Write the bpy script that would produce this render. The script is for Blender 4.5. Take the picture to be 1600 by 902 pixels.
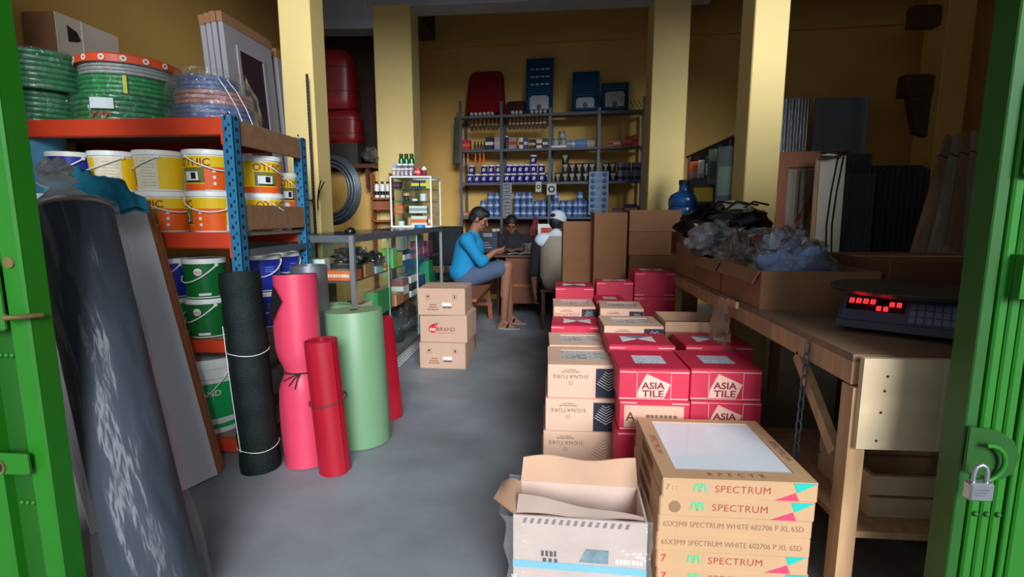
import bpy, bmesh, math, random
from mathutils import Vector, Matrix, noise
from math import sin, cos, pi, radians as R

for o in list(bpy.data.objects): bpy.data.objects.remove(o)
scene = bpy.context.scene
C = scene.collection

# ---------------------------------------------------------------- camera
FPX, CAMH, YAW, PIT = 790.0, 1.2, R(4.6), math.atan(113/790)
cam_d = bpy.data.cameras.new('camera')
cam_d.sensor_width = 36.0; cam_d.lens = FPX/1600*36.0; cam_d.clip_start = 0.02; cam_d.clip_end = 60
cam = bpy.data.objects.new('camera', cam_d); C.objects.link(cam)
cam.location = (0, 0, CAMH); cam.rotation_euler = (pi/2-PIT, 0, YAW)
scene.camera = cam

# ---------------------------------------------------------------- world: even overcast sky outside the doorway
world = bpy.data.worlds.new('overcast_sky'); scene.world = world
world.use_nodes = True
bg = world.node_tree.nodes['Background']
bg.inputs['Color'].default_value = (0.80, 0.91, 1.0, 1); bg.inputs['Strength'].default_value = 0.27

# hazy afternoon sun behind the photographer, a little to the right
sun_d = bpy.data.lights.new('hazy_sun', 'SUN'); sun_d.energy = 2.9; sun_d.angle = R(28); sun_d.color = (0.90, 0.96, 1.0)
sun = bpy.data.objects.new('hazy_sun', sun_d); C.objects.link(sun)
sun.rotation_euler = Vector((-0.30, 1.0, -0.42)).to_track_quat('-Z', 'Y').to_euler()

# light portal in the doorway (guides sampling of the sky light only)
por_d = bpy.data.lights.new('doorway_portal', 'AREA'); por_d.shape = 'RECTANGLE'; por_d.size = 5.6; por_d.size_y = 3.8
por_d.cycles.is_portal = True
por = bpy.data.objects.new('doorway_portal', por_d); C.objects.link(por)
por.location = (0.6, 1.15, 1.9); por.rotation_euler = (-pi/2, 0, 0)
por.rotation_euler = Vector((0, 1, 0)).to_track_quat('-Z', 'Z').to_euler()

vs = scene.view_settings
vs.view_transform = 'Standard'; vs.look = 'None'; vs.gamma = 1.0; vs.use_curve_mapping = False
vs.exposure = 0.72

# ---------------------------------------------------------------- helpers
_fw = Vector((-sin(YAW)*cos(PIT), cos(YAW)*cos(PIT), -sin(PIT))); _rt = Vector((cos(YAW), sin(YAW), 0)); _up = _rt.cross(_fw)
def ray(px, py): return _fw + _rt*((px-800)/FPX) - _up*((py-451)/FPX)
def P(px, py, Y):                      # point of the place seen at a pixel, at depth Y
    r = ray(px, py); return Vector((0, 0, CAMH)) + r*(Y/r.y)
def Z(px, py, z=0.0):                  # ... on the horizontal plane z
    r = ray(px, py); return Vector((0, 0, CAMH)) + r*((z-CAMH)/r.z)
def X(px, py, x):
    r = ray(px, py); return Vector((0, 0, CAMH)) + r*(x/r.x)

ORD = ['first','second','third','fourth','fifth','sixth','seventh','eighth','ninth','tenth','eleventh','twelfth','thirteenth','fourteenth','fifteenth','sixteenth','seventeenth','eighteenth','nineteenth','twentieth']

def lin(c):
    return tuple(((v/255)/12.92 if v/255 <= 0.04045 else ((v/255+0.055)/1.055)**2.4) for v in c)
MATS = {}
def mat(name, rgb, rough=0.6, metal=0.0, var=0.12, scale=6.0, bump=0.0, bscale=40.0, spec=0.5, stretch=(1,1,1), rgb2=None, emit=0, coat=0):
    if name in MATS: return MATS[name]
    m = bpy.data.materials.new(name); m.use_nodes = True; nt = m.node_tree; N = nt.nodes; L = nt.links
    b = N['Principled BSDF']; c = lin(rgb)
    b.inputs['Roughness'].default_value = rough; b.inputs['Metallic'].default_value = metal
    b.inputs['Specular IOR Level'].default_value = spec
    if coat: b.inputs['Coat Weight'].default_value = coat; b.inputs['Coat Roughness'].default_value = 0.1
    tc = N.new('ShaderNodeTexCoord'); mp = N.new('ShaderNodeMapping'); mp.inputs['Scale'].default_value = stretch
    L.new(tc.outputs['Object'], mp.inputs['Vector'])
    nz = N.new('ShaderNodeTexNoise'); nz.inputs['Scale'].default_value = scale; nz.inputs['Detail'].default_value = 5
    L.new(mp.outputs['Vector'], nz.inputs['Vector'])
    rp = N.new('ShaderNodeValToRGB')
    rp.color_ramp.elements[0].position = 0.3; rp.color_ramp.elements[1].position = 0.72
    lo = tuple(max(0, v*(1-var)) for v in c); hi = tuple(min(1, v*(1+var)) for v in c)
    if rgb2 is not None: hi = lin(rgb2)
    rp.color_ramp.elements[0].color = lo+(1,); rp.color_ramp.elements[1].color = hi+(1,)
    L.new(nz.outputs['Fac'], rp.inputs['Fac']); L.new(rp.outputs['Color'], b.inputs['Base Color'])
    if bump:
        n2 = N.new('ShaderNodeTexNoise'); n2.inputs['Scale'].default_value = bscale; n2.inputs['Detail'].default_value = 4
        L.new(mp.outputs['Vector'], n2.inputs['Vector'])
        bp = N.new('ShaderNodeBump'); bp.inputs['Strength'].default_value = bump; bp.inputs['Distance'].default_value = 0.01
        L.new(n2.outputs['Fac'], bp.inputs['Height']); L.new(bp.outputs['Normal'], b.inputs['Normal'])
    if emit:
        b.inputs['Emission Color'].default_value = c+(1,); b.inputs['Emission Strength'].default_value = emit
    MATS[name] = m; return m
def clear_mat(name, tint=(235,240,245), film=0.08, gloss=0.25, rough=0.12, scale=14.0, stretch=(1,1,1), bump=0.6):
    """transparent film: see-through, with wrinkled gloss and a little white haze"""
    if name in MATS: return MATS[name]
    m = bpy.data.materials.new(name); m.use_nodes = True; nt = m.node_tree; N = nt.nodes; L = nt.links
    N.remove(N['Principled BSDF']); out = N['Material Output']
    tr = N.new('ShaderNodeBsdfTransparent'); gl = N.new('ShaderNodeBsdfGlossy'); df = N.new('ShaderNodeBsdfDiffuse')
    gl.inputs['Roughness'].default_value = rough; df.inputs['Color'].default_value = lin(tint)+(1,)
    tr.inputs['Color'].default_value = (0.95, 0.96, 0.97, 1)
    tc = N.new('ShaderNodeTexCoord'); mp = N.new('ShaderNodeMapping'); mp.inputs['Scale'].default_value = stretch
    nz = N.new('ShaderNodeTexNoise'); nz.inputs['Scale'].default_value = scale; nz.inputs['Detail'].default_value = 3
    L.new(tc.outputs['Object'], mp.inputs['Vector']); L.new(mp.outputs['Vector'], nz.inputs['Vector'])
    bp = N.new('ShaderNodeBump'); bp.inputs['Strength'].default_value = bump; bp.inputs['Distance'].default_value = 0.03
    L.new(nz.outputs['Fac'], bp.inputs['Height']); L.new(bp.outputs['Normal'], gl.inputs['Normal'])
    a = N.new('ShaderNodeMixShader'); a.inputs['Fac'].default_value = film
    L.new(tr.outputs[0], a.inputs[1]); L.new(df.outputs[0], a.inputs[2])
    fr = N.new('ShaderNodeLayerWeight'); fr.inputs['Blend'].default_value = 0.5; L.new(bp.outputs['Normal'], fr.inputs['Normal'])
    pw = N.new('ShaderNodeMath'); pw.operation = 'POWER'; pw.inputs[1].default_value = 2.5; L.new(fr.outputs['Facing'], pw.inputs[0])
    ma = N.new('ShaderNodeMath'); ma.operation = 'MULTIPLY_ADD'; ma.inputs[1].default_value = gloss*1.4; ma.inputs[2].default_value = gloss*0.22; L.new(pw.outputs[0], ma.inputs[0])
    b = N.new('ShaderNodeMixShader'); L.new(ma.outputs[0], b.inputs['Fac'])
    L.new(a.outputs[0], b.inputs[1]); L.new(gl.outputs[0], b.inputs[2]); L.new(b.outputs[0], out.inputs['Surface'])
    MATS[name] = m; return m
def glass_mat(name, tint=(0.94, 0.98, 0.97), blend=0.04):
    if name in MATS: return MATS[name]
    m = bpy.data.materials.new(name); m.use_nodes = True; nt = m.node_tree; N = nt.nodes; L = nt.links
    N.remove(N['Principled BSDF']); out = N['Material Output']
    tr = N.new('ShaderNodeBsdfTransparent'); tr.inputs['Color'].default_value = tint+(1,)
    gl = N.new('ShaderNodeBsdfGlossy'); gl.inputs['Roughness'].default_value = 0.02
    fr = N.new('ShaderNodeLayerWeight'); fr.inputs['Blend'].default_value = 0.5
    pw = N.new('ShaderNodeMath'); pw.operation = 'POWER'; pw.inputs[1].default_value = 5.0; L.new(fr.outputs['Facing'], pw.inputs[0])
    ma = N.new('ShaderNodeMath'); ma.operation = 'MULTIPLY_ADD'; ma.inputs[1].default_value = 0.4; ma.inputs[2].default_value = 0.02; L.new(pw.outputs[0], ma.inputs[0])
    b = N.new('ShaderNodeMixShader'); L.new(ma.outputs[0], b.inputs['Fac']); L.new(tr.outputs[0], b.inputs[1]); L.new(gl.outputs[0], b.inputs[2])
    L.new(b.outputs[0], out.inputs['Surface']); MATS[name] = m; return m

def ident(): return Matrix.Identity(4)
def TR(x=0, y=0, z=0, rx=0, ry=0, rz=0):
    return Matrix.Translation((x, y, z)) @ Matrix.Rotation(rz, 4, 'Z') @ Matrix.Rotation(ry, 4, 'Y') @ Matrix.Rotation(rx, 4, 'X')
class MB:
    """collects geometry for ONE part"""
    def __init__(s): s.v = []; s.f = []; s.M = None
    def _add(s, vs, fs):
        o = len(s.v)
        if s.M is not None: vs = [s.M @ Vector(p) for p in vs]
        s.v += [tuple(p) for p in vs]; s.f += [tuple(i+o for i in f) for f in fs]; return s
    def box(s, x0, x1, y0, y1, z0, z1, b=0.0):
        if x1 < x0: x0, x1 = x1, x0
        if y1 < y0: y0, y1 = y1, y0
        if z1 < z0: z0, z1 = z1, z0
        if b <= 0:
            vs = [(x, y, z) for z in (z0, z1) for y in (y0, y1) for x in (x0, x1)]
            return s._add(vs, [(0,2,3,1),(4,5,7,6),(0,1,5,4),(2,6,7,3),(0,4,6,2),(1,3,7,5)])
        b = min(b, (x1-x0)*.49, (y1-y0)*.49, (z1-z0)*.49)
        lo = (x0, y0, z0); hi = (x1, y1, z1); vs = []; idx = {}
        for sx in (0, 1):
            for sy in (0, 1):
                for sz in (0, 1):
                    S = (sx, sy, sz)
                    for ax in range(3):
                        p = []
                        for k in range(3):
                            e = hi[k] if S[k] else lo[k]
                            if k != ax: e += -b if S[k] else b
                            p.append(e)
                        idx[(S, ax)] = len(vs); vs.append(tuple(p))
        ctr = Vector(((x0+x1)/2, (y0+y1)/2, (z0+z1)/2)); fs = []
        def add(loop):
            q = [Vector(vs[i]) for i in loop]; n = (q[1]-q[0]).cross(q[2]-q[0])
            c = sum(q, Vector())/len(q)
            fs.append(tuple(loop) if n.dot(c-ctr) > 0 else tuple(reversed(loop)))
        for ax in range(3):
            o1, o2 = [k for k in range(3) if k != ax]
            for sgn in (0, 1):
                lp = []
                for (a, c) in ((0,0),(1,0),(1,1),(0,1)):
                    S = [0,0,0]; S[ax] = sgn; S[o1] = a; S[o2] = c; lp.append(idx[(tuple(S), ax)])
                add(lp)
            for a in (0, 1):
                for c in (0, 1):
                    S0 = [0,0,0]; S0[o1] = a; S0[o2] = c; S1 = list(S0); S1[ax] = 1; S0 = tuple(S0); S1 = tuple(S1)
                    add([idx[(S0,o1)], idx[(S1,o1)], idx[(S1,o2)], idx[(S0,o2)]])
        for sx in (0,1):
            for sy in (0,1):
                for sz in (0,1): add([idx[((sx,sy,sz),k)] for k in range(3)])
        return s._add(vs, fs)
    def cyl(s, p0, p1, r0, r1=None, n=16, cap=True):
        r1 = r0 if r1 is None else r1; p0 = Vector(p0); p1 = Vector(p1); d = (p1-p0).normalized()
        a = d.orthogonal().normalized() if abs(d.z) < .999 else Vector((1,0,0)); b = d.cross(a)
        vs = [p0+(a*cos(2*pi*i/n)+b*sin(2*pi*i/n))*r0 for i in range(n)] + [p1+(a*cos(2*pi*i/n)+b*sin(2*pi*i/n))*r1 for i in range(n)]
        fs = [(i, (i+1)%n, n+(i+1)%n, n+i) for i in range(n)]
        if cap: fs += [tuple(range(n-1,-1,-1)), tuple(range(n, 2*n))]
        return s._add(vs, fs)
    def lathe(s, prof, n=24, c=(0,0,0), a0=0.0, a1=2*pi):
        full = abs(a1-a0-2*pi) < 1e-6; m = n if full else n+1; k = len(prof)
        vs = [(c[0]+r*cos(a0+(a1-a0)*i/n), c[1]+r*sin(a0+(a1-a0)*i/n), c[2]+z) for i in range(m) for (r, z) in prof]
        fs = []
        for i in range(n):
            j = (i+1) % m
            for q in range(k-1): fs.append((i*k+q, j*k+q, j*k+q+1, i*k+q+1))
        return s._add(vs, fs)
    def tube(s, pts, r, n=8, closed=False):
        pts = [Vector(p) for p in pts]; m = len(pts); vs = []; prev = None
        for i, p in enumerate(pts):
            if closed: t = pts[(i+1) % m]-pts[i-1]
            else: t = pts[min(i+1, m-1)]-pts[max(i-1, 0)]
            t = t.normalized() if t.length > 1e-9 else Vector((0,0,1))
            if prev is None: a = t.orthogonal().normalized()
            else:
                a = prev-t*prev.dot(t); a = a.normalized() if a.length > 1e-6 else t.orthogonal().normalized()
            prev = a; b = t.cross(a); rr = r[i] if isinstance(r, (list, tuple)) else r
            vs += [p+(a*cos(2*pi*k/n)+b*sin(2*pi*k/n))*rr for k in range(n)]
        fs = []
        for i in range(m if closed else m-1):
            j = (i+1) % m
            fs += [(i*n+k, i*n+(k+1)%n, j*n+(k+1)%n, j*n+k) for k in range(n)]
        if not closed: fs += [tuple(range(n-1,-1,-1)), tuple((m-1)*n+k for k in range(n))]
        return s._add(vs, fs)
    def prism(s, poly, z0, z1):          # poly in XY (counter-clockwise), extruded along Z
        n = len(poly); vs = [(x, y, z0) for x, y in poly]+[(x, y, z1) for x, y in poly]
        fs = [tuple(range(n-1,-1,-1)), tuple(range(n, 2*n))]+[(i, (i+1)%n, n+(i+1)%n, n+i) for i in range(n)]
        return s._add(vs, fs)
    def front(s, poly, y, t=0.0012):     # poly in XZ, a thin print on a face that looks to -Y
        n = len(poly); ar = sum(poly[i][0]*poly[(i+1)%n][1]-poly[(i+1)%n][0]*poly[i][1] for i in range(n))
        if ar < 0: poly = list(reversed(poly))
        vs = [(x, y-t, z) for x, z in poly]+[(x, y, z) for x, z in poly]
        fs = [tuple(range(n))]+[((i+1)%n, i, n+i, n+(i+1)%n) for i in range(n)]
        return s._add(vs, fs)
    def top(s, poly, z, t=0.0012):
        n = len(poly); ar = sum(poly[i][0]*poly[(i+1)%n][1]-poly[(i+1)%n][0]*poly[i][1] for i in range(n))
        if ar < 0: poly = list(reversed(poly))
        return s.prism(poly, z, z+t)
    def grid(s, fn, nu, nv, cu=False):   # fn(u,v), u,v in 0..1
        mu = nu if cu else nu+1
        vs = [fn(i/nu, j/nv) for i in range(mu) for j in range(nv+1)]; fs = []
        for i in range(nu):
            k = (i+1) % mu
            for j in range(nv): fs.append((i*(nv+1)+j, k*(nv+1)+j, k*(nv+1)+j+1, i*(nv+1)+j+1))
        return s._add(vs, fs)
    def ball(s, c, r, nu=12, nv=8):      # r scalar or (rx,ry,rz)
        if not isinstance(r, (tuple, list)): r = (r, r, r)
        vs = [(c[0], c[1], c[2]-r[2])]; fs = []
        for j in range(1, nv):
            t = -pi/2+pi*j/nv
            vs += [(c[0]+r[0]*cos(t)*cos(2*pi*i/nu), c[1]+r[1]*cos(t)*sin(2*pi*i/nu), c[2]+r[2]*sin(t)) for i in range(nu)]
        vs.append((c[0], c[1], c[2]+r[2])); q = len(vs)-1
        for i in range(nu):
            fs.append((0, 1+(i+1)%nu, 1+i)); fs.append((q, 1+(nv-2)*nu+i, 1+(nv-2)*nu+(i+1)%nu))
            for j in range(nv-2): a = 1+j*nu; fs.append((a+i, a+(i+1)%nu, a+nu+(i+1)%nu, a+nu+i))
        return s._add(vs, fs)
    def caps(s, a, b, ra, rb, n=12):     # tapered limb with round ends
        s.cyl(a, b, ra, rb, n); s.ball(a, ra, n, 8); s.ball(b, rb, n, 8); return s
    def mesh(s, name, smooth=None):
        me = bpy.data.meshes.new(name); me.from_pydata(s.v, [], s.f); me.update()
        if smooth is not None:
            me.polygons.foreach_set('use_smooth', [True]*len(me.polygons))
            me.set_sharp_from_angle(angle=R(smooth))
        return me
    def build(s, name, m, parent=None, smooth=None, **tags):
        o = bpy.data.objects.new(name, s.mesh(name, smooth)); C.objects.link(o)
        o.data.materials.append(m)
        if parent is not None: o.parent = parent
        for k, v in tags.items(): o[k] = v
        return o
def obj_from_mesh(name, me, parent=None, M=None):
    o = bpy.data.objects.new(name, me); C.objects.link(o)
    if parent is not None: o.parent = parent
    if M is not None: o.matrix_local = M
    return o
def tag(o, label, cat, group=None):
    o['label'] = label; o['category'] = cat
    if group: o['group'] = group
    return o
def thing(name, label, cat, loc=(0,0,0), rz=0.0, group=None, rot=None):
    o = bpy.data.objects.new(name, None); C.objects.link(o); o.location = loc
    o.rotation_euler = rot if rot is not None else (0, 0, rz); o.empty_display_size = 0.05
    return tag(o, label, cat, group)
def struct(o): o['kind'] = 'structure'; return o
KIDS = {}
def dup(root, loc, rz=None, label=None, group=None):
    if root.name not in KIDS: KIDS[root.name] = [(ch, list(ch.children)) for ch in root.children]
    r = root.copy(); C.objects.link(r); r.location = loc
    if rz is not None: r.rotation_euler = (0, 0, rz)
    if label: r['label'] = label
    if group: r['group'] = group
    for ch, gs in KIDS[root.name]:
        c = ch.copy(); C.objects.link(c); c.parent = r
        for g in gs:
            d = g.copy(); C.objects.link(d); d.parent = c
    return r
class Spawner:
    """first call hands out the prototype itself, later calls copies of it"""
    def __init__(s, root): s.root = root; s.used = False
    def put(s, loc, rz=0.0, label=None, group=None):
        if s.used: return dup(s.root, loc, rz, label, group)
        s.used = True; r = s.root; KIDS[r.name] = [(ch, list(ch.children)) for ch in r.children]
        r.location = loc; r.rotation_euler = (0, 0, rz)
        if label: r['label'] = label
        if group: r['group'] = group
        return r

TXT = {}
def text_mesh(body, ext=0.0006, bold=0.0, spacing=1.0):
    key = (body, ext, bold, spacing)
    if key in TXT: return TXT[key]
    cu = bpy.data.curves.new('lettering', 'FONT'); cu.body = body; cu.size = 1.0; cu.align_x = 'CENTER'; cu.align_y = 'CENTER'
    cu.offset = bold; cu.resolution_u = 3; cu.space_character = spacing
    o = bpy.data.objects.new('lettering', cu); C.objects.link(o)
    bpy.context.view_layer.update()
    me = bpy.data.meshes.new_from_object(o.evaluated_get(bpy.context.evaluated_depsgraph_get()))
    bpy.data.objects.remove(o)
    TXT[key] = me; return me
def text(body, size, M, m, parent, name='lettering', bold=0.0, spacing=1.0, squash=1.0, lift=0.0008):
    """flat lettering: M places the XY plane of the letters; made slightly proud of the surface"""
    me = text_mesh(body, bold=bold, spacing=spacing)
    k = ('t', body, bold, spacing, m.name)
    if k not in TXT:
        c = me.copy(); c.materials.clear(); c.materials.append(m); TXT[k] = c
    return obj_from_mesh(name, TXT[k], parent, M @ Matrix.Translation((0, 0, lift)) @ Matrix.Diagonal((size*squash, size, size, 1)))
FRONT = Matrix.Rotation(pi/2, 4, 'X')          # letters stand up and look to -Y
def F(x, y, z, roll=0.0): return Matrix.Translation((x, y, z)) @ FRONT @ Matrix.Rotation(roll, 4, 'Z')
def text_round(body, size, r, zc, a_c, m, parent, bold=0.0, lift=0.0015, slope=0.0, name='lettering'):
    """lettering wrapped round a pail of radius r(+slope*z), centred on angle a_c"""
    me = text_mesh(body, bold=bold); c = me.copy(); c.materials.clear(); c.materials.append(m)
    for v in c.vertices:
        z = zc+v.co.y*size; rr = r+slope*v.co.y*size+lift; a = a_c+v.co.x*size/r
        v.co = (rr*cos(a), rr*sin(a), z)
    return obj_from_mesh(name, c, parent)
def arc_patch(mb, r0, z0, r1, z1, a0, a1, n=10, lift=0.0008):
    mb.grid(lambda u, v: ((r0+(r1-r0)*v+lift)*cos(a0+(a1-a0)*u), (r0+(r1-r0)*v+lift)*sin(a0+(a1-a0)*u), z0+(z1-z0)*v), n, 1); return mb

def dashes(parent, xc, z, w, h, y, m, n=5, seed=1, name='print_line'):
    """a line of print too small to read: a row of uneven marks on a face that looks to -Y"""
    rr_ = random.Random(seed); mb = MB(); x = xc-w/2; step = w/n
    for i in range(n):
        q = step*rr_.uniform(0.55, 0.85); mb.front([(x,z-h/2),(x+q,z-h/2),(x+q,z+h/2*rr_.uniform(0.6,1)),(x,z+h/2)], y); x += step
    return mb.build(name, m, parent, kind='stuff')

def remeshed(mb, name, voxel, smooth=6):
    """fuse overlapping volumes into one continuous skin"""
    o = bpy.data.objects.new('tmp', mb.mesh('tmp')); C.objects.link(o)
    r = o.modifiers.new('r', 'REMESH'); r.mode = 'VOXEL'; r.voxel_size = voxel; r.use_smooth_shade = True
    if smooth:
        q = o.modifiers.new('s', 'SMOOTH'); q.iterations = smooth; q.factor = 0.5
    dg = bpy.context.evaluated_depsgraph_get(); dg.update()
    me = bpy.data.meshes.new_from_object(o.evaluated_get(dg)); me.name = name
    bpy.data.objects.remove(o)
    return me
def fused(mb, name, m, parent, voxel=0.012, smooth=6):
    me = remeshed(mb, name, voxel, smooth); me.materials.clear(); me.materials.append(m)
    me.polygons.foreach_set('use_smooth', [True]*len(me.polygons))
    return obj_from_mesh(name, me, parent)
def crumple(mb, c, r, seed=0, amp=0.25, freq=2.5, nu=28, nv=18, flat=None):
    """a crumpled bag: noisy ellipsoid, optionally flattened at the base"""
    rx, ry, rz = r; off = Vector((seed*7.3, seed*3.1, seed*1.7))
    vs = []
    for j in range(nv+1):
        t = -pi/2+pi*j/nv
        for i in range(nu):
            a = 2*pi*i/nu; d = Vector((cos(t)*cos(a), cos(t)*sin(a), sin(t)))
            k = 1+amp*(noise.noise(d*freq+off)*1.3+0.9*abs(noise.noise(d*freq*2.7+off))-0.3)
            z = d.z*rz*k
            if flat is not None: z = max(z, -flat)
            vs.append((c[0]+d.x*rx*k, c[1]+d.y*ry*k, c[2]+z))
    fs = [(j*nu+i, j*nu+(i+1)%nu, (j+1)*nu+(i+1)%nu, (j+1)*nu+i) for j in range(nv) for i in range(nu)]
    mb._add(vs, fs); return mb

# ---------------------------------------------------------------- materials
yellow = mat('yellow_paint', (222,178,98), 0.75, var=0.10, scale=1.3, bump=0.05, bscale=30)
yellow_pale = mat('yellow_paint_pillar', (226,200,132), 0.7, var=0.05, scale=1.5, bump=0.03, bscale=30)
concrete = mat('concrete_floor', (140,145,151), 0.62, var=0.30, scale=1.8, bump=0.10, bscale=22, spec=0.35)
ceil_m = mat('dark_ceiling', (62,60,62), 0.9, var=0.3, scale=2)
beam_m = mat('blue_grey_beam', (176,184,198), 0.7, var=0.15, scale=2)
green_p = mat('green_gate_paint', (30,112,18), 0.45, var=0.10, scale=3, bump=0.06, bscale=60)
rust = mat('rusty_steel', (96,84,44), 0.7, var=0.4, scale=20)
orange_p = mat('orange_steel', (204,62,32), 0.45, var=0.08)
blue_p = mat('blue_steel', (34,106,142), 0.45, var=0.10)
hole_m = mat('dark_hole', (12,18,24), 0.9, var=0)
cardb = mat('cardboard', (200,160,132), 0.85, var=0.07, scale=5)
cardb_dk = mat('brown_cardboard', (146,102,70), 0.85, var=0.12, scale=5)
cardb_tan = mat('tan_cardboard', (202,160,120), 0.8, var=0.08, scale=5)
cardb_pk = mat('peach_cardboard', (226,184,158), 0.8, var=0.05, scale=6)
tape_m = mat('clear_brown_tape', (214,170,132), 0.25, var=0.05)
white_pl = mat('white_plastic', (232,232,228), 0.4, var=0.03)
black_pl = mat('black_plastic', (16,17,20), 0.35, var=0.1)
black_mt = mat('black_matte', (14,18,22), 0.8, var=0.2)
wood_lt = mat('light_wood', (182,142,102), 0.7, var=0.22, scale=5, stretch=(6,6,0.7))
wood_md = mat('reddish_wood', (150,84,48), 0.6, var=0.2, scale=5, stretch=(6,6,0.7))
wood_dk = mat('dark_wood', (84,46,28), 0.5, var=0.25, scale=4, stretch=(1,5,5))
wood_gr = mat('grey_wood', (150,140,124), 0.8, var=0.2, scale=5, stretch=(5,5,0.6))
ink = mat('dark_ink', (50,44,44), 0.8, var=0)
ink_br = mat('brown_ink', (140,84,60), 0.8, var=0)
red_ink = mat('red_ink', (196,44,52), 0.7, var=0)
white_ink = mat('white_ink', (240,232,226), 0.7, var=0)
alu = mat('aluminium', (168,172,178), 0.35, metal=0.75, var=0.06)
steel = mat('galvanised_steel', (176,180,186), 0.3, metal=0.9, var=0.12, scale=30)
grey_m = mat('grey_metal', (96,104,114), 0.4, metal=0.5, var=0.1)
glass = glass_mat('clear_glass')
film = clear_mat('clear_plastic_film')

# ---------------------------------------------------------------- the setting
def sbox(name, x0, x1, y0, y1, z0, z1, m, parent=None):
    o = MB().box(x0, x1, y0, y1, z0, z1).build(name, m, parent)
    if parent is None: struct(o)
    return o
CEIL = 4.1
sbox('floor', -4.2, 5.4, -1.5, 8.4, -0.1, 0.0, concrete)
sbox('ceiling', -4.2, 5.4, 1.0, 8.4, CEIL, CEIL+0.1, ceil_m)
sbox('wall_left', -3.15, -2.98, 1.2, 8.0, 0, CEIL, yellow)
sbox('wall_right', 4.95, 5.1, 1.2, 8.0, 0, CEIL, yellow)
# the back wall runs slightly askew: its right end is nearer
BW0 = Vector((-3.0, 7.42)); BWA = R(-4.0)
def back(s, d=0.0):                     # point on the back wall, s metres from its left end, d in front of it
    u = Vector((cos(BWA), sin(BWA))); n = Vector((sin(BWA), -cos(BWA)))
    return BW0+u*s+n*d
wb = MB().box(0, 8.1, 0, 0.15, 0, CEIL).build('wall_back', yellow); struct(wb); wb.location = (BW0.x, BW0.y, 0); wb.rotation_euler = (0, 0, BWA)
tb = MB().box(0, 8.1, -0.06, 0, 3.5, CEIL).build('trim_1', yellow); struct(tb); tb.location = wb.location; tb.rotation_euler = wb.rotation_euler
# unseen front of the shop: walls round the doorway, gaps shaped for the light
sbox('wall_front_left', -3.15, -2.1, 1.2, 1.35, 0, CEIL, yellow)
sbox('wall_front_right', 1.345, 3.3, 1.2, 1.35, 0, 2.6, yellow)      # unseen opening above it, added to light the right pillars
sbox('wall_front_far', 3.3, 5.1, 1.2, 1.35, 0, CEIL, yellow)
sbox('wall_front_top', -2.1, 3.3, 1.2, 1.35, 3.98, CEIL, yellow)
def pillar(x0, x1, y0, y1, z1=CEIL, m=yellow_pale):
    o = MB().box(x0, x1, y0, y1, 0, z1, 0.006).build('pillar', m); struct(o); return o
pillar(P(434,20,3.5).x, P(484,20,3.5).x, 3.5, 3.71)
pillar(-1.94, -1.53, 5.6, 5.92, 3.42)
pillar(P(1022,40,5.6).x, P(1079,40,5.6).x, 5.6, 5.97, 3.42)
pillar(P(1180,20,3.5).x, P(1235,20,3.5).x, 3.5, 3.74)
P5X = P(1471,120,5.86).x
pillar(P5X, P(1514,120,5.86).x, 5.86, 6.2, CEIL, yellow)
# partition between the two left pillars and the closed store behind it
sbox('wall_partition', -2.98, -1.94, 5.62, 5.78, 0, 1.70, yellow)
sbox('wall_store_blocker', -2.02, -1.92, 5.92, 7.38, 0, CEIL, yellow)  # unseen side wall, added to keep daylight out of the store
# beams under the ceiling
for (a, b, w, z0, z1) in (((-2.0, 5.76), (1.6, 5.68), 0.30, 3.40, 3.8), ((-3.0, 5.7), (-1.85, 5.76), 0.25, 3.2, 3.5), ((1.4, 5.8), (4.9, 5.6), 0.26, 3.62, 3.9)):
    d = Vector(b)-Vector(a); o = MB().box(0, d.length, -w/2, w/2, z0, z1, 0.01).build('beam', beam_m); struct(o)
    o.location = (a[0], a[1], 0); o.rotation_euler = (0, 0, math.atan2(d.y, d.x))
for (x, w) in ((-1.75, 0.22), (1.35, 0.2)):
    o = MB().box(x-w/2, x+w/2, 3.6, 7.3, 3.6, CEIL, 0.01).build('beam', mat('dark_beam', (74,72,76), 0.8)); struct(o)
sbox('wall_store_shade', -2.97, -2.03, 6.15, 6.2, 0.0, CEIL, mat('store_shade_brown', (58,38,28), 0.8, var=0.2))  # added dark sheet, stands in for the unlit back of the store

# ================================================================ the gates at the doorway
green_dk = mat('green_gate_paint_shade', (22,84,14), 0.5, var=0.15, scale=4)  # darker gate green, puts shade into the channels and side flange
def rivet_row(parent, pts, m):
    for p in pts: MB().ball(p, 0.005, 8, 6).build('rivet', m, parent, 60)
g = thing('folding_gate', 'bright green steel gate leaf standing beside the black plastic wrapped roll', 'gate', (-1.3101, 1.1438, -0.3960)); g.scale = (1.33, 1.33, 1.33)
MB().box(-0.042, 0, 0, 0.05, 0.32, 2.7, 0.004).build('stile', green_p, g)
MB().box(-0.105, -0.042, 0.022, 0.05, 0.32, 2.7).build('channel', green_dk, g)
MB().box(-0.30, -0.105, 0.0, 0.05, 0.32, 2.7, 0.004).build('stile', green_p, g)
MB().box(-0.33, -0.30, 0.022, 0.05, 0.32, 2.7).build('channel', green_dk, g)
for z in (0.62, 0.93, 1.28, 1.62):
    rivet_row(g, [(-0.092+0.0125*k, 0.020, z) for k in range(4)], green_p)
pl = MB(); pl.M = TR(-0.075, -0.02, 0.72, ry=0.0)
pl.box(-0.028, 0.052, 0, 0.012, -0.02, 0.024, 0.004)
lug = pl.build('lug', green_p, g); MB().cyl((-0.083, -0.0205, 0.718), (-0.083, -0.0195, 0.718), 0.011, n=14).build('lug_hole', hole_m, lug)
MB().lathe([(0.011,0),(0.016,0.0),(0.016,0.003),(0.011,0.003)], 14).build('rust_ring', rust, lug).matrix_local = TR(-0.083, -0.0198, 0.718, rx=pi/2)
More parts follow.
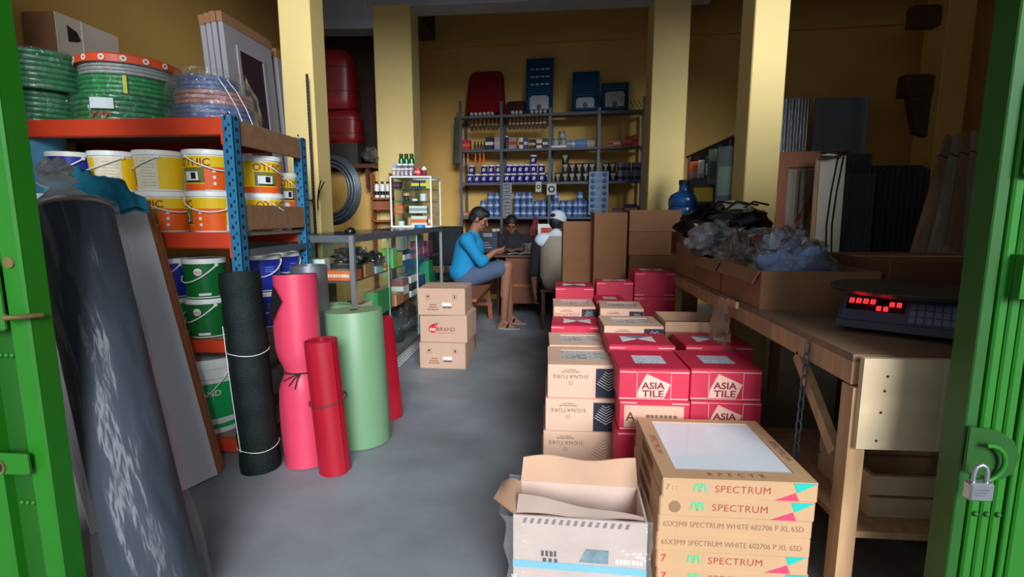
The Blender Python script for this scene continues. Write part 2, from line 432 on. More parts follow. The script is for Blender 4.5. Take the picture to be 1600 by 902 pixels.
MB().box(-0.13, -0.04, -0.012, 0.0, 0.985, 1.12, 0.004).build('hinge_plate', green_p, g)
MB().tube([(-0.032, -0.012, 1.015), (-0.012, -0.03, 1.015), (0.006, -0.012, 1.015), (0.008, 0.02, 1.012)], 0.005, 8).build('latch_pin', rust, g, 60)
MB().cyl((-0.022, -0.003, 1.115), (-0.022, 0.0005, 1.115), 0.011, n=12).build('bolt_hole', rust, g)

g = thing('folding_gate', 'bright green steel gate leaf with padlocked hasp and ribbed edge', 'gate', (0.9376, 1.1704, -0.3960)); g.scale = (1.33, 1.33, 1.33)
dkg = mat('green_gate_paint_side', (40,140,30), 0.5, var=0.12)
MB().box(0.0, 0.02, 0.0, 0.05, 0.32, 2.7, 0.002).build('side_flange', green_dk, g)
for k in range(3):
    MB().box(0.021+0.0185*k, 0.0375+0.0185*k, -0.006, 0.05, 0.32, 2.7, 0.003).build('folded_panel', green_p, g)
MB().box(0.078, 0.094, 0.01, 0.05, 0.32, 2.7).build('channel', green_dk, g)
MB().tube([(0.086, 0.0, 0.32), (0.086, 0.0, 2.7)], 0.006, 8).build('hinge_rod', green_p, g, 60)
MB().box(0.096, 0.30, -0.004, 0.05, 0.32, 2.7, 0.003).build('outer_panel', green_p, g)
for z in (0.50, 0.69):
    rivet_row(g, [(0.029+0.0185*k, -0.007, z) for k in range(3)], green_dk)
MB().box(0.022, 0.1, -0.022, -0.006, 1.26, 1.41, 0.006).build('hinge_plate', green_p, g)
hp = MB(); hp.M = TR(0.03, -0.03, 1.07)
hp.prism([(0,0),(0.062,0),(0.066,0.02),(0.062,0.045),(0.0,0.045)], 0, 0.07)
lug = hp.build('lug', green_p, g); MB().lathe([(0.008,0),(0.018,0),(0.018,0.004),(0.008,0.004)], 16).build('eyelet', green_dk, lug).matrix_local = TR(0.062, -0.034, 1.115, rx=pi/2)
MB().tube([(0.1, -0.02, 1.24), (0.075, -0.035, 1.25), (0.055, -0.03, 1.22), (0.06, -0.025, 1.15), (0.08, -0.03, 1.12)], 0.008, 8).build('hook', mat('worn_black_iron', (30,40,26), 0.6), g, 60)
hs = MB(); hs.M = TR(0.028, -0.008, 0.80, rx=pi/2)
hs.prism([(-0.03,-0.03),(0.03,-0.042),(0.046,-0.03),(0.052,0.0),(0.04,0.028),(0.012,0.045),(-0.03,0.05)], 0, 0.006)
hs.build('hasp', green_dk, g)
MB().tube([(0.02+0.03*cos(a), -0.024-0.004*sin(a), 0.79+0.034*sin(a)) for a in [R(t) for t in range(-80, 120, 20)]], 0.004, 8).build('staple', green_p, g, 60)
k = thing('padlock', 'small brushed steel padlock hanging on the green gate hasp', 'padlock', (0.934, 1.1106, 0.585)); k.scale = (1.05, 1.05, 1.05)
MB().box(-0.024, 0.024, -0.011, 0.011, 0, 0.04, 0.004).build('body', steel, k)
MB().tube([(-0.013, 0, 0.038), (-0.013, 0, 0.06), (-0.009, 0, 0.072), (0, 0, 0.077), (0.009, 0, 0.072), (0.013, 0, 0.06), (0.013, 0, 0.038)], 0.0045, 8).build('shackle', steel, k, 60)
for q in range(3): MB().box(-0.015, 0.012-0.004*q, -0.0118, -0.011, 0.026-0.006*q, 0.0275-0.006*q).build('engraving', grey_m, k)

# ================================================================ orange and blue storage rack
RX0, RX1, RY0, RY1 = -2.90, -1.475, 2.30, 3.0
rk = thing('storage_rack', 'orange and blue steel storage rack loaded with paint pails', 'rack', (0, 0, 0))
UPH = 1.655
def upright(x, y, s):
    u = MB(); w = 0.055
    u.box(x-w, x, y, y+0.003, 0, UPH); u.box(x-0.003 if s > 0 else x-w, x if s > 0 else x-w+0.003, y, y+w, 0, UPH)
    u.box(x-w, x, y+w-0.003, y+w, 0, UPH)
    o = u.build('upright', blue_p, rk)
    h = MB(); n = int(UPH/0.05)
    for i in range(n):
        z = 0.04+i*0.05
        h.box(x-0.040, x-0.030, y-0.0008, y, z, z+0.018); h.box(x-0.022, x-0.014, y-0.0008, y, z+0.022, z+0.034)
    h.build('slot_row', hole_m, o, kind='stuff')
    if s > 0:
        h = MB()
        for i in range(n):
            z = 0.04+i*0.05; h.box(x, x+0.0008, y+0.018, y+0.036, z, z+0.018)
        h.build('slot_row', hole_m, o, kind='stuff')
for y in (RY0-0.002, RY1-0.055):
    upright(RX1, y, 1); upright(RX0+0.055, y, -1)
LV = [(1.574,1.654), (1.046,1.122), (0.530,0.592), (0.012,0.078)]
for z0, z1 in LV:
    for y in (RY0+0.002, RY1-0.052):
        MB().box(RX0+0.056, RX1-0.057, y, y+0.05, z0, z1, 0.004).build('beam', orange_p, rk)
    for y in (RY0+0.002,):
        MB().box(RX1-0.060, RX1-0.050, y-0.006, y-0.004, z0-0.045, z1).build('beam_connector', orange_p, rk)
    for k in range(4):
        y0 = RY0+0.055+k*0.148; MB().box(RX0+0.02, RX1-0.03, y0, y0+0.14, z1-0.018, z1).build('shelf_board', wood_gr, rk)
plank = mat('brown_board', (140,102,72), 0.75, var=0.15, scale=4, stretch=(1,5,5))
for z0, z1 in ((1.535, 1.645), (1.135, 1.255)):
    MB().box(RX1-0.026, RX1-0.006, RY0+0.058, RY1-0.058, z0, z1).build('side_board', plank, rk)
MB().box(RX1-0.03, RX1-0.004, RY0+0.058, RY1-0.058, 1.005, 1.04).build('tie_bar', grey_m, rk)
MB().box(RX1-0.03, RX1-0.004, RY0+0.058, RY1-0.058, 0.2, 0.235).build('tie_bar', grey_m, rk)

# ---------------------------------------------------------------- paint pails
pail_y = mat('yellow_label', (238,196,30), 0.35, var=0.05); pail_o = mat('orange_label', (232,96,26), 0.35, var=0.08)
pail_b = mat('blue_pail', (30,48,158), 0.35, var=0.06); pail_g = mat('dark_green_pail', (14,104,44), 0.35, var=0.06)
pail_lg = mat('bright_green_label', (28,168,92), 0.35, var=0.05); pail_cr = mat('cream_label', (226,216,190), 0.4, var=0.08, scale=30)
olive = mat('olive_label', (110,112,50), 0.45, var=0.2, scale=30); brown_l = mat('brown_letters', (132,58,20), 0.6, var=0)
house_w = mat('white_print', (225,228,232), 0.5, var=0.06, scale=60); house_k = mat('black_print', (22,26,30), 0.5, var=0.1)
def pail_base(name, label, r, h, body_m, lid_m=white_pl, handle_ang=-pi/2, drop=0.45, cat='pail'):
    t = thing(name, label, cat); rb = r*0.90
    MB().lathe([(0.001,0),(rb-0.004,0),(rb,0.004),(r*0.985,h*0.88),(r*0.985,h*0.9)], 32).build('body', body_m, t, 40)
    MB().lathe([(r*0.985,h*0.88),(r*1.02,h*0.88),(r*1.02,h*0.97),(r*1.0,h),(r*0.93,h),(r*0.92,h*0.985),(0.001,h*0.985)], 32).build('lid', lid_m, t, 40)
    pts = []
    for i in range(13):
        a = handle_ang-pi*0.5+pi*i/12; pts.append(((r*1.04)*cos(a), (r*1.04)*sin(a), h*0.84-drop*h*sin(pi*i/12)))
    hd = MB().tube(pts, 0.0035, 6).build('handle', white_pl, t, 60)
    for a in (handle_ang-pi/2, handle_ang+pi/2):
        MB().cyl((r*0.97*cos(a), r*0.97*sin(a), h*0.84), (r*1.05*cos(a), r*1.05*sin(a), h*0.84), 0.008, n=8).build('handle_boss', white_pl, hd)
    return t
def rad(r, h, z): return r*0.90+(r*0.985-r*0.90)*(z/(h*0.88))
def patch(t, name, m, r, h, z0, z1, a0, a1, lift=0.0008, n=12):
    mb = MB(); arc_patch(mb, rad(r,h,z0), z0, rad(r,h,z1), z1, a0, a1, n, lift); return mb.build(name, m, t, 40)
A = -pi/2                               # the side that looks at the doorway
def othic_pail(name, label, turn=0.0, word='OTHIC', front=True):
    r, h = 0.117, 0.196
    t = pail_base(name, label, r, h, white_pl, handle_ang=A+1.1+turn, drop=0.34)
    a = A+turn
    patch(t, 'label_band', pail_y, r, h, 0.035, 0.165, a-1.6, a+1.75, n=24)
    patch(t, 'label_panel', pail_o, r, h, 0.008, 0.115, a+0.28, a+1.70, 0.0014)
    patch(t, 'label_panel', pail_o, r, h, 0.005, 0.035, a-1.6, a+0.28, 0.0010)
    patch(t, 'label_picture', olive, r, h, 0.040, 0.112, a-0.75, a+0.30, 0.0016)
    patch(t, 'label_picture', house_w, r, h, 0.045, 0.092, a-0.62, a+0.05, 0.0022)
    patch(t, 'label_picture', house_k, r, h, 0.058, 0.088, a-0.28, a-0.05, 0.0028)
    patch(t, 'label_picture', house_k, r, h, 0.044, 0.051, a-0.6, a+0.15, 0.0028)
    for z in (0.03, 0.06, 0.09): patch(t, 'label_icon', house_w, r, h, z, z+0.014, a+0.62, a+0.74, 0.0022, 3)
    text_round(word, 0.05, rad(r,h,0.13), 0.135, a-0.12, brown_l, t, bold=0.012, lift=0.003)
    return t
def back_pail(name, label, turn=0.0):   # same pail turned so that its pale instruction panel shows
    r, h = 0.117, 0.196
    t = pail_base(name, label, r, h, white_pl, handle_ang=A-1.0, drop=0.3); a = A+turn
    patch(t, 'label_band', pail_y, r, h, 0.012, 0.165, a-1.7, a-0.42, n=12)
    patch(t, 'label_band', pail_y, r, h, 0.012, 0.165, a+0.62, a+1.7, n=12)
    patch(t, 'instruction_panel', pail_cr, r, h, 0.012, 0.165, a-0.42, a+0.62, 0.0012)
    for i in range(9): patch(t, 'print_line', mat('grey_print', (178,172,150), 0.6), r, h, 0.026+i*0.0145, 0.0292+i*0.0145, a-0.05, a+0.52-(0.12 if i%3==2 else 0), 0.0018, 6)
    patch(t, 'label_picture', olive, r, h, 0.03, 0.1, a-0.95, a-0.50, 0.0016, 6)
    return t
def plain_pail(name, label, body_m, brand=None, r=0.1, h=0.2, turn=0.0):
    t = pail_base(name, label, r, h, body_m, handle_ang=A-0.5+turn, drop=0.42); a = A+turn
    patch(t, 'label_stripe', white_pl, r, h, 0.006, 0.011, a-1.6, a+1.6, 0.0012, 16)
    if brand:
        patch(t, 'label_panel', white_pl, r, h, 0.018, 0.03, a+0.15, a+0.75, 0.0014, 6)
        mb = MB(); rr = rad(r,h,0.135)
        mb.grid(lambda u, v: ((rr+0.0018)*cos(a+0.2+0.2*v*cos(2*pi*u)), (rr+0.0018)*sin(a+0.2+0.2*v*cos(2*pi*u)), 0.137+0.018*v*sin(2*pi*u)), 16, 1, True)
        mb.build('logo_disc', white_pl, t); text_round('no', 0.028, rr, 0.136, a+0.2, red_ink, t, bold=0.01, lift=0.003)
    else:
        for k in (0, 1): patch(t, 'label_icon', white_pl, r, h, 0.055+0.025*k, 0.066+0.025*k, a+0.3, a+0.42, 0.0016, 3)
        for k in range(3): patch(t, 'print_line', mat('pale_blue_print', (120,140,210), 0.6), r, h, 0.11+0.012*k, 0.114+0.012*k, a-0.2, a+0.3, 0.0016, 4)
    return t
S2, S3, S4 = LV[1][1], LV[2][1], LV[3][1]
def px_at(px, Y): return P(px, 338, Y).x
row_g = 'small paint pails on the upper rack shelf'
Yp = 2.44; HP = 0.1965
lowx = [px_at(p, Yp) for p in (38, 112, 185, 259)]
# lower row (under the visible upper row)
sp = Spawner(othic_pail('paint_pail', 'yellow and orange paint pail with brown lettering, lower row beside the white board', 0.05)); sp.put((P(259,330,Yp).x, Yp, S2), 0)
p2 = Spawner(othic_pail('paint_pail', 'yellow paint pail turned to its orange panel, lower row beside the blue rack upright', -0.62, 'THIC')); p2.put((P(334,330,Yp).x, Yp, S2))
p3 = Spawner(back_pail('paint_pail', 'paint pail with pale instruction panel, third from the gate in the upper row', -0.1)); p3.put((P(253,268,Yp).x, Yp, S2+HP))
p3.put((P(183,268,Yp).x-0.005, Yp+0.01, S2+HP), 0.35, 'paint pail with pale instruction panel and blue cloth in front of it')
p3.put((P(183,330,Yp).x-0.01, Yp+0.01, S2), 0.1, 'yellow paint pail mostly hidden by the white board, lower row')
p4 = Spawner(othic_pail('paint_pail', 'yellow paint pail with brown lettering, upper row against the blue upright', 0.06)); p4.put((P(328,268,Yp).x+0.003, Yp, S2+HP))
bl = Spawner(plain_pail('paint_pail', 'dark blue paint pail with white lid behind the blue cloth on the rack', pail_b, None, 0.115, 0.196)); bl.put((P(113,268,Yp).x, Yp+0.02, S2+HP))
bl.put((P(113,268,Yp).x, Yp+0.02, S2), 0, 'dark blue paint pail under another blue pail, behind the knotted plastic bag')
bl.put((P(62,268,Yp+.2).x-0.02, Yp+0.2, S2+HP), 0, 'dark blue paint pail farthest left on the rack, behind the blue tub')
bl.put((P(62,268,Yp+.2).x-0.02, Yp+0.2, S2), 0, 'dark blue paint pail at the bottom left, underneath the farthest left one')
# seen through the side of the rack
p4.put((-1.60, 2.69, S2+HP), 1.05, 'yellow paint pail seen through the rack side, upper of two')
p4.put((-1.60, 2.69, S2), 1.1, 'paint pail half hidden by the side board, lower of two')
sm = Spawner(othic_pail('paint_pail', 'narrow yellow paint pail deepest on the upper rack shelf', 1.2)); sm.put((-1.60, 2.925, S2+0.06+0.07), 0); sm.root.scale = (0.72, 0.72, 1.0)
cr = thing('cardboard_box', 'small flat cardboard box under the deepest yellow pail', 'box', (-1.60, 2.925, S2))
MB().box(-0.08, 0.08, -0.055, 0.055, 0, 0.126, 0.002).build('body', cardb_dk, cr); MB().box(-0.08, 0.08, -0.012, 0.012, 0.126, 0.1268).build('tape', tape_m, cr)
jr = thing('plastic_jar', 'turquoise labelled white jar hooked beside the deepest pail', 'jar', (-1.545, 2.83, S2))
MB().lathe([(0.001,0),(0.035,0),(0.038,0.01),(0.038,0.14),(0.03,0.155),(0.001,0.155)], 20).build('body', white_pl, jr, 40)
MB().lathe([(0.0386,0.05),(0.0386,0.11)], 20).build('label_band', mat('turquoise', (40,180,170), 0.4), jr, 40)
# shelf three: blue and green pails, two high
gp = Spawner(plain_pail('paint_pail', 'dark green paint pail with round white logo, upper row beside the blue upright', pail_g, 'no', 0.098, 0.2)); Y3 = 2.42
gx = P(324, 470, Y3).x
gp.put((gx, Y3, S3+0.2), 0.1); gp.put((gx, Y3, S3), -0.1, 'dark green paint pail with round white logo, lower row beside the blue upright')
gp.put((P(285,470,Y3).x-0.02, Y3+0.12, S3+0.2), -0.6, 'dark green paint pail set back between the blue pail and its neighbour')
g2 = Spawner(plain_pail('paint_pail', 'bright green paint pail with white panel, next to the leaning planks', pail_lg, 'no', 0.098, 0.2)); g2.put((P(276,500,Y3).x, Y3, S3), 0.5)
b2 = Spawner(plain_pail('paint_pail', 'royal blue paint pail with white handle, next to the leaning planks', pail_b, None, 0.098, 0.2)); b2.put((P(270,430,Y3).x-0.005, Y3, S3+0.2), 0.0)
b2.put((-1.60, 2.66, S3+0.2), 0.9, 'royal blue paint pail seen behind the black net roll'); b2.put((-1.60, 2.66, S3), 0.9, 'royal blue paint pail at the bottom behind the black net roll')
b2.put((-1.60, 2.87, S3+0.2), 1.2, 'royal blue paint pail in the rack side nearest the silver roll'); b2.put((-1.60, 2.87, S3), 1.2, 'royal blue paint pail underneath the one nearest the silver roll')
# bottom shelf: the big pail
t = pail_base('paint_bucket', 'large green and white paint bucket alone on the bottom rack shelf', 0.155, 0.40, white_pl, handle_ang=A-0.35, drop=0.45); t.location = (P(331,620,2.46).x-0.005, 2.47, S4)
r, h = 0.155, 0.40
patch(t, 'label_band', pail_lg, r, h, 0.03, 0.275, A-1.7, A+1.7, n=24)
patch(t, 'label_stripe', white_pl, r, h, 0.055, 0.085, A-1.7, A+1.7, 0.0014, 24)
MB().lathe([(rad(r,h,.3)+.003, 0.298),(rad(r,h,.3)+.008,0.302),(rad(r,h,.3)+.003,0.306)], 32).build('rim_ring', white_pl, t, 60)
mb = MB(); rr = rad(r,h,0.225)
mb.grid(lambda u, v: ((rr+0.002)*cos(A-0.16+0.17*v*cos(2*pi*u)), (rr+0.002)*sin(A-0.16+0.17*v*cos(2*pi*u)), 0.222+0.026*v*sin(2*pi*u)), 18, 1, True)
mb.build('logo_disc', white_pl, t); text_round('no', 0.042, rr, 0.220, A-0.16, red_ink, t, bold=0.012, lift=0.0034)
text_round('BRAND', 0.042, rr, 0.222, A+0.44, white_ink, t, bold=0.014, lift=0.0030)

# ---------------------------------------------------------------- on top of the rack
TOPZ = LV[0][1]
hose_g = mat('green_hose', (24,128,70), 0.25, var=0.1, coat=0.3); hose_g2 = mat('green_hose_band', (30,150,78), 0.3, var=0.08)
hose_b = mat('blue_hose', (84,104,160), 0.3, var=0.1); lab_o = mat('orange_label_strip', (230,84,40), 0.4, var=0.1)
wrap_m = clear_mat('shrink_wrap', film=0.02, gloss=0.3, rough=0.08, scale=30, stretch=(1,1,1), bump=1.0)
def hose_coil(name, label, r_out, r_in, h, c, m, turns=7, wrap=True, cat='hose', group=None):
    t = thing(name, label, cat, c, 0, group); rr = h/(2*turns)
    for i in range(turns):
        z = rr+i*2*rr; prof = [(r_out-rr+rr*cos(a), z+rr*sin(a)) for a in [R(q) for q in range(-90, 91, 30)]]+[(r_in+rr-rr*cos(a), z+rr*sin(a)) for a in [R(q) for q in range(90, -91, -60)]]
        MB().lathe(prof+[prof[0]], 40, (0, 0, 0)).build('hose_turn', m, t, 60)
    if wrap:
        w = MB(); hh = h
        def fn(u, v):
            a = 2*pi*u; k = 1+0.012*noise.noise(Vector((cos(a)*6, sin(a)*6, v*5+r_out*30)))
            pr = [(r_in*0.9, 0.004), (r_out*1.02, 0.002), (r_out*1.03, hh*0.5), (r_out*1.02, hh+0.004), (r_in*0.9, hh+0.006)]
            q = v*4; i = min(3, int(q)); f = q-i; rr_ = pr[i][0]*(1-f)+pr[i+1][0]*f; zz = pr[i][1]*(1-f)+pr[i+1][1]*f
            return (rr_*k*cos(a), rr_*k*sin(a), zz)
        w.grid(fn, 48, 8, True).build('plastic_wrap', wrap_m, t, 60)
    return t
cg = 'coils of hose on top of the rack'
cA = P(68, 150, 2.53); ra = 0.208
hose_coil('hose_coil', 'dark green hose coil at the bottom of the pair next to the gate', ra*0.93, 0.12, 0.155, (cA.x, 2.53, TOPZ), hose_g, 6, group=cg)
hose_coil('hose_coil', 'wide dark green hose coil on top of the pair next to the gate', ra*1.08, 0.13, 0.185, (cA.x+0.01, 2.53, TOPZ+0.158), hose_g, 7, group=cg)
cB = P(198, 160, 2.56).x
t = hose_coil('hose_coil', 'green hose coil with a paper label, lowest in the middle stack', 0.232, 0.13, 0.128, (cB, 2.57, TOPZ), hose_g, 5, group=cg)
MB().grid(lambda u, v: (0.242*cos(A+0.05+0.42*u), 0.242*sin(A+0.05+0.42*u), 0.055+0.05*v), 8, 1).build('paper_label', mat('paper', (206,214,216), 0.6), t)
[arc.build('print_line', red_ink, t) for arc in [arc_patch(MB(), 0.2425, 0.018+0.014*(k%2), 0.2425, 0.028+0.014*(k%2), A+0.05+0.06*k, A+0.10+0.06*k, 3) for k in range(6)]]
t = hose_coil('hose_coil', 'bright green hose coil with a yellow band, middle of its stack', 0.212, 0.125, 0.088, (cB+0.02, 2.57, TOPZ+0.131), hose_g2, 4, group=cg)
MB().grid(lambda u, v: (0.2215*cos(A+0.58+0.07*u), 0.2215*sin(A+0.58+0.07*u), 0.002+0.084*v), 3, 1).build('yellow_band', mat('yellow_tape', (214,206,60), 0.4), t)
t = hose_coil('hose_coil', 'clear whitish hose coil under an orange printed strip, topmost in the middle stack', 0.212, 0.12, 0.082, (cB+0.03, 2.57, TOPZ+0.222), mat('clear_hose', (176,180,174), 0.3, var=0.1), 5, group=cg)
MB().lathe([(0.225,0.052),(0.226,0.085),(0.20,0.098)], 48).build('printed_strip', lab_o, t, 40)
for i in range(8):
    a = A-1.35+i*0.39
    mb = MB().lathe([(0.006,0),(0.014,0),(0.014,0.0012),(0.006,0.0012)], 12); o = mb.build('strip_emblem', white_ink, t)
    o.matrix_local = Matrix.Translation((0.2275*cos(a), 0.2275*sin(a), 0.069)) @ Matrix.Rotation(a+pi/2, 4, 'Z') @ Matrix.Rotation(pi/2, 4, 'X')
cC = P(322, 160, 2.6).x
hose_coil('hose_coil', 'blue hose coil lying lowest beside the brown side board', 0.19, 0.10, 0.095, (cC+0.03, 2.63, TOPZ), hose_b, 4, group=cg)
t = hose_coil('hose_coil', 'pale red labelled hose coil wrapped in shiny film between two blue coils', 0.18, 0.10, 0.07, (cC+0.02, 2.64, TOPZ+0.098), mat('pinkish_hose', (196,130,120), 0.35, var=0.4, scale=20), 3, group=cg)
hose_coil('hose_coil', 'blue hose coil topmost of the film wrapped stack', 0.145, 0.085, 0.075, (cC+0.0, 2.64, TOPZ+0.171), hose_b, 3, group=cg)
t = thing('plastic_wrapper', 'torn clear plastic wrapper around the blue hose coils', 'wrapper', (cC+0.02, 2.63, TOPZ))
def wfn(u, v):
    a = 2*pi*u; k = 1+0.16*noise.noise(Vector((cos(a)*3, sin(a)*3, v*4)))
    r_ = (0.225-0.06*v*v)*k; return (r_*cos(a), r_*sin(a), 0.003+0.27*v)
MB().grid(wfn, 40, 10, True).build('sleeve', clear_mat('crinkled_film', film=0.04, gloss=0.3, rough=0.08, scale=22, bump=1.0), t, 60)
for i in range(2):
    a = A+0.75+0.2*i; MB().tube([(0.19*cos(a), 0.19*sin(a), 0.22), (0.235*cos(a+.1), 0.235*sin(a+.1), 0.16), (0.25*cos(a+.25), 0.25*sin(a+.25), 0.08), (0.27*cos(a+.3), 0.26*sin(a+.3), 0.004)], 0.002, 5).build('film_fold', white_pl, t, 60)
# box behind the hoses
t = thing('cardboard_box', 'big product box, brown end and white side with black round print, on the rack', 'box', (-2.955, 2.765, TOPZ))
wpb = mat('white_box_card', (222,206,190), 0.7, var=0.04); BH = 0.67; BD = 0.42
MB().box(0, 0.195, 0.002, BD, 0, BH, 0.003).build('body', wpb, t)
MB().box(0.002, 0.193, 0, 0.002, 0.002, BH-0.002).build('end_panel', cardb_dk, t)
kp = mat('black_box_print', (40,34,36), 0.6, var=0)
def side(poly, nm='printed_shape'):
    mb = MB(); mb.M = Matrix.Translation((0.1955, 0, 0)) @ Matrix.Rotation(pi/2, 4, 'Z'); mb.front(poly, 0); return mb.build(nm, kp, t)
side([(0.14+0.075*cos(2*pi*i/24), 0.36+0.105*sin(2*pi*i/24)) for i in range(24)], 'printed_disc')
side([(0.20,0.42),(0.25,0.36),(0.40,0.22),(0.41,0.40),(0.30,0.30),(0.24,0.30)])
side([(0.07,0.53),(0.13,0.545),(0.15,0.56),(0.13,0.60),(0.07,0.62)])
MB().box(0.1955, 0.1975, 0.16, 0.172, 0, BH).build('strap', white_pl, t)
RS = Matrix.Translation((0.1957, 0, 0)) @ Matrix.Rotation(pi/2, 4, 'Z') @ FRONT
text('9"', 0.10, Matrix.Translation((0.1965, 0.30, 0.50)) @ Matrix.Rotation(pi/2, 4, 'Z') @ FRONT, kp, t)
side([(0.28,0.42),(0.40,0.40),(0.40,0.43),(0.28,0.45)], 'print_line'); side([(0.30,0.385),(0.38,0.37),(0.38,0.39),(0.30,0.405)], 'print_line')

# ================================================================ leaning goods at the left
def axis_matrix(a, b):                  # local Z from a to b
    a = Vector(a); b = Vector(b); z = (b-a).normalized(); x = Vector((0,1,0)).cross(z).normalized(); y = z.cross(x)
    return Matrix(((x.x,y.x,z.x,a.x),(x.y,y.y,z.y,a.y),(x.z,y.z,z.z,a.z),(0,0,0,1))), (b-a).length
# the board: a pale sheet and thin planks leaning on the rack
def lean_sheet(name, label, cat, b0, b1, t0, t1, th, m):
    """sheet with bottom edge b0-b1 and top edge t0-t1"""
    b0, b1, t0, t1 = map(Vector, (b0, b1, t0, t1)); n = (b1-b0).cross(t0-b0).normalized()*th
    o = thing(name, label, cat, (b0+b1)/2); c = (b0+b1)/2
    vs = [p-c for p in (b0, b1, t1, t0)]; ws = [v+n for v in vs]
    mb = MB(); mb._add(vs+ws, [(0,3,2,1),(4,5,6,7),(0,1,5,4),(1,2,6,5),(2,3,7,6),(3,0,4,7)])
    mb.build('sheet', m, o); return o
dB = Vector((-0.36, -0.93, 0)).normalized()
bR = Vector((-1.555, 2.10, 0.004)); tR = Vector((-1.845, 2.165, 1.285))
pale = mat('pale_board', (206,208,212), 0.7, var=0.05, scale=2)
W = 0.50
lean_sheet('plaster_board', 'pale grey sheet board leaning between the black roll and the paint rack', 'board', bR, bR+dB*W, tR, tR+dB*W, -0.009, pale)
nb = Vector((0.93, -0.36, 0))
for i, (m, off, dx, top) in enumerate(((wood_md, 0.012, 0.0, 1.27), (wood_lt, 0.028, 0.018, 1.24), (wood_md, 0.042, 0.05, 1.15))):
    b = bR-nb*off-dB*(0.030+dx*0.6); tt = b+(tR-bR)*(top/1.285)
    lean_sheet('wooden_plank', ['thin reddish plank directly behind the pale leaning board', 'light wood plank second behind the pale leaning board', 'reddish plank farthest behind the pale leaning board'][i], 'plank', b, b+dB*0.42, tt, tt+dB*0.42, -0.010, m)

# the black roll in clear plastic
b0 = Vector((-1.14, 1.27, 0.03)); t0 = Vector((-1.575, 1.56, 1.215))
Mx, Ln = axis_matrix(b0, t0)
t = thing('plastic_wrapped_roll', 'tall black roll wrapped in clear plastic leaning by the green gate', 'roll'); t.matrix_world = Mx
fab = mat('dark_navy_fabric', (36,42,54), 0.8, var=0.15, scale=10); rr = 0.108
MB().lathe([(0.03,0),(rr,0),(rr,Ln-0.004),(rr-0.004,Ln),(0.03,Ln)], 36).build('fabric_roll', fab, t, 40)
MB().lathe([(0.02,Ln-0.03),(0.03,Ln+0.002),(rr*0.98,Ln+0.003),(rr*1.01,Ln-0.008)], 36).build('card_rim', mat('tan_card', (168,140,110), 0.7), t, 40)
def wf(u, v):
    a = 2*pi*u; k = noise.noise(Vector((cos(a)*2.2+v*3.0, sin(a)*2.2, v*3.4)))+0.6*noise.noise(Vector((cos(a)*5+v*9, sin(a)*5, v*6)))
    r_ = rr+0.010+0.016*max(-0.5, k)+0.035*max(0, 0.25-v)*(1+k)
    return (r_*cos(a), r_*sin(a), -0.02+v*(Ln+0.03) if v < 0.999 else Ln+0.012)
MB().grid(wf, 60, 60, True).build('plastic_wrap', clear_mat('heavy_film', tint=(190,200,215), film=0.03, gloss=0.075, rough=0.3, scale=8, stretch=(2.2,2.2,0.5), bump=0.7), t, 60)
bagm = clear_mat('white_film', tint=(225,226,228), film=0.7, gloss=0.3, rough=0.15, scale=20)
def topbag(u, v):
    a = 2*pi*u; k = noise.noise(Vector((cos(a)*3, sin(a)*3, v*3)))
    r_ = rr*(1.08-0.86*min(1, v*1.25)**0.8)*(1+0.25*k)+(0.03*max(0, v-0.8)/0.2); return (r_*cos(a)-0.03*v, r_*sin(a), Ln+0.004+0.115*v)
MB().grid(topbag, 32, 10, True).build('bag_neck', bagm, t, 60)
mb = MB(); crumple(mb, (-0.02, -0.01, Ln+0.155), (0.045, 0.042, 0.032), 4, 0.5, 3); mb.build('bag_knot', bagm, t, 60)
# tub, cloth
tb = P(45, 236, 2.2)
t = thing('plastic_tub', 'blue plastic tub wrapped in film beside the gate on the rack', 'tub', (P(40,236,2.36).x, 2.42, LV[1][1]))
tubm = mat('blue_tub', (74,140,178), 0.4, var=0.15)
# it stands on a low crate so that its rim reaches above the pails
hh = P(40,207,2.36).z-LV[1][1]
MB().lathe([(0.001,0.0),(0.09,0.0),(0.095,0.006),(0.118,hh),(0.126,hh),(0.126,hh-0.012),(0.122,hh-0.012)], 30).build('body', tubm, t, 40)
MB().lathe([(0.1265,hh-0.004),(0.131,hh),(0.128,hh+0.006),(0.118,hh+0.002)], 30).build('rim', mat('pale_rim', (190,200,205), 0.4), t, 40)
cl = MB(); teal = mat('teal_cloth', (24,122,150), 0.9, var=0.18, scale=12, bump=0.4, bscale=18)
cc = P(146, 290, 1.98)
def cf(u, v):
    x = (u-0.5)*0.33; y = (v-0.5)*0.20
    n1 = noise.noise(Vector((u*3.2, v*2.4, 1.7))); n2 = noise.noise(Vector((u*7, v*5, 4.2)))
    e = max(0.0, 1-((u-0.42)/0.55)**2)*max(0.0, 1-((v-0.5)/0.56)**2)
    z = 0.115*e**0.5*(0.8+0.5*n1)+0.022*n2
    z -= max(0, u-0.72)*0.22+max(0, 0.22-v)*0.25
    return (x+0.03*n2, y+0.03*n1, z)
cl.grid(cf, 56, 40); cl.grid(lambda u, v: tuple(Vector(cf(u, v))-Vector((0,0,0.016))), 56, 40)
t = thing('cloth', 'crumpled teal cloth lying on top of the pale leaning board', 'cloth', (cc.x, cc.y, 1.292), R(-14))
cl.build('folds', teal, t, 60)

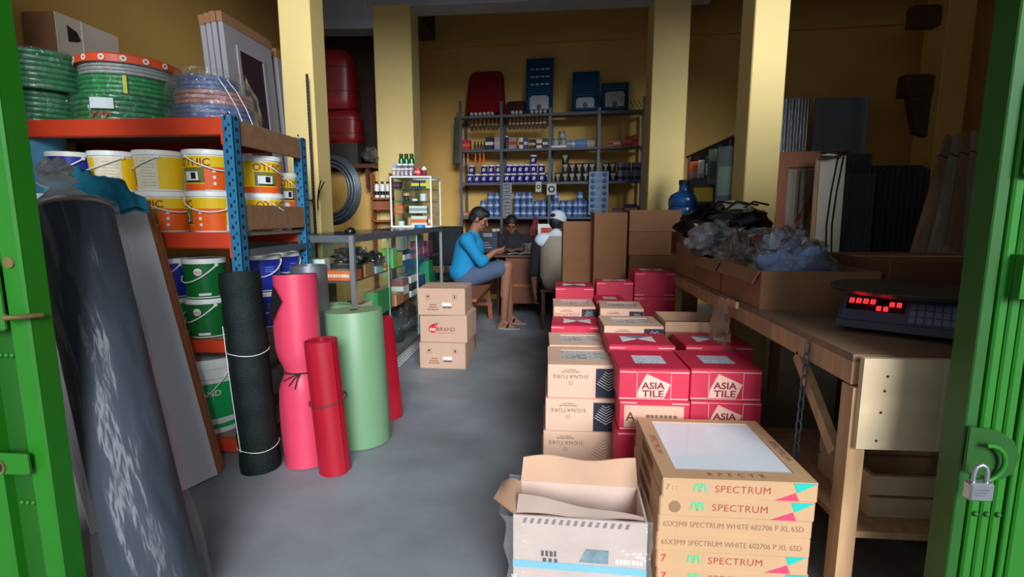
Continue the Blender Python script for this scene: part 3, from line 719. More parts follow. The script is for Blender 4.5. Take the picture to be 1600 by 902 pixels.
# ================================================================ rolls standing on the floor
def standing(name, label, base, top, cat='roll'):
    M_, L_ = axis_matrix(base, top); t = thing(name, label, cat); t.matrix_world = M_; return t, L_
def spiral_roll(t, L_, r, m, core=0.02, turns=4, th=0.004, edge=None, a_end=0.0):
    """a sheet rolled up: spiral ribbon with thickness"""
    n = turns*28; pts = []
    for i in range(n+1):
        f = i/n; a = a_end-2*pi*turns*(1-f); q = core+(r-core)*f; pts.append((q*cos(a), q*sin(a)))
    mb = MB(); vs = []; fs = []
    for i, (x, y) in enumerate(pts):
        d = math.hypot(x, y); k = (d-th)/d
        vs += [(x, y, 0), (x, y, L_), (x*k, y*k, L_), (x*k, y*k, 0)]
    for i in range(n):
        o = 4*i; fs += [(o, o+4, o+5, o+1), (o+1, o+5, o+6, o+2), (o+2, o+6, o+7, o+3), (o+3, o+7, o+4, o)]
    fs += [(0,1,2,3), (4*n+3, 4*n+2, 4*n+1, 4*n)]
    mb._add(vs, fs); return mb.build('rolled_sheet', m, t, 50)
# black net
net = mat('black_net', (8,22,22), 0.55, var=0.3, scale=60, bump=0.5, bscale=200, spec=0.3)
t, L_ = standing('net_roll', 'black plastic net roll tied with white string beside the pink roll', (-1.388, 2.185, 0.0), (-1.455, 2.235, 0.945))
mb = MB(); n = 120
prof = [(0.02, 0.0)]+[(0.088+0.0012*(i % 2)+0.002*sin(i*0.35), L_*i/n) for i in range(n+1)]+[(0.02, L_)]
mb.lathe(prof, 28).build('net', net, t, 20)
for z, tl in ((0.60, 0.10), (0.12, -0.03)):
    MB().tube([(0.0925*cos(a), 0.0925*sin(a), L_*z+0.01*sin(a*2)) for a in [2*pi*i/24 for i in range(24)]], 0.0018, 5, True).build('string', white_pl, t, 60)
MB().tube([(0.0925*cos(A-0.9+0.5*q), 0.0925*sin(A-0.9+0.5*q), L_*(0.74-0.62*q)) for q in [i/10 for i in range(11)]], 0.0018, 5).build('string', white_pl, t, 60)
# silver roll
t, L_ = standing('metal_sheet_roll', 'silver aluminium sheet roll standing behind the pink roll', (-1.275, 2.55, 0.0), (-1.28, 2.56, 0.945))
spiral_roll(t, L_, 0.10, mat('silver_sheet', (150,156,164), 0.35, metal=0.8, var=0.06), 0.05, 4, 0.003)
# pink roll
pink = mat('pink_vinyl', (208,60,90), 0.42, var=0.05, scale=3); pink_in = mat('black_vinyl_back', (20,20,24), 0.7)
t, L_ = standing('vinyl_roll', 'pink vinyl sheet loosely rolled and tied at the middle', (-1.198, 2.265, 0.0), (-1.232, 2.32, 0.925))
def pk(u, v):
    a = A-2.05+u*(2*pi-0.25); z = v*L_
    tie = math.exp(-((v-0.50)/0.055)**2)
    r_ = 0.099-0.026*tie*(0.4+0.6*max(0, -cos(a)))
    flare = max(0.0, 1-u/0.22)          # the free edge at the left flies out
    r_ += flare*(0.030*sin(min(1, v/0.5)*pi)*(v < 0.5)+0.035*sin(max(0, min(1, (v-0.5)/0.42))*pi)*(v >= 0.5))*(1-tie)
    return (r_*cos(a), r_*sin(a), z+(-0.02*flare if v < 0.02 else 0))
mb = MB(); mb.grid(pk, 64, 48); mb.build('outer_sheet', pink, t, 60)
mb = MB(); mb.grid(lambda u, v: tuple(Vector((pk(u,v)[0]*0.975, pk(u,v)[1]*0.975, pk(u,v)[2]))), 64, 48); mb.build('sheet_backing', pink_in, t, 60)
spiral_roll(t, L_-0.004, 0.062, pink, 0.018, 4, 0.003)
fa = A-0.40
fl = MB(); fl._add([(0.137*cos(fa-0.42), 0.137*sin(fa-0.42), L_*0.74), (0.123*cos(fa-0.02), 0.123*sin(fa-0.02), L_*0.955), (0.125*cos(fa+0.36), 0.125*sin(fa+0.36), L_*0.875)], [(0,1,2),(2,1,0)])
fl.build('folded_corner', pink_in, t)
tz = L_*0.50
MB().tube([((0.090+0.004*sin(a*3))*cos(a), (0.090+0.004*sin(a*3))*sin(a), tz+0.004*sin(2*a)) for a in [2*pi*i/32 for i in range(32)]], 0.004, 6, True).build('tie_band', black_mt, t, 60)
ka = A+0.45
for d in ((-0.05,-0.012,-0.055), (-0.075,-0.012,-0.03), (-0.022,-0.012,-0.07)):
    MB().tube([(0.099*cos(ka), 0.099*sin(ka)-0.004, tz), (0.099*cos(ka)+d[0]*.5, 0.099*sin(ka)-0.016, tz+d[2]*.4), (0.099*cos(ka)+d[0], 0.099*sin(ka)+d[1]-0.008, tz+d[2])], 0.0028, 5).build('tie_end', black_mt, t, 60)
# red rolls, green rolls
red_v = mat('red_vinyl', (166,18,40), 0.38, var=0.05, scale=3); grn_v = mat('sage_green_vinyl', (114,152,114), 0.45, var=0.04, scale=3)
t, L_ = standing('vinyl_roll', 'short deep red vinyl roll with a dark tie standing in front of the green roll', (-1.022, 2.20, 0.0), (-1.060, 2.20, 0.635))
spiral_roll(t, L_, 0.081, red_v, 0.022, 5, 0.006, a_end=A+1.0)
MB().tube([(0.0845*cos(a), 0.0845*sin(a), L_*0.55+0.010*sin(a+0.5)) for a in [2*pi*i/28 for i in range(28)]], 0.0035, 6, True).build('tie_band', mat('brown_tie', (88,44,40), 0.6), t, 60)
t, L_ = standing('vinyl_roll', 'wide sage green vinyl roll with a flat end standing beside the red rolls', (-1.015, 2.53, 0.0), (-1.045, 2.55, 0.712))
MB().lathe([(0.02,0),(0.146,0),(0.147,0.003),(0.147,L_-0.002),(0.146,L_)], 48).build('outer_sheet', grn_v, t, 40)
MB().lathe([(0.022,L_-0.02),(0.022,L_-0.001),(0.145,L_-0.0005),(0.145,L_-0.003)], 48).build('end_face', mat('sage_end', (134,154,112), 0.6, var=0.06), t, 40)
MB().lathe([(0.001,L_-0.012),(0.021,L_-0.012),(0.022,L_)], 20).build('core_hole', hole_m, t)
t, L_ = standing('vinyl_roll', 'narrower sage green vinyl roll half hidden behind the wide green one', (-1.235, 2.76, 0.0), (-1.24, 2.77, 0.70))
spiral_roll(t, L_, 0.10, grn_v, 0.03, 4, 0.004)
t, L_ = standing('vinyl_roll', 'deep red vinyl roll with a pale end behind the green roll, nearest the cartons', (-0.985, 2.86, 0.0), (-1.025, 2.86, 0.605))
spiral_roll(t, L_, 0.092, red_v, 0.03, 4, 0.004); MB().lathe([(0.02,L_-0.01),(0.088,L_-0.008)], 28).build('end_cap', mat('tan_end', (186,150,130), 0.7), t, 40)
MB().tube([(-0.01, -0.094, 0.19), (-0.006, -0.095, 0.25)], 0.003, 6).build('tape_mark', white_pl, t)

# ================================================================ glass display cabinet
CX0, CX1, CY0, CY1, CH = -1.62, -1.205, 2.985, 5.48, 1.085
cab = thing('display_cabinet', 'long glass display cabinet with aluminium frame full of hardware packs', 'cabinet', (0,0,0))
dk_alu = mat('grey_aluminium', (110,116,124), 0.4, metal=0.6, var=0.05)
def rail(x0, x1, y0, y1, z0, z1, nm='rail', m=alu): return MB().box(x0, x1, y0, y1, z0, z1, 0.002).build(nm, m, cab)
for x in (CX0, CX1-0.03):
    for y in (CY0, CY1-0.03): rail(x, x+0.03, y, y+0.03, 0, CH, 'post')
for z0, z1, m in ((CH-0.045, CH, dk_alu), (0.10, 0.13, alu)):
    for x in (CX0, CX1-0.03): rail(x, x+0.03, CY0+0.03, CY1-0.03, z0, z1, 'rail', m)
    for y in (CY0, CY1-0.03): rail(CX0+0.03, CX1-0.03, y, y+0.03, z0, z1, 'rail', m)
for k in range(4): MB().box(CX1-0.012, CX1-0.004-0.002*k, CY0+0.03, CY1-0.03, 0.005+0.024*k, 0.024+0.024*k, 0.003).build('kick_slat', white_pl, cab)
for k in range(4): MB().box(CX0+0.03, CX1-0.03, CY0+0.004, CY0+0.012, 0.005+0.024*k, 0.024+0.024*k, 0.003).build('kick_slat', white_pl, cab)
ED = 0.006
MB().box(CX0+0.005, CX1-0.005, CY0+0.005, CY1-0.005, CH, CH+ED).build('top_glass', glass, cab)
MB().box(CX0+0.03, CX1-0.03, CY0+0.012, CY0+0.017, 0.13, CH-0.045).build('front_glass', glass, cab)
ys = [CY0+0.03, 3.72, 4.50, CY1-0.03]
for i in range(3):
    xx = CX1-0.012-0.007*(i % 2)
    dr = MB().box(xx-0.004, xx, ys[i]-(0.03 if i else 0), ys[i+1], 0.13, CH-0.045).build('sliding_glass', glass, cab)
    if i: MB().box(xx-0.006, xx+0.003, ys[i]-0.034, ys[i]-0.026, 0.13, CH-0.045).build('glass_edge', mat('pale_glass_edge', (160,190,180), 0.2), dr)
MB().box(CX0+0.012, CX0+0.016, CY0+0.03, CY1-0.03, 0.13, CH-0.045).build('back_glass', glass, cab)
SHZ = (0.13, 0.50, 0.80)
MB().box(CX0+0.02, CX1-0.03, CY0+0.02, CY1-0.02, 0.115, 0.13).build('bottom_board', wood_gr, cab)
for z in SHZ[1:]:
    MB().box(CX0+0.03, CX1-0.035, CY0+0.03, CY1-0.03, z-0.012, z).build('shelf', mat('dark_shelf', (86,84,84), 0.5), cab)
# goods inside: individual boxes and packs
rnd = random.Random(11)
def goods_box(label, x, y, z, w, d, h, m, band=None, rz=0.0, cat='box', name='product_box', text_=None):
    t = thing(name, label, cat, (x, y, z), rz)
    MB().box(-w/2, w/2, -d/2, d/2, 0, h, 0.0015).build('body', m, t)
    MB().box(-w*0.52/2, w*0.52/2, -d/2-0.0008, d/2+0.0008, h, h+0.0006).build('lid_seam', tape_m if band is None else band, t)
    if band is not None:
        MB().box(-w/2-0.0008, w/2+0.0008, -d/2-0.0008, d/2+0.0008, h*0.30, h*0.68).build('print_band', band, t)
    if text_: dashes(t, 0, h*0.5, w*0.7, h*0.32, -d/2-0.0012, white_ink, 8, 3)
    return t
def cmat(n, rgb): return mat('pack_'+n, rgb, 0.5, var=0.06)
OR, WH, GR, YE, RE, BL, BK, BR, MA, PU = (cmat('orange',(232,104,44)), cmat('white',(216,214,210)), cmat('green',(44,150,84)), cmat('yellow',(222,200,40)), cmat('red',(190,40,50)), cmat('blue',(50,84,150)), cmat('black',(30,32,36)), cmat('brown',(170,116,74)), cmat('maroon',(120,40,62)), cmat('purple',(74,60,110)))
# front end (facing the doorway), upper shelf z .80, mid .50
goods_box('orange flat pack with white print at the front of the upper cabinet shelf', -1.33, 3.10, 0.80, 0.20, 0.12, 0.062, OR, None, 0.0, text_=True)
goods_box('white pack left of the orange one at the front of the cabinet', -1.485, 3.10, 0.80, 0.10, 0.12, 0.058, WH)
goods_box('white carton standing on packs at the cabinet front with red corner print', -1.475, 3.11, 0.859, 0.085, 0.10, 0.072, WH, None, 0.1)
goods_box('dark red slim pack in the left corner of the cabinet', -1.545, 3.13, 0.80, 0.04, 0.10, 0.12, RE)
goods_box('dark tool tray lying behind the orange pack', -1.35, 3.26, 0.80, 0.22, 0.14, 0.09, BK)
goods_box('navy blue tray pack on the middle cabinet shelf front', -1.36, 3.10, 0.50, 0.24, 0.12, 0.045, BL)
goods_box('small grey pack next to the navy tray', -1.525, 3.08, 0.50, 0.06, 0.08, 0.075, cmat('grey',(120,120,116)))
goods_box('white and red carton in the cabinet corner nearest the green roll', -1.265, 3.25, 0.50, 0.07, 0.16, 0.125, WH, RE)
# along the side, upper shelf
def side_goods(lst, z, x=-1.275):
    for (lab, y, w, d, h, m, b) in lst: goods_box(lab, x-w*0.0, y, z, w, d, h, m, b)
side_goods([('brown carton on the upper cabinet shelf at the near corner', 3.30, 0.10, 0.16, 0.085, BR, None),
            ('white and teal pack leaning on the upper cabinet shelf', 3.52, 0.08, 0.14, 0.05, cmat('mint',(180,214,206)), None),
            ('yellow pack with orange edge on the upper cabinet shelf', 3.70, 0.08, 0.10, 0.06, YE, OR),
            ('lime green carton over a yellow one on the upper cabinet shelf', 3.86, 0.10, 0.12, 0.15, cmat('lime',(120,190,80)), None),
            ('yellow carton at the middle of the upper cabinet shelf', 4.00, 0.09, 0.13, 0.11, YE, None),
            ('black pack with white and red sticker on the upper cabinet shelf', 4.20, 0.09, 0.16, 0.12, BK, WH),
            ('dark pack at the glass joint of the upper cabinet shelf', 4.42, 0.09, 0.14, 0.10, BK, RE),
            ('maroon blister pack at the far end of the upper shelf', 4.66, 0.08, 0.14, 0.17, MA, RE),
            ('maroon and pink pack second from the far end, upper shelf', 4.84, 0.08, 0.12, 0.16, MA, cmat('pinkish',(200,110,120))),
            ('dark maroon carton last on the upper cabinet shelf', 5.06, 0.08, 0.18, 0.15, MA, None)], 0.80)
side_goods([('green and white carton with printed screen, middle cabinet shelf', 3.58, 0.10, 0.30, 0.165, GR, None),
            ('brown flat carton open on the middle cabinet shelf', 3.92, 0.12, 0.20, 0.09, BR, None),
            ('maroon carton with white sticker on the middle cabinet shelf', 4.12, 0.10, 0.17, 0.185, cmat('rosy',(150,92,76)), WH),
            ('white carton with black faucet print on the middle cabinet shelf', 4.38, 0.10, 0.22, 0.18, WH, BK),
            ('purple carton row start on the middle cabinet shelf', 4.62, 0.09, 0.09, 0.15, PU, None),
            ('purple carton row end on the middle cabinet shelf', 4.74, 0.09, 0.09, 0.15, PU, None),
            ('bright green carton near the far end of the middle shelf', 5.00, 0.10, 0.16, 0.26, GR, None),
            ('teal pack last on the middle cabinet shelf', 5.18, 0.08, 0.12, 0.13, cmat('teal',(40,110,110)), None)], 0.50)
bagc = clear_mat('goods_bag', tint=(150,140,140), film=0.18, gloss=0.4, rough=0.1, scale=25, bump=1.0)
for i, (y, rx, m, lab) in enumerate(((3.26, 0.13, mat('rose_goods', (160,110,110), 0.6, var=0.4, scale=30), 'bagged pinkish fittings at the bottom of the cabinet behind the far red roll'),
                                   (3.72, 0.15, mat('dusty_goods', (120,100,104), 0.6, var=0.5, scale=30), 'clear bag of mauve fittings on the cabinet floor'),
                                   (4.12, 0.14, mat('teal_goods', (50,84,80), 0.5, var=0.4, scale=20), 'dark teal bagged goods on the cabinet floor'),
                                   (4.55, 0.14, BK, 'black bagged goods on the cabinet floor at the far end'))):
    t = thing('goods_bag', lab, 'bag', (-1.38, y, 0.13)); q = MB(); crumple(q, (0,0,0.13), (0.13, rx, 0.15), i+2, 0.35, 2.4, flat=0.125); q.build('contents', m, t, 60)
    q = MB(); crumple(q, (0,0,0.14), (0.145, rx*1.1, 0.17), i+2, 0.4, 2.4, flat=0.135); q.build('film', bagc, t, 60)
metal_bits = mat('dark_fittings', (60,64,68), 0.3, metal=0.7, var=0.6, scale=40)
for i, (x, y, z, lab) in enumerate(((-1.36, 3.30, 0.895, 'heap of bagged steel fittings above the orange pack'), (-1.30, 3.50, 0.852, 'shiny packed hinges on the mint pack'), (-1.40, 3.36, 0.50, 'dark fittings heap on the middle shelf behind the navy tray'), (-1.42, 4.05, 0.80, 'dark packed tools behind the yellow carton'))):
    t = thing('fittings_pack', lab, 'hardware', (x, y, z)); q = MB(); crumple(q, (0,0,0.04), (0.09, 0.10, 0.055), i+9, 0.5, 4, 36, 20, flat=0.038); q.build('contents', metal_bits, t, 30)
    q = MB(); crumple(q, (0,0,0.042), (0.1, 0.11, 0.065), i+9, 0.5, 3, flat=0.040); q.build('film', bagc, t, 60)
# on the cabinet top
t = thing('tape_dispenser', 'small black crumpled tape roll on the glass cabinet top', 'tape', (P(543,357,3.06).x, 3.10, CH+ED))
MB().lathe([(0.014,0),(0.03,0),(0.034,0.006),(0.034,0.02),(0.03,0.026),(0.014,0.026)], 20).build('ring', black_pl, t, 40)
q = MB(); crumple(q, (0.004,0,0.028), (0.022,0.02,0.012), 3, 0.5, 3, 16, 10); q.build('loose_end', black_pl, t, 60)
# small showcase
SX0, SX1, SY0, SY1, SZ = -1.615, -1.195, 4.98, 5.40, CH+ED
sc = thing('small_showcase', 'small glass showcase with white frame standing on the long cabinet', 'cabinet', (0,0,0)); SHH = 0.50
wf_ = white_pl
for x in (SX0, SX1-0.016):
    for y in (SY0, SY1-0.016): MB().box(x, x+0.016, y, y+0.016, SZ, SZ+SHH, 0.002).build('post', wf_, sc)
for z in (SZ, SZ+SHH-0.014):
    for x in (SX0, SX1-0.016): MB().box(x, x+0.016, SY0+0.016, SY1-0.016, z, z+0.014).build('rail', wf_, sc)
    for y in (SY0, SY1-0.016): MB().box(SX0+0.016, SX1-0.016, y, y+0.016, z, z+0.014).build('rail', wf_, sc)
MB().box(SX0+0.002, SX1-0.002, SY0+0.002, SY1-0.002, SZ+SHH, SZ+SHH+0.005).build('top_glass', glass, sc)
MB().box(SX0+0.016, SX1-0.016, SY0+0.006, SY0+0.009, SZ+0.014, SZ+SHH-0.014).build('front_glass', glass, sc)
MB().box(SX1-0.010, SX1-0.007, SY0+0.016, SY1-0.016, SZ+0.014, SZ+SHH-0.014).build('side_glass', glass, sc)
shz = [SZ+0.014, SZ+0.14, SZ+0.26, SZ+0.38]
for z in shz[1:]: MB().box(SX0+0.016, SX1-0.016, SY0+0.02, SY1-0.016, z-0.005, z).build('shelf', mat('green_glass_shelf', (60,100,90), 0.2), sc)
Ys = SY0+0.075
def xs(f): return SX0+0.02+f*(SX1-SX0-0.04)
for f, z, w, h, m, b, lab in ((0.70, 0, 0.15, 0.085, WH, OR, 'orange and white pack at the bottom of the small showcase'), (0.94, 0, 0.03, 0.085, OR, WH, 'slim orange pack at the showcase corner'),
    (0.14, 1, 0.075, 0.066, OR, BR, 'orange drawer pack in the small showcase'), (0.66, 1, 0.155, 0.062, WH, cmat('greyprint',(150,150,155)), 'white carton with repeated grey prints in the small showcase'),
    (0.62, 3, 0.075, 0.07, cmat('navy',(40,44,80)), YE, 'navy and yellow pack at the showcase top shelf, left one'), (0.80, 3, 0.06, 0.07, cmat('navy',(40,44,80)), YE, 'navy and yellow pack at the showcase top shelf, right one'),
    (0.94, 3, 0.04, 0.068, YE, None, 'yellow pack at the top corner of the showcase'), (0.10, 3, 0.06, 0.06, BK, MA, 'dark pack at the left of the showcase top shelf')):
    goods_box(lab, xs(f), Ys, shz[z], w*1.15, 0.09, h*1.15, m, b)
wtape = mat('white_tape', (214,220,218), 0.4, var=0.05); btape = mat('tan_tape', (196,150,100), 0.4)
def tape(lab, x, y, z, m, r=0.032, h=0.022, core=None):
    t = thing('tape_roll', lab, 'tape', (x, y, z)); MB().lathe([(r*0.55,0),(r,0),(r,h),(r*0.55,h),(r*0.55,0)], 22).build('tape', m, t, 40)
    MB().lathe([(r*0.42,0.001),(r*0.54,0.001),(r*0.54,h-0.001),(r*0.42,h-0.001),(r*0.42,0.001)], 18).build('core', core or cardb_tan, t, 40); return t
for k in range(2): tape('white tape roll, %s of the pair at the showcase bottom left' % ('lower','upper')[k], xs(0.17), Ys, shz[0]+0.023*k, wtape)
for k in range(4): tape('tan tape roll, %s from the bottom of the pile in the showcase' % ORD[k], xs(0.41), Ys, shz[0]+0.021*k, btape, 0.026, 0.02)
for k in range(3): tape('white tape roll, %s from the bottom of the tallest showcase pile' % ORD[k], xs(0.78), Ys, shz[2]+0.024*k, wtape, 0.034, 0.023)
tape('white tape roll standing alone on the third showcase shelf', xs(0.55), Ys, shz[2], wtape, 0.03, 0.022)
tape('tan tape roll on top of black reels in the showcase', xs(0.33), Ys, shz[2]+0.05, btape, 0.036, 0.028)
t = thing('cable_reel', 'black cable reel under the tan tape in the showcase', 'reel', (xs(0.33), Ys, shz[2])); MB().lathe([(0.008,0),(0.03,0),(0.03,0.006),(0.02,0.008),(0.02,0.042),(0.03,0.044),(0.03,0.05),(0.008,0.05)], 20).build('reel', black_pl, t, 40); MB().lathe([(0.0205,0.009),(0.026,0.012),(0.026,0.038),(0.0205,0.041)], 20).build('cable', mat('brown_cable', (70,44,36), 0.5), t, 40)
t = thing('tape_roll', 'bright blue tape roll lying on the cabinet before the showcase', 'tape', (P(656,351,4.9).x, 4.9, CH+ED)); MB().lathe([(0.024,0),(0.052,0),(0.052,0.026),(0.024,0.026),(0.024,0)], 26).build('tape', mat('blue_tape', (40,130,200), 0.35), t, 40); MB().lathe([(0.018,0.001),(0.023,0.001),(0.023,0.025),(0.018,0.025),(0.018,0.001)], 20).build('core', cardb_tan, t, 40)
# on top of the showcase
TZ = SZ+SHH+0.005
cupm = clear_mat('plastic_cup', tint=(220,200,215), film=0.22, gloss=0.4, rough=0.08, scale=8, bump=0.1)
for k in range(5):
    t = thing('plastic_jar', 'clear pinkish jar, %s from the left in the front row on the showcase' % ORD[k], 'jar', (SX0+0.03+k*0.043, SY0+0.05, TZ)); MB().lathe([(0.001,0),(0.018,0),(0.02,0.004),(0.02,0.06)], 18).build('wall', cupm, t, 40); MB().lathe([(0.02,0.06),(0.0215,0.06),(0.0215,0.072),(0.001,0.073)], 18).build('lid', white_pl, t, 40)
for k in range(3):
    t = thing('plastic_jar', 'larger clear jar, %s from the left in the back row on the showcase' % ORD[k], 'jar', (SX0+0.06+k*0.062, SY0+0.14, TZ)); MB().lathe([(0.001,0),(0.026,0),(0.028,0.005),(0.028,0.11)], 18).build('wall', cupm, t, 40); MB().lathe([(0.028,0.11),(0.0295,0.11),(0.0295,0.125),(0.001,0.126)], 18).build('lid', white_pl, t, 40)
t = thing('tin_can', 'red glue tin with white lettering on the showcase top', 'tin', (SX0+0.272, SY0+0.06, TZ)); MB().lathe([(0.001,0),(0.036,0),(0.037,0.003),(0.037,0.07),(0.034,0.074),(0.001,0.074)], 22).build('body', RE, t, 40); text_round('dine', 0.035, 0.037, 0.037, A, white_ink, t, bold=0.01)
t = thing('tin_can', 'cream lidded tin beside the red glue tin', 'tin', (SX0+0.335, SY0+0.06, TZ)); MB().lathe([(0.001,0),(0.022,0),(0.023,0.003),(0.023,0.072)], 20).build('body', MA, t, 40); MB().lathe([(0.0232,0.055),(0.025,0.06),(0.025,0.078),(0.012,0.08),(0.012,0.09),(0.001,0.09)], 20).build('lid', white_pl, t, 40)
grn_gl = mat('green_foil', (16,96,40), 0.18, var=0.2, coat=0.5)
for k in range(3):
    t = thing('bottle', ['tall dark green bottle on the showcase, leftmost of three', 'tall dark green bottle on the showcase, middle of three', 'tall dark green bottle on the showcase, rightmost of three'][k], 'bottle', (SX0+0.045+k*0.055, SY0+0.27, TZ)); MB().lathe([(0.001,0),(0.026,0),(0.028,0.005),(0.028,0.17),(0.022,0.20),(0.016,0.215)], 18).build('body', grn_gl, t, 40); MB().lathe([(0.016,0.213),(0.02,0.213),(0.02,0.24),(0.001,0.24)], 18).build('cap', mat('dark_cap', (10,44,24), 0.3), t, 40)
t = thing('round_sign', 'small pale round price disc beside the green bottles', 'sign', (SX0+0.005, SY0+0.2, TZ)); MB().lathe([(0.001,0),(0.035,0),(0.035,0.004),(0.001,0.004)], 24).build('disc', mat('lilac_disc', (170,172,196), 0.5), t).matrix_local = TR(0, 0, 0.11, rx=pi/2); MB().cyl((0,0.004,0),(0,0.004,0.08),0.003,n=8).build('stem', white_pl, t)

# ================================================================ behind the left pillars
# PVC doors stacked against the left wall
pvc = mat('cream_pvc', (150,146,152), 0.5, var=0.05, scale=2); pvc2 = mat('lilac_pvc', (120,116,136), 0.5, var=0.06)
dkgl = mat('dark_door_glass', (58,40,52), 0.15, var=0.1)
DZ = 0.55
t = thing('pallet', 'low wooden crate behind the rack that carries the doors', 'crate', (-2.5, 3.3, 0))
for k in range(4): MB().box(-0.25, 0.35, 0.02+k*0.37, 0.30+k*0.37, DZ-0.03, DZ).build('slat', wood_gr, t)
for x in (-0.22, 0.28):
    for k in range(3): MB().box(x, x+0.05, 0.05+k*0.6, 0.12+k*0.6, 0, DZ-0.03).build('leg', wood_gr, t)
def pvc_door(lab, x, y0, y1, ztop, lean, glass_on):
    t = thing('pvc_door', lab, 'door', (x, y0, DZ), rot=(0, -lean, 0)); w = y1-y0; h = (ztop-DZ)
    MB().box(-0.034, 0, 0, w, 0, h, 0.004).build('slab', pvc, t)
    if glass_on:
        fr = MB()
        z0, z1, a0, a1 = h*0.50, h*0.90, w*0.26, w*0.74
        fr.box(0, 0.008, a0-0.03, a1+0.03, z1, z1+0.03); fr.box(0, 0.008, a0-0.03, a1+0.03, z0-0.03, z0); fr.box(0, 0.008, a0-0.03, a0, z0, z1); fr.box(0, 0.008, a1, a1+0.03, z0, z1)
        f = fr.build('window_frame', pvc, t); MB().box(0, 0.003, a0, a1, z0, z1).build('pane', dkgl, f)
        MB().box(0.0, 0.004, w*0.14, w*0.86, h*0.04, h*0.42).build('lower_panel', pvc2, t)
    MB().box(-0.036, 0.002, -0.002, w+0.002, h-0.06, h+0.004).build('cardboard_edge', cardb_dk, t)
    return t
for k in range(3): pvc_door(['cream PVC door innermost of the near stack by the left wall', 'cream PVC door second in the near stack by the left wall', 'cream PVC door third in the near stack by the left wall'][k], -2.19+0.04*k, 3.34, 3.92, 2.50+0.01*k, 0.05, False)
pvc_door('lilac grey PVC door with dark window, outermost of the near stack', -2.065, 3.34, 3.92, 2.52, 0.05, True)
pvc_door('cream PVC door at the back of the far stack beside the pillar', -2.14, 4.02, 4.62, 2.50, 0.05, False)
pvc_door('lilac grey PVC door with dark window in the far stack beside the pillar', -2.08, 4.02, 4.62, 2.50, 0.05, True)
# perforated angle standing at the pillar, strap, wire coil
t = thing('perforated_angle', 'tall dark perforated steel angle leaning on the front left pillar', 'steel angle', (-1.700, 3.476, CH+0.0)); rzv = 2.29-CH
t.location = (P(493,356,3.46).x, 3.455, 0)
dkiron = mat('dark_iron', (44,36,32), 0.6, metal=0.3)
MB().box(-0.009, 0.009, 0, 0.003, 0, 2.15).build('flange', dkiron, t); MB().box(-0.009, -0.006, 0, 0.018, 0, 2.15).build('flange', dkiron, t)
h = MB()
for i in range(50): h.box(-0.003, 0.003, -0.0008, 0, 0.98+i*0.023, 0.99+i*0.023)
h.build('slot_row', grey_m, t, kind='stuff')
t = thing('rope_tie', 'dark strap tied round the front left pillar with two loose ends', 'strap', (0, 0, P(480,312,3.48).z))
MB().box(-1.926, -1.684, 3.452, 3.456, -0.012, 0.0).build('strap', black_mt, t); MB().box(-1.690, -1.686, 3.452, 3.71, -0.012, 0.0).build('strap', black_mt, t)
kx = P(497,315,3.45).x
for d in ((0.035, 0.13), (0.06, 0.12), (0.005, -0.065)):
    MB().tube([(kx, 3.446, -0.006), (kx+d[0]*0.35, 3.440, d[1]*0.5), (kx+d[0], 3.436, d[1])], 0.0045, 6).build('loose_end', dkiron, t, 60)
t = thing('wire_coil', 'thick coil of grey galvanised wire hanging behind the front left pillar', 'wire', (P(515,297,4.7).x, 4.7, P(515,297,4.7).z))
wirem = mat('wire_grey', (96,104,112), 0.4, metal=0.6, var=0.25, scale=60)
for k in range(12):
    r_ = 0.225+0.0085*k
    MB().lathe([(r_+0.013*cos(a), 0.013*sin(a)) for a in [2*pi*i/8 for i in range(9)]], 40).build('wire_turn', wirem, t, 60).matrix_local = TR(0, 0.02*((k*5) % 4), 0, rx=pi/2, rz=R(-16))
MB().cyl((0, 0.0, 0.25), (0, 0.9, 0.25), 0.012, n=8).build('hook_bar', dkiron, t, 60)
# shelf with dark goods over the partition
t = thing('timber_shelf', 'dark wooden shelf above the yellow partition loaded with dark goods', 'shelf', (-2.44, 5.45, 0))
MB().box(-0.5, 0.5, 0, 0.45, 1.72, 1.76).build('board', wood_dk, t)
for x in (-0.42, 0.40): MB().box(x, x+0.03, 0.03, 0.16, 1.50, 1.72).build('bracket', wood_dk, t)
redw = mat('dark_red_plastic', (122,16,26), 0.4, var=0.2, scale=4)
def bundle(lab, c, r, seed, m=redw):
    t = thing('wrapped_bundle', lab, 'bundle', c); q = MB(); crumple(q, (0,0,r[2]*0.96), r, seed, 0.22, 2.0, flat=r[2]*0.95); q.build('contents', m, t, 60)
    q = MB(); crumple(q, (0,0,r[2]*0.97), tuple(v*1.04 for v in r), seed, 0.24, 2.0, flat=r[2]*0.96); q.build('film', bagc, t, 60)
SHT = 1.761
def red_roll(lab, c, w, d, h):
    t = thing('wrapped_bundle', lab, 'bundle', c); q = MB()
    n = 40
    def fn(u, v):
        a = 2*pi*u; e = 0.55; ca, sa = cos(a), sin(a)
        f = 1-0.30*max(0, (v-0.72)/0.28)**2-0.12*max(0, (0.15-v)/0.15)**2; f *= 1+0.04*noise.noise(Vector((ca*2, sa*2, v*3+c[2])))
        return (w*f*(abs(ca)**e)*(1 if ca > 0 else -1), d*f*(abs(sa)**e)*(1 if sa > 0 else -1), h*v)
    q.grid(fn, n, 14, True); q._add([fn(i/n, 1.0) for i in range(n)], [tuple(range(n))]); q._add([fn(i/n, 0.0) for i in range(n)], [tuple(range(n-1,-1,-1))]); q.build('contents', redw, t, 50)
    for z in (0.3, 0.7): MB().tube([tuple(Vector(fn(i/24, z))*1.004+Vector((0,0,-0.004*h*z))) for i in range(24)], 0.004, 6, True).build('strap', dkiron, t, 60)
red_roll('dark red plastic bundle, lower one in the dark store', (-2.34, 5.70, SHT+0.235), 0.20, 0.14, 0.36)
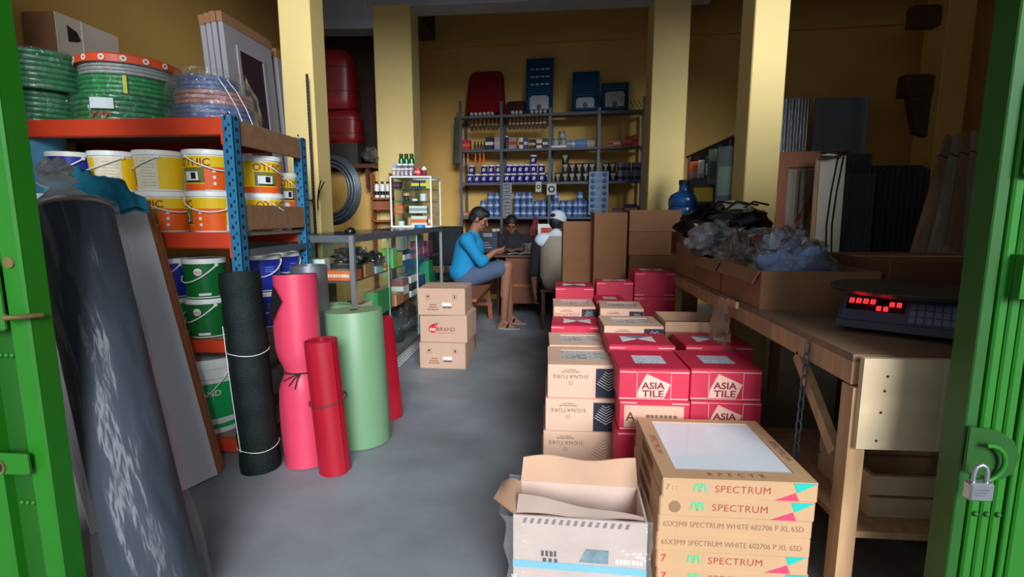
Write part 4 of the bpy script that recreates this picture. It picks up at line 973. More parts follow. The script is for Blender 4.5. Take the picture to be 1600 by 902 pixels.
red_roll('dark red plastic bundle, upper one in the dark store', (-2.42, 5.70, SHT+0.60), 0.23, 0.15, 0.62)
for (x, w, h, m, lab) in ((-2.60, 0.30, 0.23, cardb_dk, 'brown carton on the dark shelf next to the pillar'), (-2.28, 0.30, 0.23, mat('charcoal_card', (50,42,40), 0.7), 'charcoal carton on the dark shelf under the red bundles')):
    goods_box(lab, x, 5.66, SHT, w, 0.3, h, m, None, name='carton')
bundle('dark tangled bundle at the right end of the dark shelf', (-2.02, 5.62, SHT), (0.10, 0.14, 0.10), 5, black_mt)
# small wall rack with spray cans beside the showcase
t = thing('spray_rack', 'narrow brown wall rack with spray cans left of the showcase', 'rack', (-1.86, 5.45, 0))
for z in (1.14, 1.38): MB().box(-0.12, 0.10, 0, 0.12, z, z+0.02).build('shelf', wood_md, t)
for x in (-0.12, 0.085): MB().box(x, x+0.015, 0, 0.12, 0, 1.66).build('side', wood_md, t)
MB().box(-0.12, 0.10, -0.004, 0, 1.27, 1.36).build('front_board', wood_md, t)
for k in range(3):
    q = thing('spray_can', 'white and black spray can, %s from the left on the narrow rack' % ORD[k], 'spray can', (-1.93+0.062*k, 5.51, 1.40)); MB().lathe([(0.001,0),(0.025,0),(0.026,0.004),(0.026,0.13),(0.016,0.15)], 16).build('body', white_pl, q, 40); MB().lathe([(0.0264,0.03),(0.0264,0.07)], 16).build('label_band', black_pl, q, 40); MB().lathe([(0.016,0.15),(0.016,0.175),(0.001,0.176)], 14).build('cap', black_pl, q, 40)
# ================================================================ three cartons and the bench
brandc = mat('carton_kraft', (190,154,132), 0.85, var=0.05, scale=4)
def brand_carton(lab, x, y, z, rz, w, d, h, logo):
    t = thing('cardboard_box', lab, 'box', (x, y, z), rz)
    MB().box(-w/2, w/2, -d/2, d/2, 0, h, 0.003).build('body', brandc, t)
    for s in (-1, 1): MB().box(-w/2+0.002, w/2-0.002, (-d/2+0.002) if s < 0 else 0.002, -0.002 if s < 0 else d/2-0.002, h, h+0.003).build('flap', brandc, t)
    MB().box(-w/2-0.001, w/2+0.001, -0.024, 0.024, h+0.003, h+0.0036).build('tape', tape_m, t)
    y0 = -d/2
    if logo:
        lg = MB().front([(-0.085+0.034*cos(a), h*0.5+0.034*sin(a)) for a in [2*pi*i/24 for i in range(24)]]+[], y0).build('logo_disc', red_ink, t)
        MB().front([(-0.105,h*0.5+0.02),(-0.085,h*0.5+0.038),(-0.035,h*0.5+0.05),(-0.05,h*0.5+0.03)], y0).build('logo_leaf', red_ink, lg)
        text('no', 0.046, F(-0.084, y0-0.0012, h*0.5-0.003), white_ink, lg, bold=0.012)
        text('BRAND', 0.044, F(0.022, y0, h*0.5-0.004), mat('brown_red_ink', (120,56,52), 0.8), t, bold=0.006)
        MB().front([(-0.04,h*0.5-0.034),(0.09,h*0.5-0.034),(0.09,h*0.5-0.031),(-0.04,h*0.5-0.031)], y0).build('underline', red_ink, t)
    else:
        for x0 in (-0.125, 0.085):
            f = MB(); s0 = 0.036; z0 = h*0.60
            for (a, b, c, e) in ((x0,x0+s0,z0,z0+0.002),(x0,x0+s0,z0+s0-0.002,z0+s0),(x0,x0+0.002,z0,z0+s0),(x0+s0-0.002,x0+s0,z0,z0+s0)): f.front([(a,c),(b,c),(b,e),(a,e)], y0)
            o = f.build('symbol_frame', ink_br, t)
            MB().front([(x0+0.012,z0+0.014),(x0+0.024,z0+0.014),(x0+0.027,z0+0.026),(x0+0.018,z0+0.030),(x0+0.009,z0+0.026)] if x0 < 0 else [(x0+0.013,z0+0.008),(x0+0.023,z0+0.008),(x0+0.023,z0+0.030),(x0+0.013,z0+0.030)], y0).build('symbol', ink, o)
        MB().front([(0.005,h*0.36),(0.075,h*0.36),(0.075,h*0.47),(0.005,h*0.47)], y0).build('sticker', white_pl, t)
        [dashes(t, -0.065, h*z_, 0.05+0.02*q_, 0.010, y0, ink_br, 4+q_, q_) for q_, z_ in enumerate((0.40,0.31,0.22))]; dashes(t, 0.045, h*0.30, 0.07, 0.013, y0, ink, 8, 5)
    return t
bx = (Z(653,577).x+Z(729,577).x)/2; by = Z(690,577).y
brand_carton('bottom carton of the three stacked by the glass cabinet', bx+0.005, by+0.19, 0, R(-1), 0.37, 0.36, 0.208, False)
brand_carton('middle carton of the stack, printed with a round red logo', bx+0.02, by+0.20, 0.212, R(-3), 0.38, 0.36, 0.218, True)
brand_carton('top carton of the three stacked by the glass cabinet', bx+0.0, by+0.19, 0.434, R(1), 0.37, 0.37, 0.208, False)
# bench
t = thing('wooden_bench', 'reddish wooden bench behind the stacked cartons carrying the man in blue', 'bench', (-0.80, 4.40, 0))
MB().box(-0.19, 0.13, 0, 1.50, 0.44, 0.47, 0.004).build('seat', wood_md, t)
for y in (0.03, 1.40):
    for s in (-1, 1):
        l = MB(); l.M = TR(-0.03+s*0.115, y, 0, ry=s*-0.10); l.box(-0.024, 0.024, 0, 0.055, 0.004, 0.44).build('leg', wood_md, t)
    MB().box(-0.16, 0.10, y+0.01, y+0.04, 0.16, 0.20).build('stretcher', wood_md, t)
for x in (-0.14, 0.06): MB().box(x, x+0.025, 0.06, 1.42, 0.37, 0.43).build('apron', wood_md, t)
# office chair and stick behind the man in blue
t = thing('office_chair', 'black office chair standing behind the man in blue', 'chair', (-1.26, 5.88, 0), R(10))
MB().box(-0.21, 0.21, -0.2, 0.2, 0.45, 0.52, 0.02).build('seat', black_mt, t); MB().box(-0.21, 0.21, 0.17, 0.23, 0.60, 1.08, 0.02).build('backrest', black_mt, t)
MB().cyl((0,0,0.08), (0,0,0.45), 0.025, n=12).build('gas_column', black_pl, t, 40); MB().box(-0.03, 0.03, 0.18, 0.24, 0.46, 0.62).build('back_support', black_pl, t)
for k in range(5):
    a = 2*pi*k/5; MB().tube([(0,0,0.09), (0.26*cos(a), 0.26*sin(a), 0.05)], [0.022, 0.014], 8).build('base_arm', black_pl, t, 60); MB().ball((0.26*cos(a), 0.26*sin(a), 0.028), 0.028, 10, 8).build('caster', black_pl, t, 60)
t = thing('wooden_stick', 'pale round stick leaning beside the man in blue', 'stick', Z(701,490)); 
a0 = P(706,378,4.9); t.location = (P(700,445,4.9).x, 5.62, 0.002); MB().cyl((0,0,0),(0.04,0.03,0.98),0.011,n=10).build('shaft', mat('pale_stick', (170,130,110), 0.6), t, 60); MB().ball((0.04,0.03,0.985), 0.018, 10, 8).build('knob', mat('pale_stick', (170,130,110)), t, 60)

# ================================================================ the back shelves
SO = Vector((P(718,338,6.98).x, 6.98)); SA = R(-6.0); su = Vector((cos(SA), sin(SA))); sn = Vector((-sin(SA), cos(SA)))   # sn points to the wall
def S(px, py, d=0.0):                   # along-shelf position and height of what is seen at a pixel, d metres behind the shelf front
    r = ray(px, py); o = SO+sn*d
    # (t*r.xy - o) . sn = 0
    k = o.dot(sn)/(r.x*sn.x+r.y*sn.y); q = Vector((r.x*k, r.y*k)); return (q-o).dot(su), CAMH+r.z*k
def SW(s, d, z): q = SO+su*s+sn*d; return (q.x, q.y, z)
SL = S(1006, 338)[0]; SZS = [S(860, y)[1] for y in (176.5, 231, 284, 338.5)]   # shelf surfaces
UPX = [S(p, 250)[0] for p in (720, 783.5, 859, 935, 1004)]
shf = thing('back_shelving', 'grey steel and board shelving on the back wall full of small hardware', 'shelving', SW(0,0,0), SA)
shm = mat('grey_shelf_board', (92,94,104), 0.6, var=0.12)
TOPH = [S(720,158)[1], S(783,158)[1], S(859,168)[1], S(935,168)[1], S(1004,150)[1]]
for i, u in enumerate(UPX):
    MB().box(u-0.018, u+0.018, -0.004, 0.016, 0, TOPH[i]).build('upright', grey_m if i else shm, shf); MB().box(u-0.018, u+0.018, 0.27, 0.29, 0, TOPH[i]-0.15).build('upright', grey_m, shf)
for z in SZS:
    for i in range(4):
        MB().box(UPX[i]-0.02 if i == 0 else UPX[i]+0.001, UPX[i+1]-0.001 if i < 3 else UPX[4]+0.02, 0.017, 0.268, z-0.016, z).build('shelf_board', shm, shf)
    MB().box(UPX[0], UPX[4], -0.010, -0.0045, z-0.034, z-0.002).build('shelf_edge', shm, shf)
MB().box(UPX[0], UPX[4], 0.017, 0.268, 0.72, 0.74).build('shelf_board', wood_dk, shf)
MB().box(UPX[0]-0.02, UPX[4]+0.02, 0.268, 0.27, 0.1, SZS[3]-0.02).build('back_board', wood_dk, shf)
def shelf_item(name, lab, cat, px, level, d=0.05, rz=0.0, group=None, dz=0.0, py=None):
    s = S(px, 260 if py is None else py, d)[0]; return thing(name, lab, cat, SW(s, d, SZS[level]+dz+0.0005), SA+rz, group)
# blue jars with white lids
jarb = mat('blue_jar', (38,34,128), 0.4, var=0.1); JH = 0.118
def jar_proto():
    t = thing('paint_jar', '-', 'jar'); MB().lathe([(0.001,0),(0.042,0),(0.044,0.004),(0.044,0.096),(0.041,0.1)], 18).build('body', jarb, t, 40); MB().lathe([(0.041,0.098),(0.045,0.098),(0.045,0.114),(0.042,0.117),(0.001,0.117)], 18).build('lid', white_pl, t, 40)
    q = MB(); q.front([(-0.022,0.03),(0.012,0.03),(0.022,0.06),(0.0,0.075),(-0.014,0.066)], -0.0442); q.build('label_mark', white_ink, t); MB().front([(-0.004,0.036),(0.006,0.036),(0.010,0.06),(0.0,0.062)], -0.0456).build('label_mark', jarb, t); return t
jp = Spawner(jar_proto()); gj = 'blue jars with white lids on the third shelf'
rows = [([735,746,757,768,779], 0, 0, 'left bay'), ([792.5,802,813,824,835,847], 0, 0, 'second bay'), ([738,757,768,779], 1, 1, 'left bay'), ([796,804.5,813.5,823,834,846], 1, 1, 'second bay'), ([833.5], 2, 2, '')]
for pxs, lay, _, bay in rows:
    for i, p in enumerate(pxs):
        if lay == 2: lab = 'single blue jar with white lid topping the blue jars of the back shelves'
        else: lab = 'blue jar, %s from the left, %s row, %s, third shelf' % (ORD[i], ('lower','upper')[lay], bay)
        s = S(p, 270, 0.07)[0]; jp.put(SW(s, 0.07, SZS[2]+0.0005+lay*JH), SA, lab, gj)
# dark jars with silver badge
def dark_proto():
    t = thing('glue_can', '-', 'can'); MB().lathe([(0.001,0),(0.044,0),(0.046,0.004),(0.046,0.11),(0.042,0.118),(0.001,0.118)], 18).build('body', mat('dark_can', (46,46,44), 0.45), t, 40)
    MB().front([(-0.03,0.10),(0.03,0.10),(0.03,0.075),(0.012,0.06),(0.006,0.015),(-0.006,0.015),(-0.012,0.06),(-0.03,0.075)], -0.0464).build('badge', mat('pale_badge', (150,144,128), 0.5), t); return t
dp = Spawner(dark_proto()); gd = 'dark cans with pale badges on the third shelf'
drow = [([857,872,883.5,894,904.5,915.5,926], 0), ([883.5,894.5,905,915,925], 1), ([883], 2), ([948,958], 0), ([946,956.5], 1)]
for bi, (pxs, lay) in enumerate(drow):
    for i, p in enumerate(pxs):
        bay = 'third bay' if bi < 3 else 'fourth bay'
        lab = 'single dark badged can on top of the stacked dark cans' if lay == 2 else 'dark badged can, %s from the left, %s row, %s, third shelf' % (ORD[i], ('lower','upper')[lay], bay)
        s = S(p, 270, 0.07)[0]; dp.put(SW(s, 0.07, SZS[2]+0.0005+lay*0.119), SA, lab, gd)
def tin_proto():
    t = thing('paint_tin', '-', 'tin'); MB().lathe([(0.001,0),(0.042,0),(0.043,0.003),(0.043,0.11),(0.041,0.115),(0.001,0.115)], 18).build('body', mat('lavender_tin', (120,124,160), 0.4), t, 40); MB().lathe([(0.0434,0.02),(0.0434,0.06)], 18).build('label_band', mat('dark_tin_band', (50,44,56), 0.5), t, 40); return t
tp = Spawner(tin_proto())
for lay in (0, 1):
    for i, p in enumerate((969, 980, 992, 1002)):
        tp.put(SW(S(p, 270, 0.07)[0], 0.07, SZS[2]+0.0005+lay*0.116), SA, 'lavender banded tin, %s from the left, %s row, third shelf end' % (ORD[i], ('lower','upper')[lay]), 'lavender tins on the third shelf')
# blue and white cans on the lowest full shelf
def can_proto():
    t = thing('spray_can', '-', 'can'); MB().lathe([(0.001,0),(0.04,0),(0.042,0.004),(0.042,0.096),(0.036,0.104),(0.001,0.104)], 16).build('body', mat('blue_can', (70,104,170), 0.35, var=0.15, scale=14), t, 40)
    MB().lathe([(0.0424,0.03),(0.0424,0.058)], 16).build('label_band', mat('pale_can_band', (170,190,215), 0.4, var=0.2, scale=20), t, 40); MB().lathe([(0.036,0.103),(0.039,0.103),(0.037,0.108),(0.03,0.1055)], 16).build('rim', steel, t, 40); return t
cp = Spawner(can_proto()); CHT = 0.1085
for i, (p, n) in enumerate(((755,2),(765.5,3),(776.5,3),(787,2),(807.5,3),(817.5,3),(827.5,3),(838,2),(848.5,2),(859,2),(868,3),(878.5,2),(888.5,2),(899,2),(905.5,3),(914.5,2),(922.5,3))):
    for lay in range(n):
        lab = 'blue can, %s column from the left on the lowest shelf, %s' % (ORD[i], ('at the bottom','second up','third up')[lay])
        cp.put(SW(S(p, 330, 0.10)[0], 0.10+(0.02 if i % 2 else 0), SZS[3]+0.0005+lay*CHT), SA, lab, 'blue and white cans on the lowest shelf')
for i, (px_, w, h, m, b) in enumerate(((727, 0.09, 0.06, cardb_dk, None), (737, 0.08, 0.075, BR, RE), (745, 0.07, 0.05, BR, None), (967, 0.16, 0.11, MA, cmat('lilac',(150,110,150))), (986, 0.15, 0.16, PU, None), (1000, 0.08, 0.14, PU, MA))):
    t = shelf_item('product_box', ['small brown pack at the left end of the lowest shelf', 'brown and red pack second on the lowest shelf', 'small brown pack third on the lowest shelf', 'maroon and lilac pack right of the hanging blue packs', 'purple pack second from the right end of the lowest shelf', 'purple and maroon pack at the right end of the lowest shelf'][i], 'box', px_, 3, 0.08, py=325)
    MB().box(-w/2, w/2, -0.05, 0.05, 0, h, 0.002).build('body', m, t); MB().box(-w/2-0.0008, w/2+0.0008, -0.0508, 0.0508, h*0.4, h*0.7).build('print_band', b or tape_m, t)
# second shelf: small cartons
bxs = [(727, 17, 15, RE, OR, 'red plastic box at the left end of the second shelf'), (765.5, 12, 18, BK, WH, 'black carton with white print on the second shelf'), (778, 9, 18, cmat('mauve',(160,150,184)), None, 'pale mauve carton on the second shelf'),
       (801.5, 12, 17, cmat('warmgrey',(150,144,132)), RE, 'grey and red carton on the second shelf, second bay'), (815, 6, 16, WH, PU, 'slim white carton on the second shelf'), (822, 5, 16, PU, WH, 'slim purple carton on the second shelf'), (832, 10, 13, BK, None, 'low black carton on the second shelf'), (843, 8, 12, WH, BK, 'small white and black carton on the second shelf'), (852.5, 8, 14, cmat('darkgreen',(30,60,52)), WH, 'dark green carton ending the second bay'),
       (889, 6, 11, cmat('steelblue',(110,120,150)), None, 'steel blue carton in the third bay of the second shelf'), (896, 6, 11, cmat('skyblue',(110,140,180)), WH, 'small sky blue carton in the third bay of the second shelf'), (908, 15, 12, cmat('midblue',(70,110,170)), cmat('skyblue',(110,140,180)), 'wide mid blue carton in the third bay of the second shelf'), (923, 11, 10, cmat('palegrey',(140,150,158)), None, 'pale grey carton in the third bay of the second shelf'),
       (953, 10, 8, OR, MA, 'low orange carton in the fourth bay of the second shelf'), (964, 10, 9, OR, WH, 'orange carton with white dots in the fourth bay of the second shelf'), (982, 11, 14, RE, OR, 'red carton in the fourth bay of the second shelf'), (993, 8, 16, OR, RE, 'tall orange carton at the right end of the second shelf')]
for (p, w, h, m, b, lab) in bxs:
    t = shelf_item('product_box', lab, 'box', p, 1, 0.06, py=225); w *= 0.0088; h *= 0.0088
    MB().box(-w/2, w/2, -0.045, 0.05, 0, h, 0.002).build('body', m, t); MB().box(-w/2-0.0008, w/2+0.0008, -0.0458, 0.0508, h*0.35, h*0.62).build('print_band', b or tape_m, t)
for i, p in enumerate((742, 747, 752, 757)):
    t = shelf_item('bottle', 'small dark bottle, %s from the left on the second shelf' % ORD[i], 'bottle', p, 1, 0.06, py=225); MB().lathe([(0.001,0),(0.017,0),(0.018,0.06),(0.008,0.085),(0.008,0.10),(0.001,0.10)], 12).build('body', mat('brown_bottle', (40,26,20), 0.3), t, 40); MB().lathe([(0.009,0.095),(0.011,0.095),(0.011,0.115),(0.001,0.115)], 12).build('cap', black_pl, t, 40)
t = shelf_item('bottle', 'dark blue bottle at the start of the second bay', 'bottle', 792, 1, 0.06, py=225); MB().lathe([(0.001,0),(0.028,0),(0.03,0.12),(0.02,0.15),(0.012,0.16),(0.001,0.16)], 16).build('body', cmat('navy',(40,44,80)), t, 40); MB().lathe([(0.0125,0.155),(0.015,0.155),(0.015,0.175),(0.001,0.175)], 12).build('cap', white_pl, t, 40)
for i, (p, dz) in enumerate(((868, 0.03), (880, 0.03), (878, 0.118))):
    t = shelf_item('plastic_jar', ['squat pale jar, left of the pair on the second shelf', 'squat pale jar, right of the pair on the second shelf', 'squat pale jar sitting on top of the pair'][i], 'jar', p, 1, 0.06, py=225, dz=dz); MB().lathe([(0.001,0),(0.045,0),(0.05,0.02),(0.05,0.06),(0.04,0.075)], 18).build('body', mat('pale_jar', (150,160,160), 0.3), t, 40); MB().lathe([(0.04,0.073),(0.044,0.073),(0.044,0.086),(0.001,0.087)], 18).build('lid', grey_m, t, 40)
t = shelf_item('tray', 'flat white tray under the squat pale jars', 'tray', 874, 1, 0.06, py=225); MB().box(-0.10,0.10,-0.05,0.05,0,0.012,0.002).build('base', white_pl, t); MB().box(-0.10,0.10,-0.05,-0.046,0.012,0.028).build('rim', white_pl, t)
# brushes hanging below the top shelf, orange blades below the second
brm = mat('brush_handle', (70,42,26), 0.5)
def brush_proto():
    t = thing('paint_brush', '-', 'brush'); MB().box(-0.018,0.018,-0.006,0.006,-0.155,-0.09,0.002).build('bristles', brm, t); MB().box(-0.019,0.019,-0.007,0.007,-0.09,-0.07).build('ferrule', steel, t); MB().tube([(0,0,-0.07),(0,0,-0.05),(0,0,-0.012)],[0.01,0.006,0.007],8).build('handle', mat('tan_handle', (130,80,44), 0.5), t, 60); return t
bp_ = Spawner(brush_proto())
for i, p in enumerate([737.5,744,750.5,757,763.5,770,776]+[797,803,809,815,821,827,833,839,845,851]):
    lab = 'paint brush hanging under the top shelf, %s in %s bay' % ((ORD[i], 'left') if i < 7 else (ORD[i-7], 'second'))
    bp_.put(SW(S(p, 195, 0.03)[0], 0.03, SZS[0]-0.036), SA, lab, 'paint brushes hanging below the top shelf')
for i, p in enumerate((725, 731, 743, 750, 756)):
    t = thing('saw_blade', '%s hanging tool from the left under the second shelf, orange handled' % ORD[i], 'tool', SW(S(p,245,0.03)[0], 0.03, SZS[1]-0.036), SA); MB().box(-0.014,0.014,-0.003,0.003,-0.17,-0.07).build('blade', OR if i > 1 else wood_lt, t); MB().box(-0.008,0.008,-0.006,0.006,-0.07,0).build('handle', OR, t)
# round knobs along the top shelf edge
def knob_proto():
    t = thing('faucet_knob', '-', 'knob'); MB().ball((0,0,0.026), 0.026, 14, 10).build('ball', mat('pearly', (190,184,172), 0.25), t, 60); MB().cyl((0,0.02,0.026),(0,0.06,0.026),0.009,n=10).build('stem', steel, t, 60); return t
kp_ = Spawner(knob_proto())
for i, p in enumerate((737,743.5,750,756.5,763,769, 801,807,813.5, 831,838,844.5,851.5)):
    lab = 'pearly knob on the top shelf, %s from the left %s' % ((ORD[i], 'before the red basin') if i < 6 else (ORD[i-6], 'before the dark red bowl') if i < 9 else (ORD[i-9], 'before the tall blue toilet'))
    kp_.put(SW(S(p,176,0.03)[0], 0.03, SZS[0]+0.0005), SA, lab, 'round knobs on the top shelf')
# red basin on edge
basin = mat('dark_red_enamel', (126,14,28), 0.15, var=0.05, coat=0.4); squat = mat('blue_enamel', (16,66,104), 0.15, var=0.06, coat=0.4); bowlm = mat('grey_enamel', (176,184,190), 0.2, var=0.05)
def rrect(w0, w1, h, r, n=6):           # rounded trapezoid, bottom width w0, top width w1, standing from z=0
    P_ = []
    for (cx, cz, a0) in ((w1/2-r, h-r, 0), (-w1/2+r, h-r, 90), (-w0/2+r*.4, r*.4, 180), (w0/2-r*.4, r*.4, 270)):
        q = r if cz > r else r*.4
        P_ += [(cx+q*cos(R(a0+90*i/n)), cz+q*sin(R(a0+90*i/n))) for i in range(n+1)]
    return P_
def dish(poly, depth, th):              # shallow open dish whose back (convex) side looks to -Y
    n = len(poly); cx = sum(p[0] for p in poly)/n; cz = sum(p[1] for p in poly)/n
    def ring(k, y): return [(cx+(p[0]-cx)*k, y, cz+(p[1]-cz)*k) for p in poly]
    rs = [ring(1.0, 0.0), ring(1.0, -th), ring(0.95, -th), ring(0.90, -depth*0.6), ring(0.84, -depth), ring(0.0, -depth)]
    vs = sum(rs, []); fs = []
    for k in range(len(rs)-1): fs += [(k*n+i, k*n+(i+1)%n, (k+1)*n+(i+1)%n, (k+1)*n+i) for i in range(n)]
    fs.append(tuple(range(n-1, -1, -1))); return vs, fs
def on_top(name, lab, cat, px, d=0.10, lean=0.12):
    q = S(px, 176, d); return thing(name, lab, cat, SW(q[0], d, SZS[0]+0.0005), rot=(-lean, 0, SA))
t = on_top('wash_basin', 'dark red enamel basin standing upside on the top shelf', 'basin', 758.5, 0.12)
mb = MB(); mb._add(*dish(rrect(0.55, 0.46, 0.60, 0.10), 0.10, 0.012)); mb.build('bowl', basin, t, 40)
MB().tube([(p[0], 0.0, p[1]) for p in rrect(0.56, 0.47, 0.605, 0.10)], 0.008, 6, True).build('rim', basin, t, 60)
t = on_top('round_bowl', 'dark brown red bowl leaning behind the blue toilet', 'bowl', 806, 0.13)
mb = MB(); mb._add(*dish(rrect(0.30, 0.26, 0.19, 0.05), 0.05, 0.01)); mb.build('bowl', mat('brown_enamel', (60,26,26), 0.3), t, 40); MB().tube([(p[0], 0.0, p[1]) for p in rrect(0.305, 0.265, 0.193, 0.05)], 0.006, 6, True).build('rim', mat('brown_enamel', (60,26,26)), t, 60)
def squat_pan(lab, px, w, h, bw, bh, dashes, bz=0.05):
    t = on_top('squat_toilet', lab, 'toilet', px, 0.09, 0.10)
    MB().box(-w/2, w/2, 0, 0.05, 0, h, 0.008).build('plate', squat, t)
    for (x0, x1, z0, z1) in ((-w/2, w/2, h-0.012, h), (-w/2, -w/2+0.012, 0.01, h-0.012), (w/2-0.012, w/2, 0.01, h-0.012)): MB().box(x0, x1, -0.008, 0, z0, z1, 0.003).build('raised_edge', squat, t)
    rg = MB(); pts = [(p[0], -0.012, p[1]+bz) for p in rrect(bw+0.05, bw+0.06, bh+0.04, 0.05)]; rg.tube(pts, 0.016, 8, True); rg.build('bowl_rim', squat, t, 60)
    mb = MB(); vs, fs = dish([(p[0], p[1]+bz+0.01) for p in rrect(bw, bw*1.02, bh, 0.045)], 0.006, 0.002); mb._add(vs, fs); o = mb.build('bowl', bowlm, t, 40)
    MB().lathe([(0.001,0),(0.03,0),(0.034,0.004),(0.001,0.004)], 18).build('drain', grey_m, o).matrix_local = TR(0, -0.008, bz+0.05, rx=pi/2)
    for r_ in range(dashes):
        for k in range(4): MB().box(-w*0.33+k*w*0.185, -w*0.33+k*w*0.185+w*0.125, -0.007, 0, h*0.80-r_*h*0.135, h*0.80-r_*h*0.135+0.016, 0.003).build('foot_ridge', white_pl, t)
    return t
squat_pan('tall blue squat toilet with three rows of white foot ridges', 842, 0.36, 0.73, 0.25, 0.19, 3)
squat_pan('plain dark blue squat toilet, second on the top shelf', 914, 0.345, 0.53, 0.23, 0.14, 0)
squat_pan('small square blue squat toilet nearest the right pillar', 960, 0.345, 0.37, 0.24, 0.20, 0)
t = on_top('shelf_guard', 'small dark lattice rack at the right end of the top shelf', 'rack', 996, 0.06, 0.0)
for k in range(5): MB().tube([(-0.10+0.05*k, 0, 0), (-0.05+0.05*k, 0, 0.06), (-0.10+0.05*k, 0, 0.12)], 0.004, 6).build('wire', dkiron, t, 60)
# hanging strips and packs
foil = mat('silver_sachet', (170,176,186), 0.25, metal=0.4, var=0.3, scale=40)
q0 = S(792.5, 286, -0.03); q1 = S(792.5, 341, -0.03)
t = thing('sachet_strip', 'hanging strip of silver sachets in front of the blue cans', 'sachet strip', SW(q0[0], -0.03, q0[1]), SA); n = 10; hh = (q0[1]-q1[1])/n
for k in range(n): MB().box(-0.064, 0.064, -0.008, 0.0, -hh*(k+1)+0.002, -hh*k-0.002, 0.003).build('sachet', foil, t); 
for k in range(n): MB().box(-0.050, 0.042, -0.0092, -0.008, -hh*(k+0.62), -hh*(k+0.38)).build('print_band', ink, t)
q0 = S(936, 268, -0.05); q1 = S(936, 336, -0.05)
t = thing('blister_sheet', 'large hanging sheet of clear packs with blue caps near the right pillar', 'blister pack', SW(q0[0], -0.05, q0[1]), SA); hh = q0[1]-q1[1]
MB().box(-0.125, 0.125, -0.004, 0, -hh, 0).build('card', mat('pale_blue_card', (130,156,180), 0.3, var=0.2, scale=30), t)
for k in range(7):
    for x in (-0.075, 0.075): MB().lathe([(0.001,0),(0.028,0),(0.024,0.016),(0.001,0.018)], 14).build('cap', BL, t, 40).matrix_local = TR(x, -0.004, -hh*(k+0.5)/7, rx=pi/2)
    MB().box(-0.04, 0.04, -0.012, -0.004, -hh*(k+0.7)/7, -hh*(k+0.45)/7, 0.003).build('bubble', film, t)
for i, (p, y0, y1, w, m) in enumerate(((841.5, 284, 300, 0.075, ink), (862, 287, 304.5, 0.125, BK))):
    q0 = S(p, y0, -0.02); q1 = S(p, y1, -0.02)
    t = thing('price_card', ['narrow white card hanging from the third shelf', 'square white card with black ring hanging from the third shelf'][i], 'card', SW(q0[0], -0.02, q0[1]), SA); hh = q0[1]-q1[1]
    MB().box(-w/2, w/2, -0.004, 0, -hh, 0).build('card', mat('dim_white_card', (190,192,186), 0.6), t); MB().lathe([(w*0.2,0),(w*0.36,0),(w*0.36,0.002),(w*0.2,0.002)], 20).build('ring_print', m, t).matrix_local = TR(0, -0.004, -hh*0.5, rx=pi/2)
# bag hanging at the left end of the shelves
t = thing('hanging_bag', 'grey green bag hanging at the left end of the back shelves', 'bag', SW(S(713,190)[0], 0.05, S(713,182)[1]), SA); 
q = MB(); q.grid(lambda u, v: (0.075*(0.5+0.5*v)*cos(2*pi*u), 0.04*(0.5+0.5*v)*sin(2*pi*u), -0.62*v+0.0), 20, 8, True); q.build('sack', mat('olive_sack', (70,84,70), 0.8, var=0.3), t, 60); MB().tube([(0,0,-0.02),(0.0,0.02,0.06),(0.06,0.1,0.08)], 0.005, 6).build('strap', black_mt, t, 60)

# ================================================================ desk and people
DY0, DY1 = 5.98, 6.45
dx0, dx1 = P(772,405,6.0).x, P(884,405,6.0).x+0.35
t = thing('wooden_desk', 'dark brown wooden shop desk with closed front between the seated men', 'desk', (0, 0, 0))
MB().box(dx0, dx1, DY0-0.03, DY1+0.03, 0.715, 0.745, 0.004).build('desktop', wood_dk, t)
MB().box(dx0+0.14, dx1-0.05, DY0, DY0+0.02, 0.16, 0.715).build('front_panel', mat('red_brown_panel', (112,56,32), 0.5, var=0.15, scale=3), t)
MB().box(dx0+0.16, dx1-0.07, DY0-0.012, DY0, 0.36, 0.40).build('front_rail', wood_md, t)
for x in (dx0+0.03, dx1-0.06): MB().box(x, x+0.03, DY0+0.02, DY1, 0, 0.715).build('side_panel', wood_dk, t)
for x in (dx0+0.14, dx1-0.10): MB().box(x, x+0.05, DY0, DY0+0.05, 0, 0.16).build('foot', wood_dk, t)
# papers and small things on the desk
t = thing('open_ledger', 'open paper ledger lying on the dark desk', 'book', (P(812,401,6.05).x, 6.08, 0.7455), R(8))
pap = mat('ledger_paper', (176,160,150), 0.8, var=0.08, scale=20)
for s in (-1, 1):
    MB().grid(lambda u, v: (s*0.15*u, -0.09+0.18*v, 0.004+0.018*sin(pi*min(1, u*1.1))*(1-0.6*u)), 8, 2).build('page', pap, t, 60)
MB().box(-0.155, 0.155, -0.092, 0.092, 0, 0.003).build('cover', BK, t)
t = thing('product_box', 'dark blue printed box standing on the desk behind the phone', 'box', (P(756,385,6.35).x+0.06, 6.36, 0.7455)); MB().box(-0.12,0.12,-0.06,0.06,0,0.26,0.003).build('body', cmat('navydark',(30,36,60)), t); MB().front([(-0.06,0.20),(0.05,0.20),(0.05,0.245),(-0.06,0.245)], -0.06).build('printed_panel', mat('grey_panel', (130,130,136), 0.6), t); 
for k in range(3): MB().front([(-0.05,0.06+0.03*k),(0.05-0.02*k,0.06+0.03*k),(0.05-0.02*k,0.072+0.03*k),(-0.05,0.072+0.03*k)], -0.06).build('print_line', mat('grey_panel', (130,130,136)), t)
t = thing('wire_basket', 'small pale wire basket with odds and ends on the desk', 'basket', (P(832,395,6.35).x, 6.36, 0.7455)); 
for z in (0.01, 0.06, 0.11): MB().tube([(0.13*cos(a), 0.07*sin(a), z) for a in [2*pi*i/24 for i in range(24)]], 0.004, 6, True).build('ring', alu, t, 60)
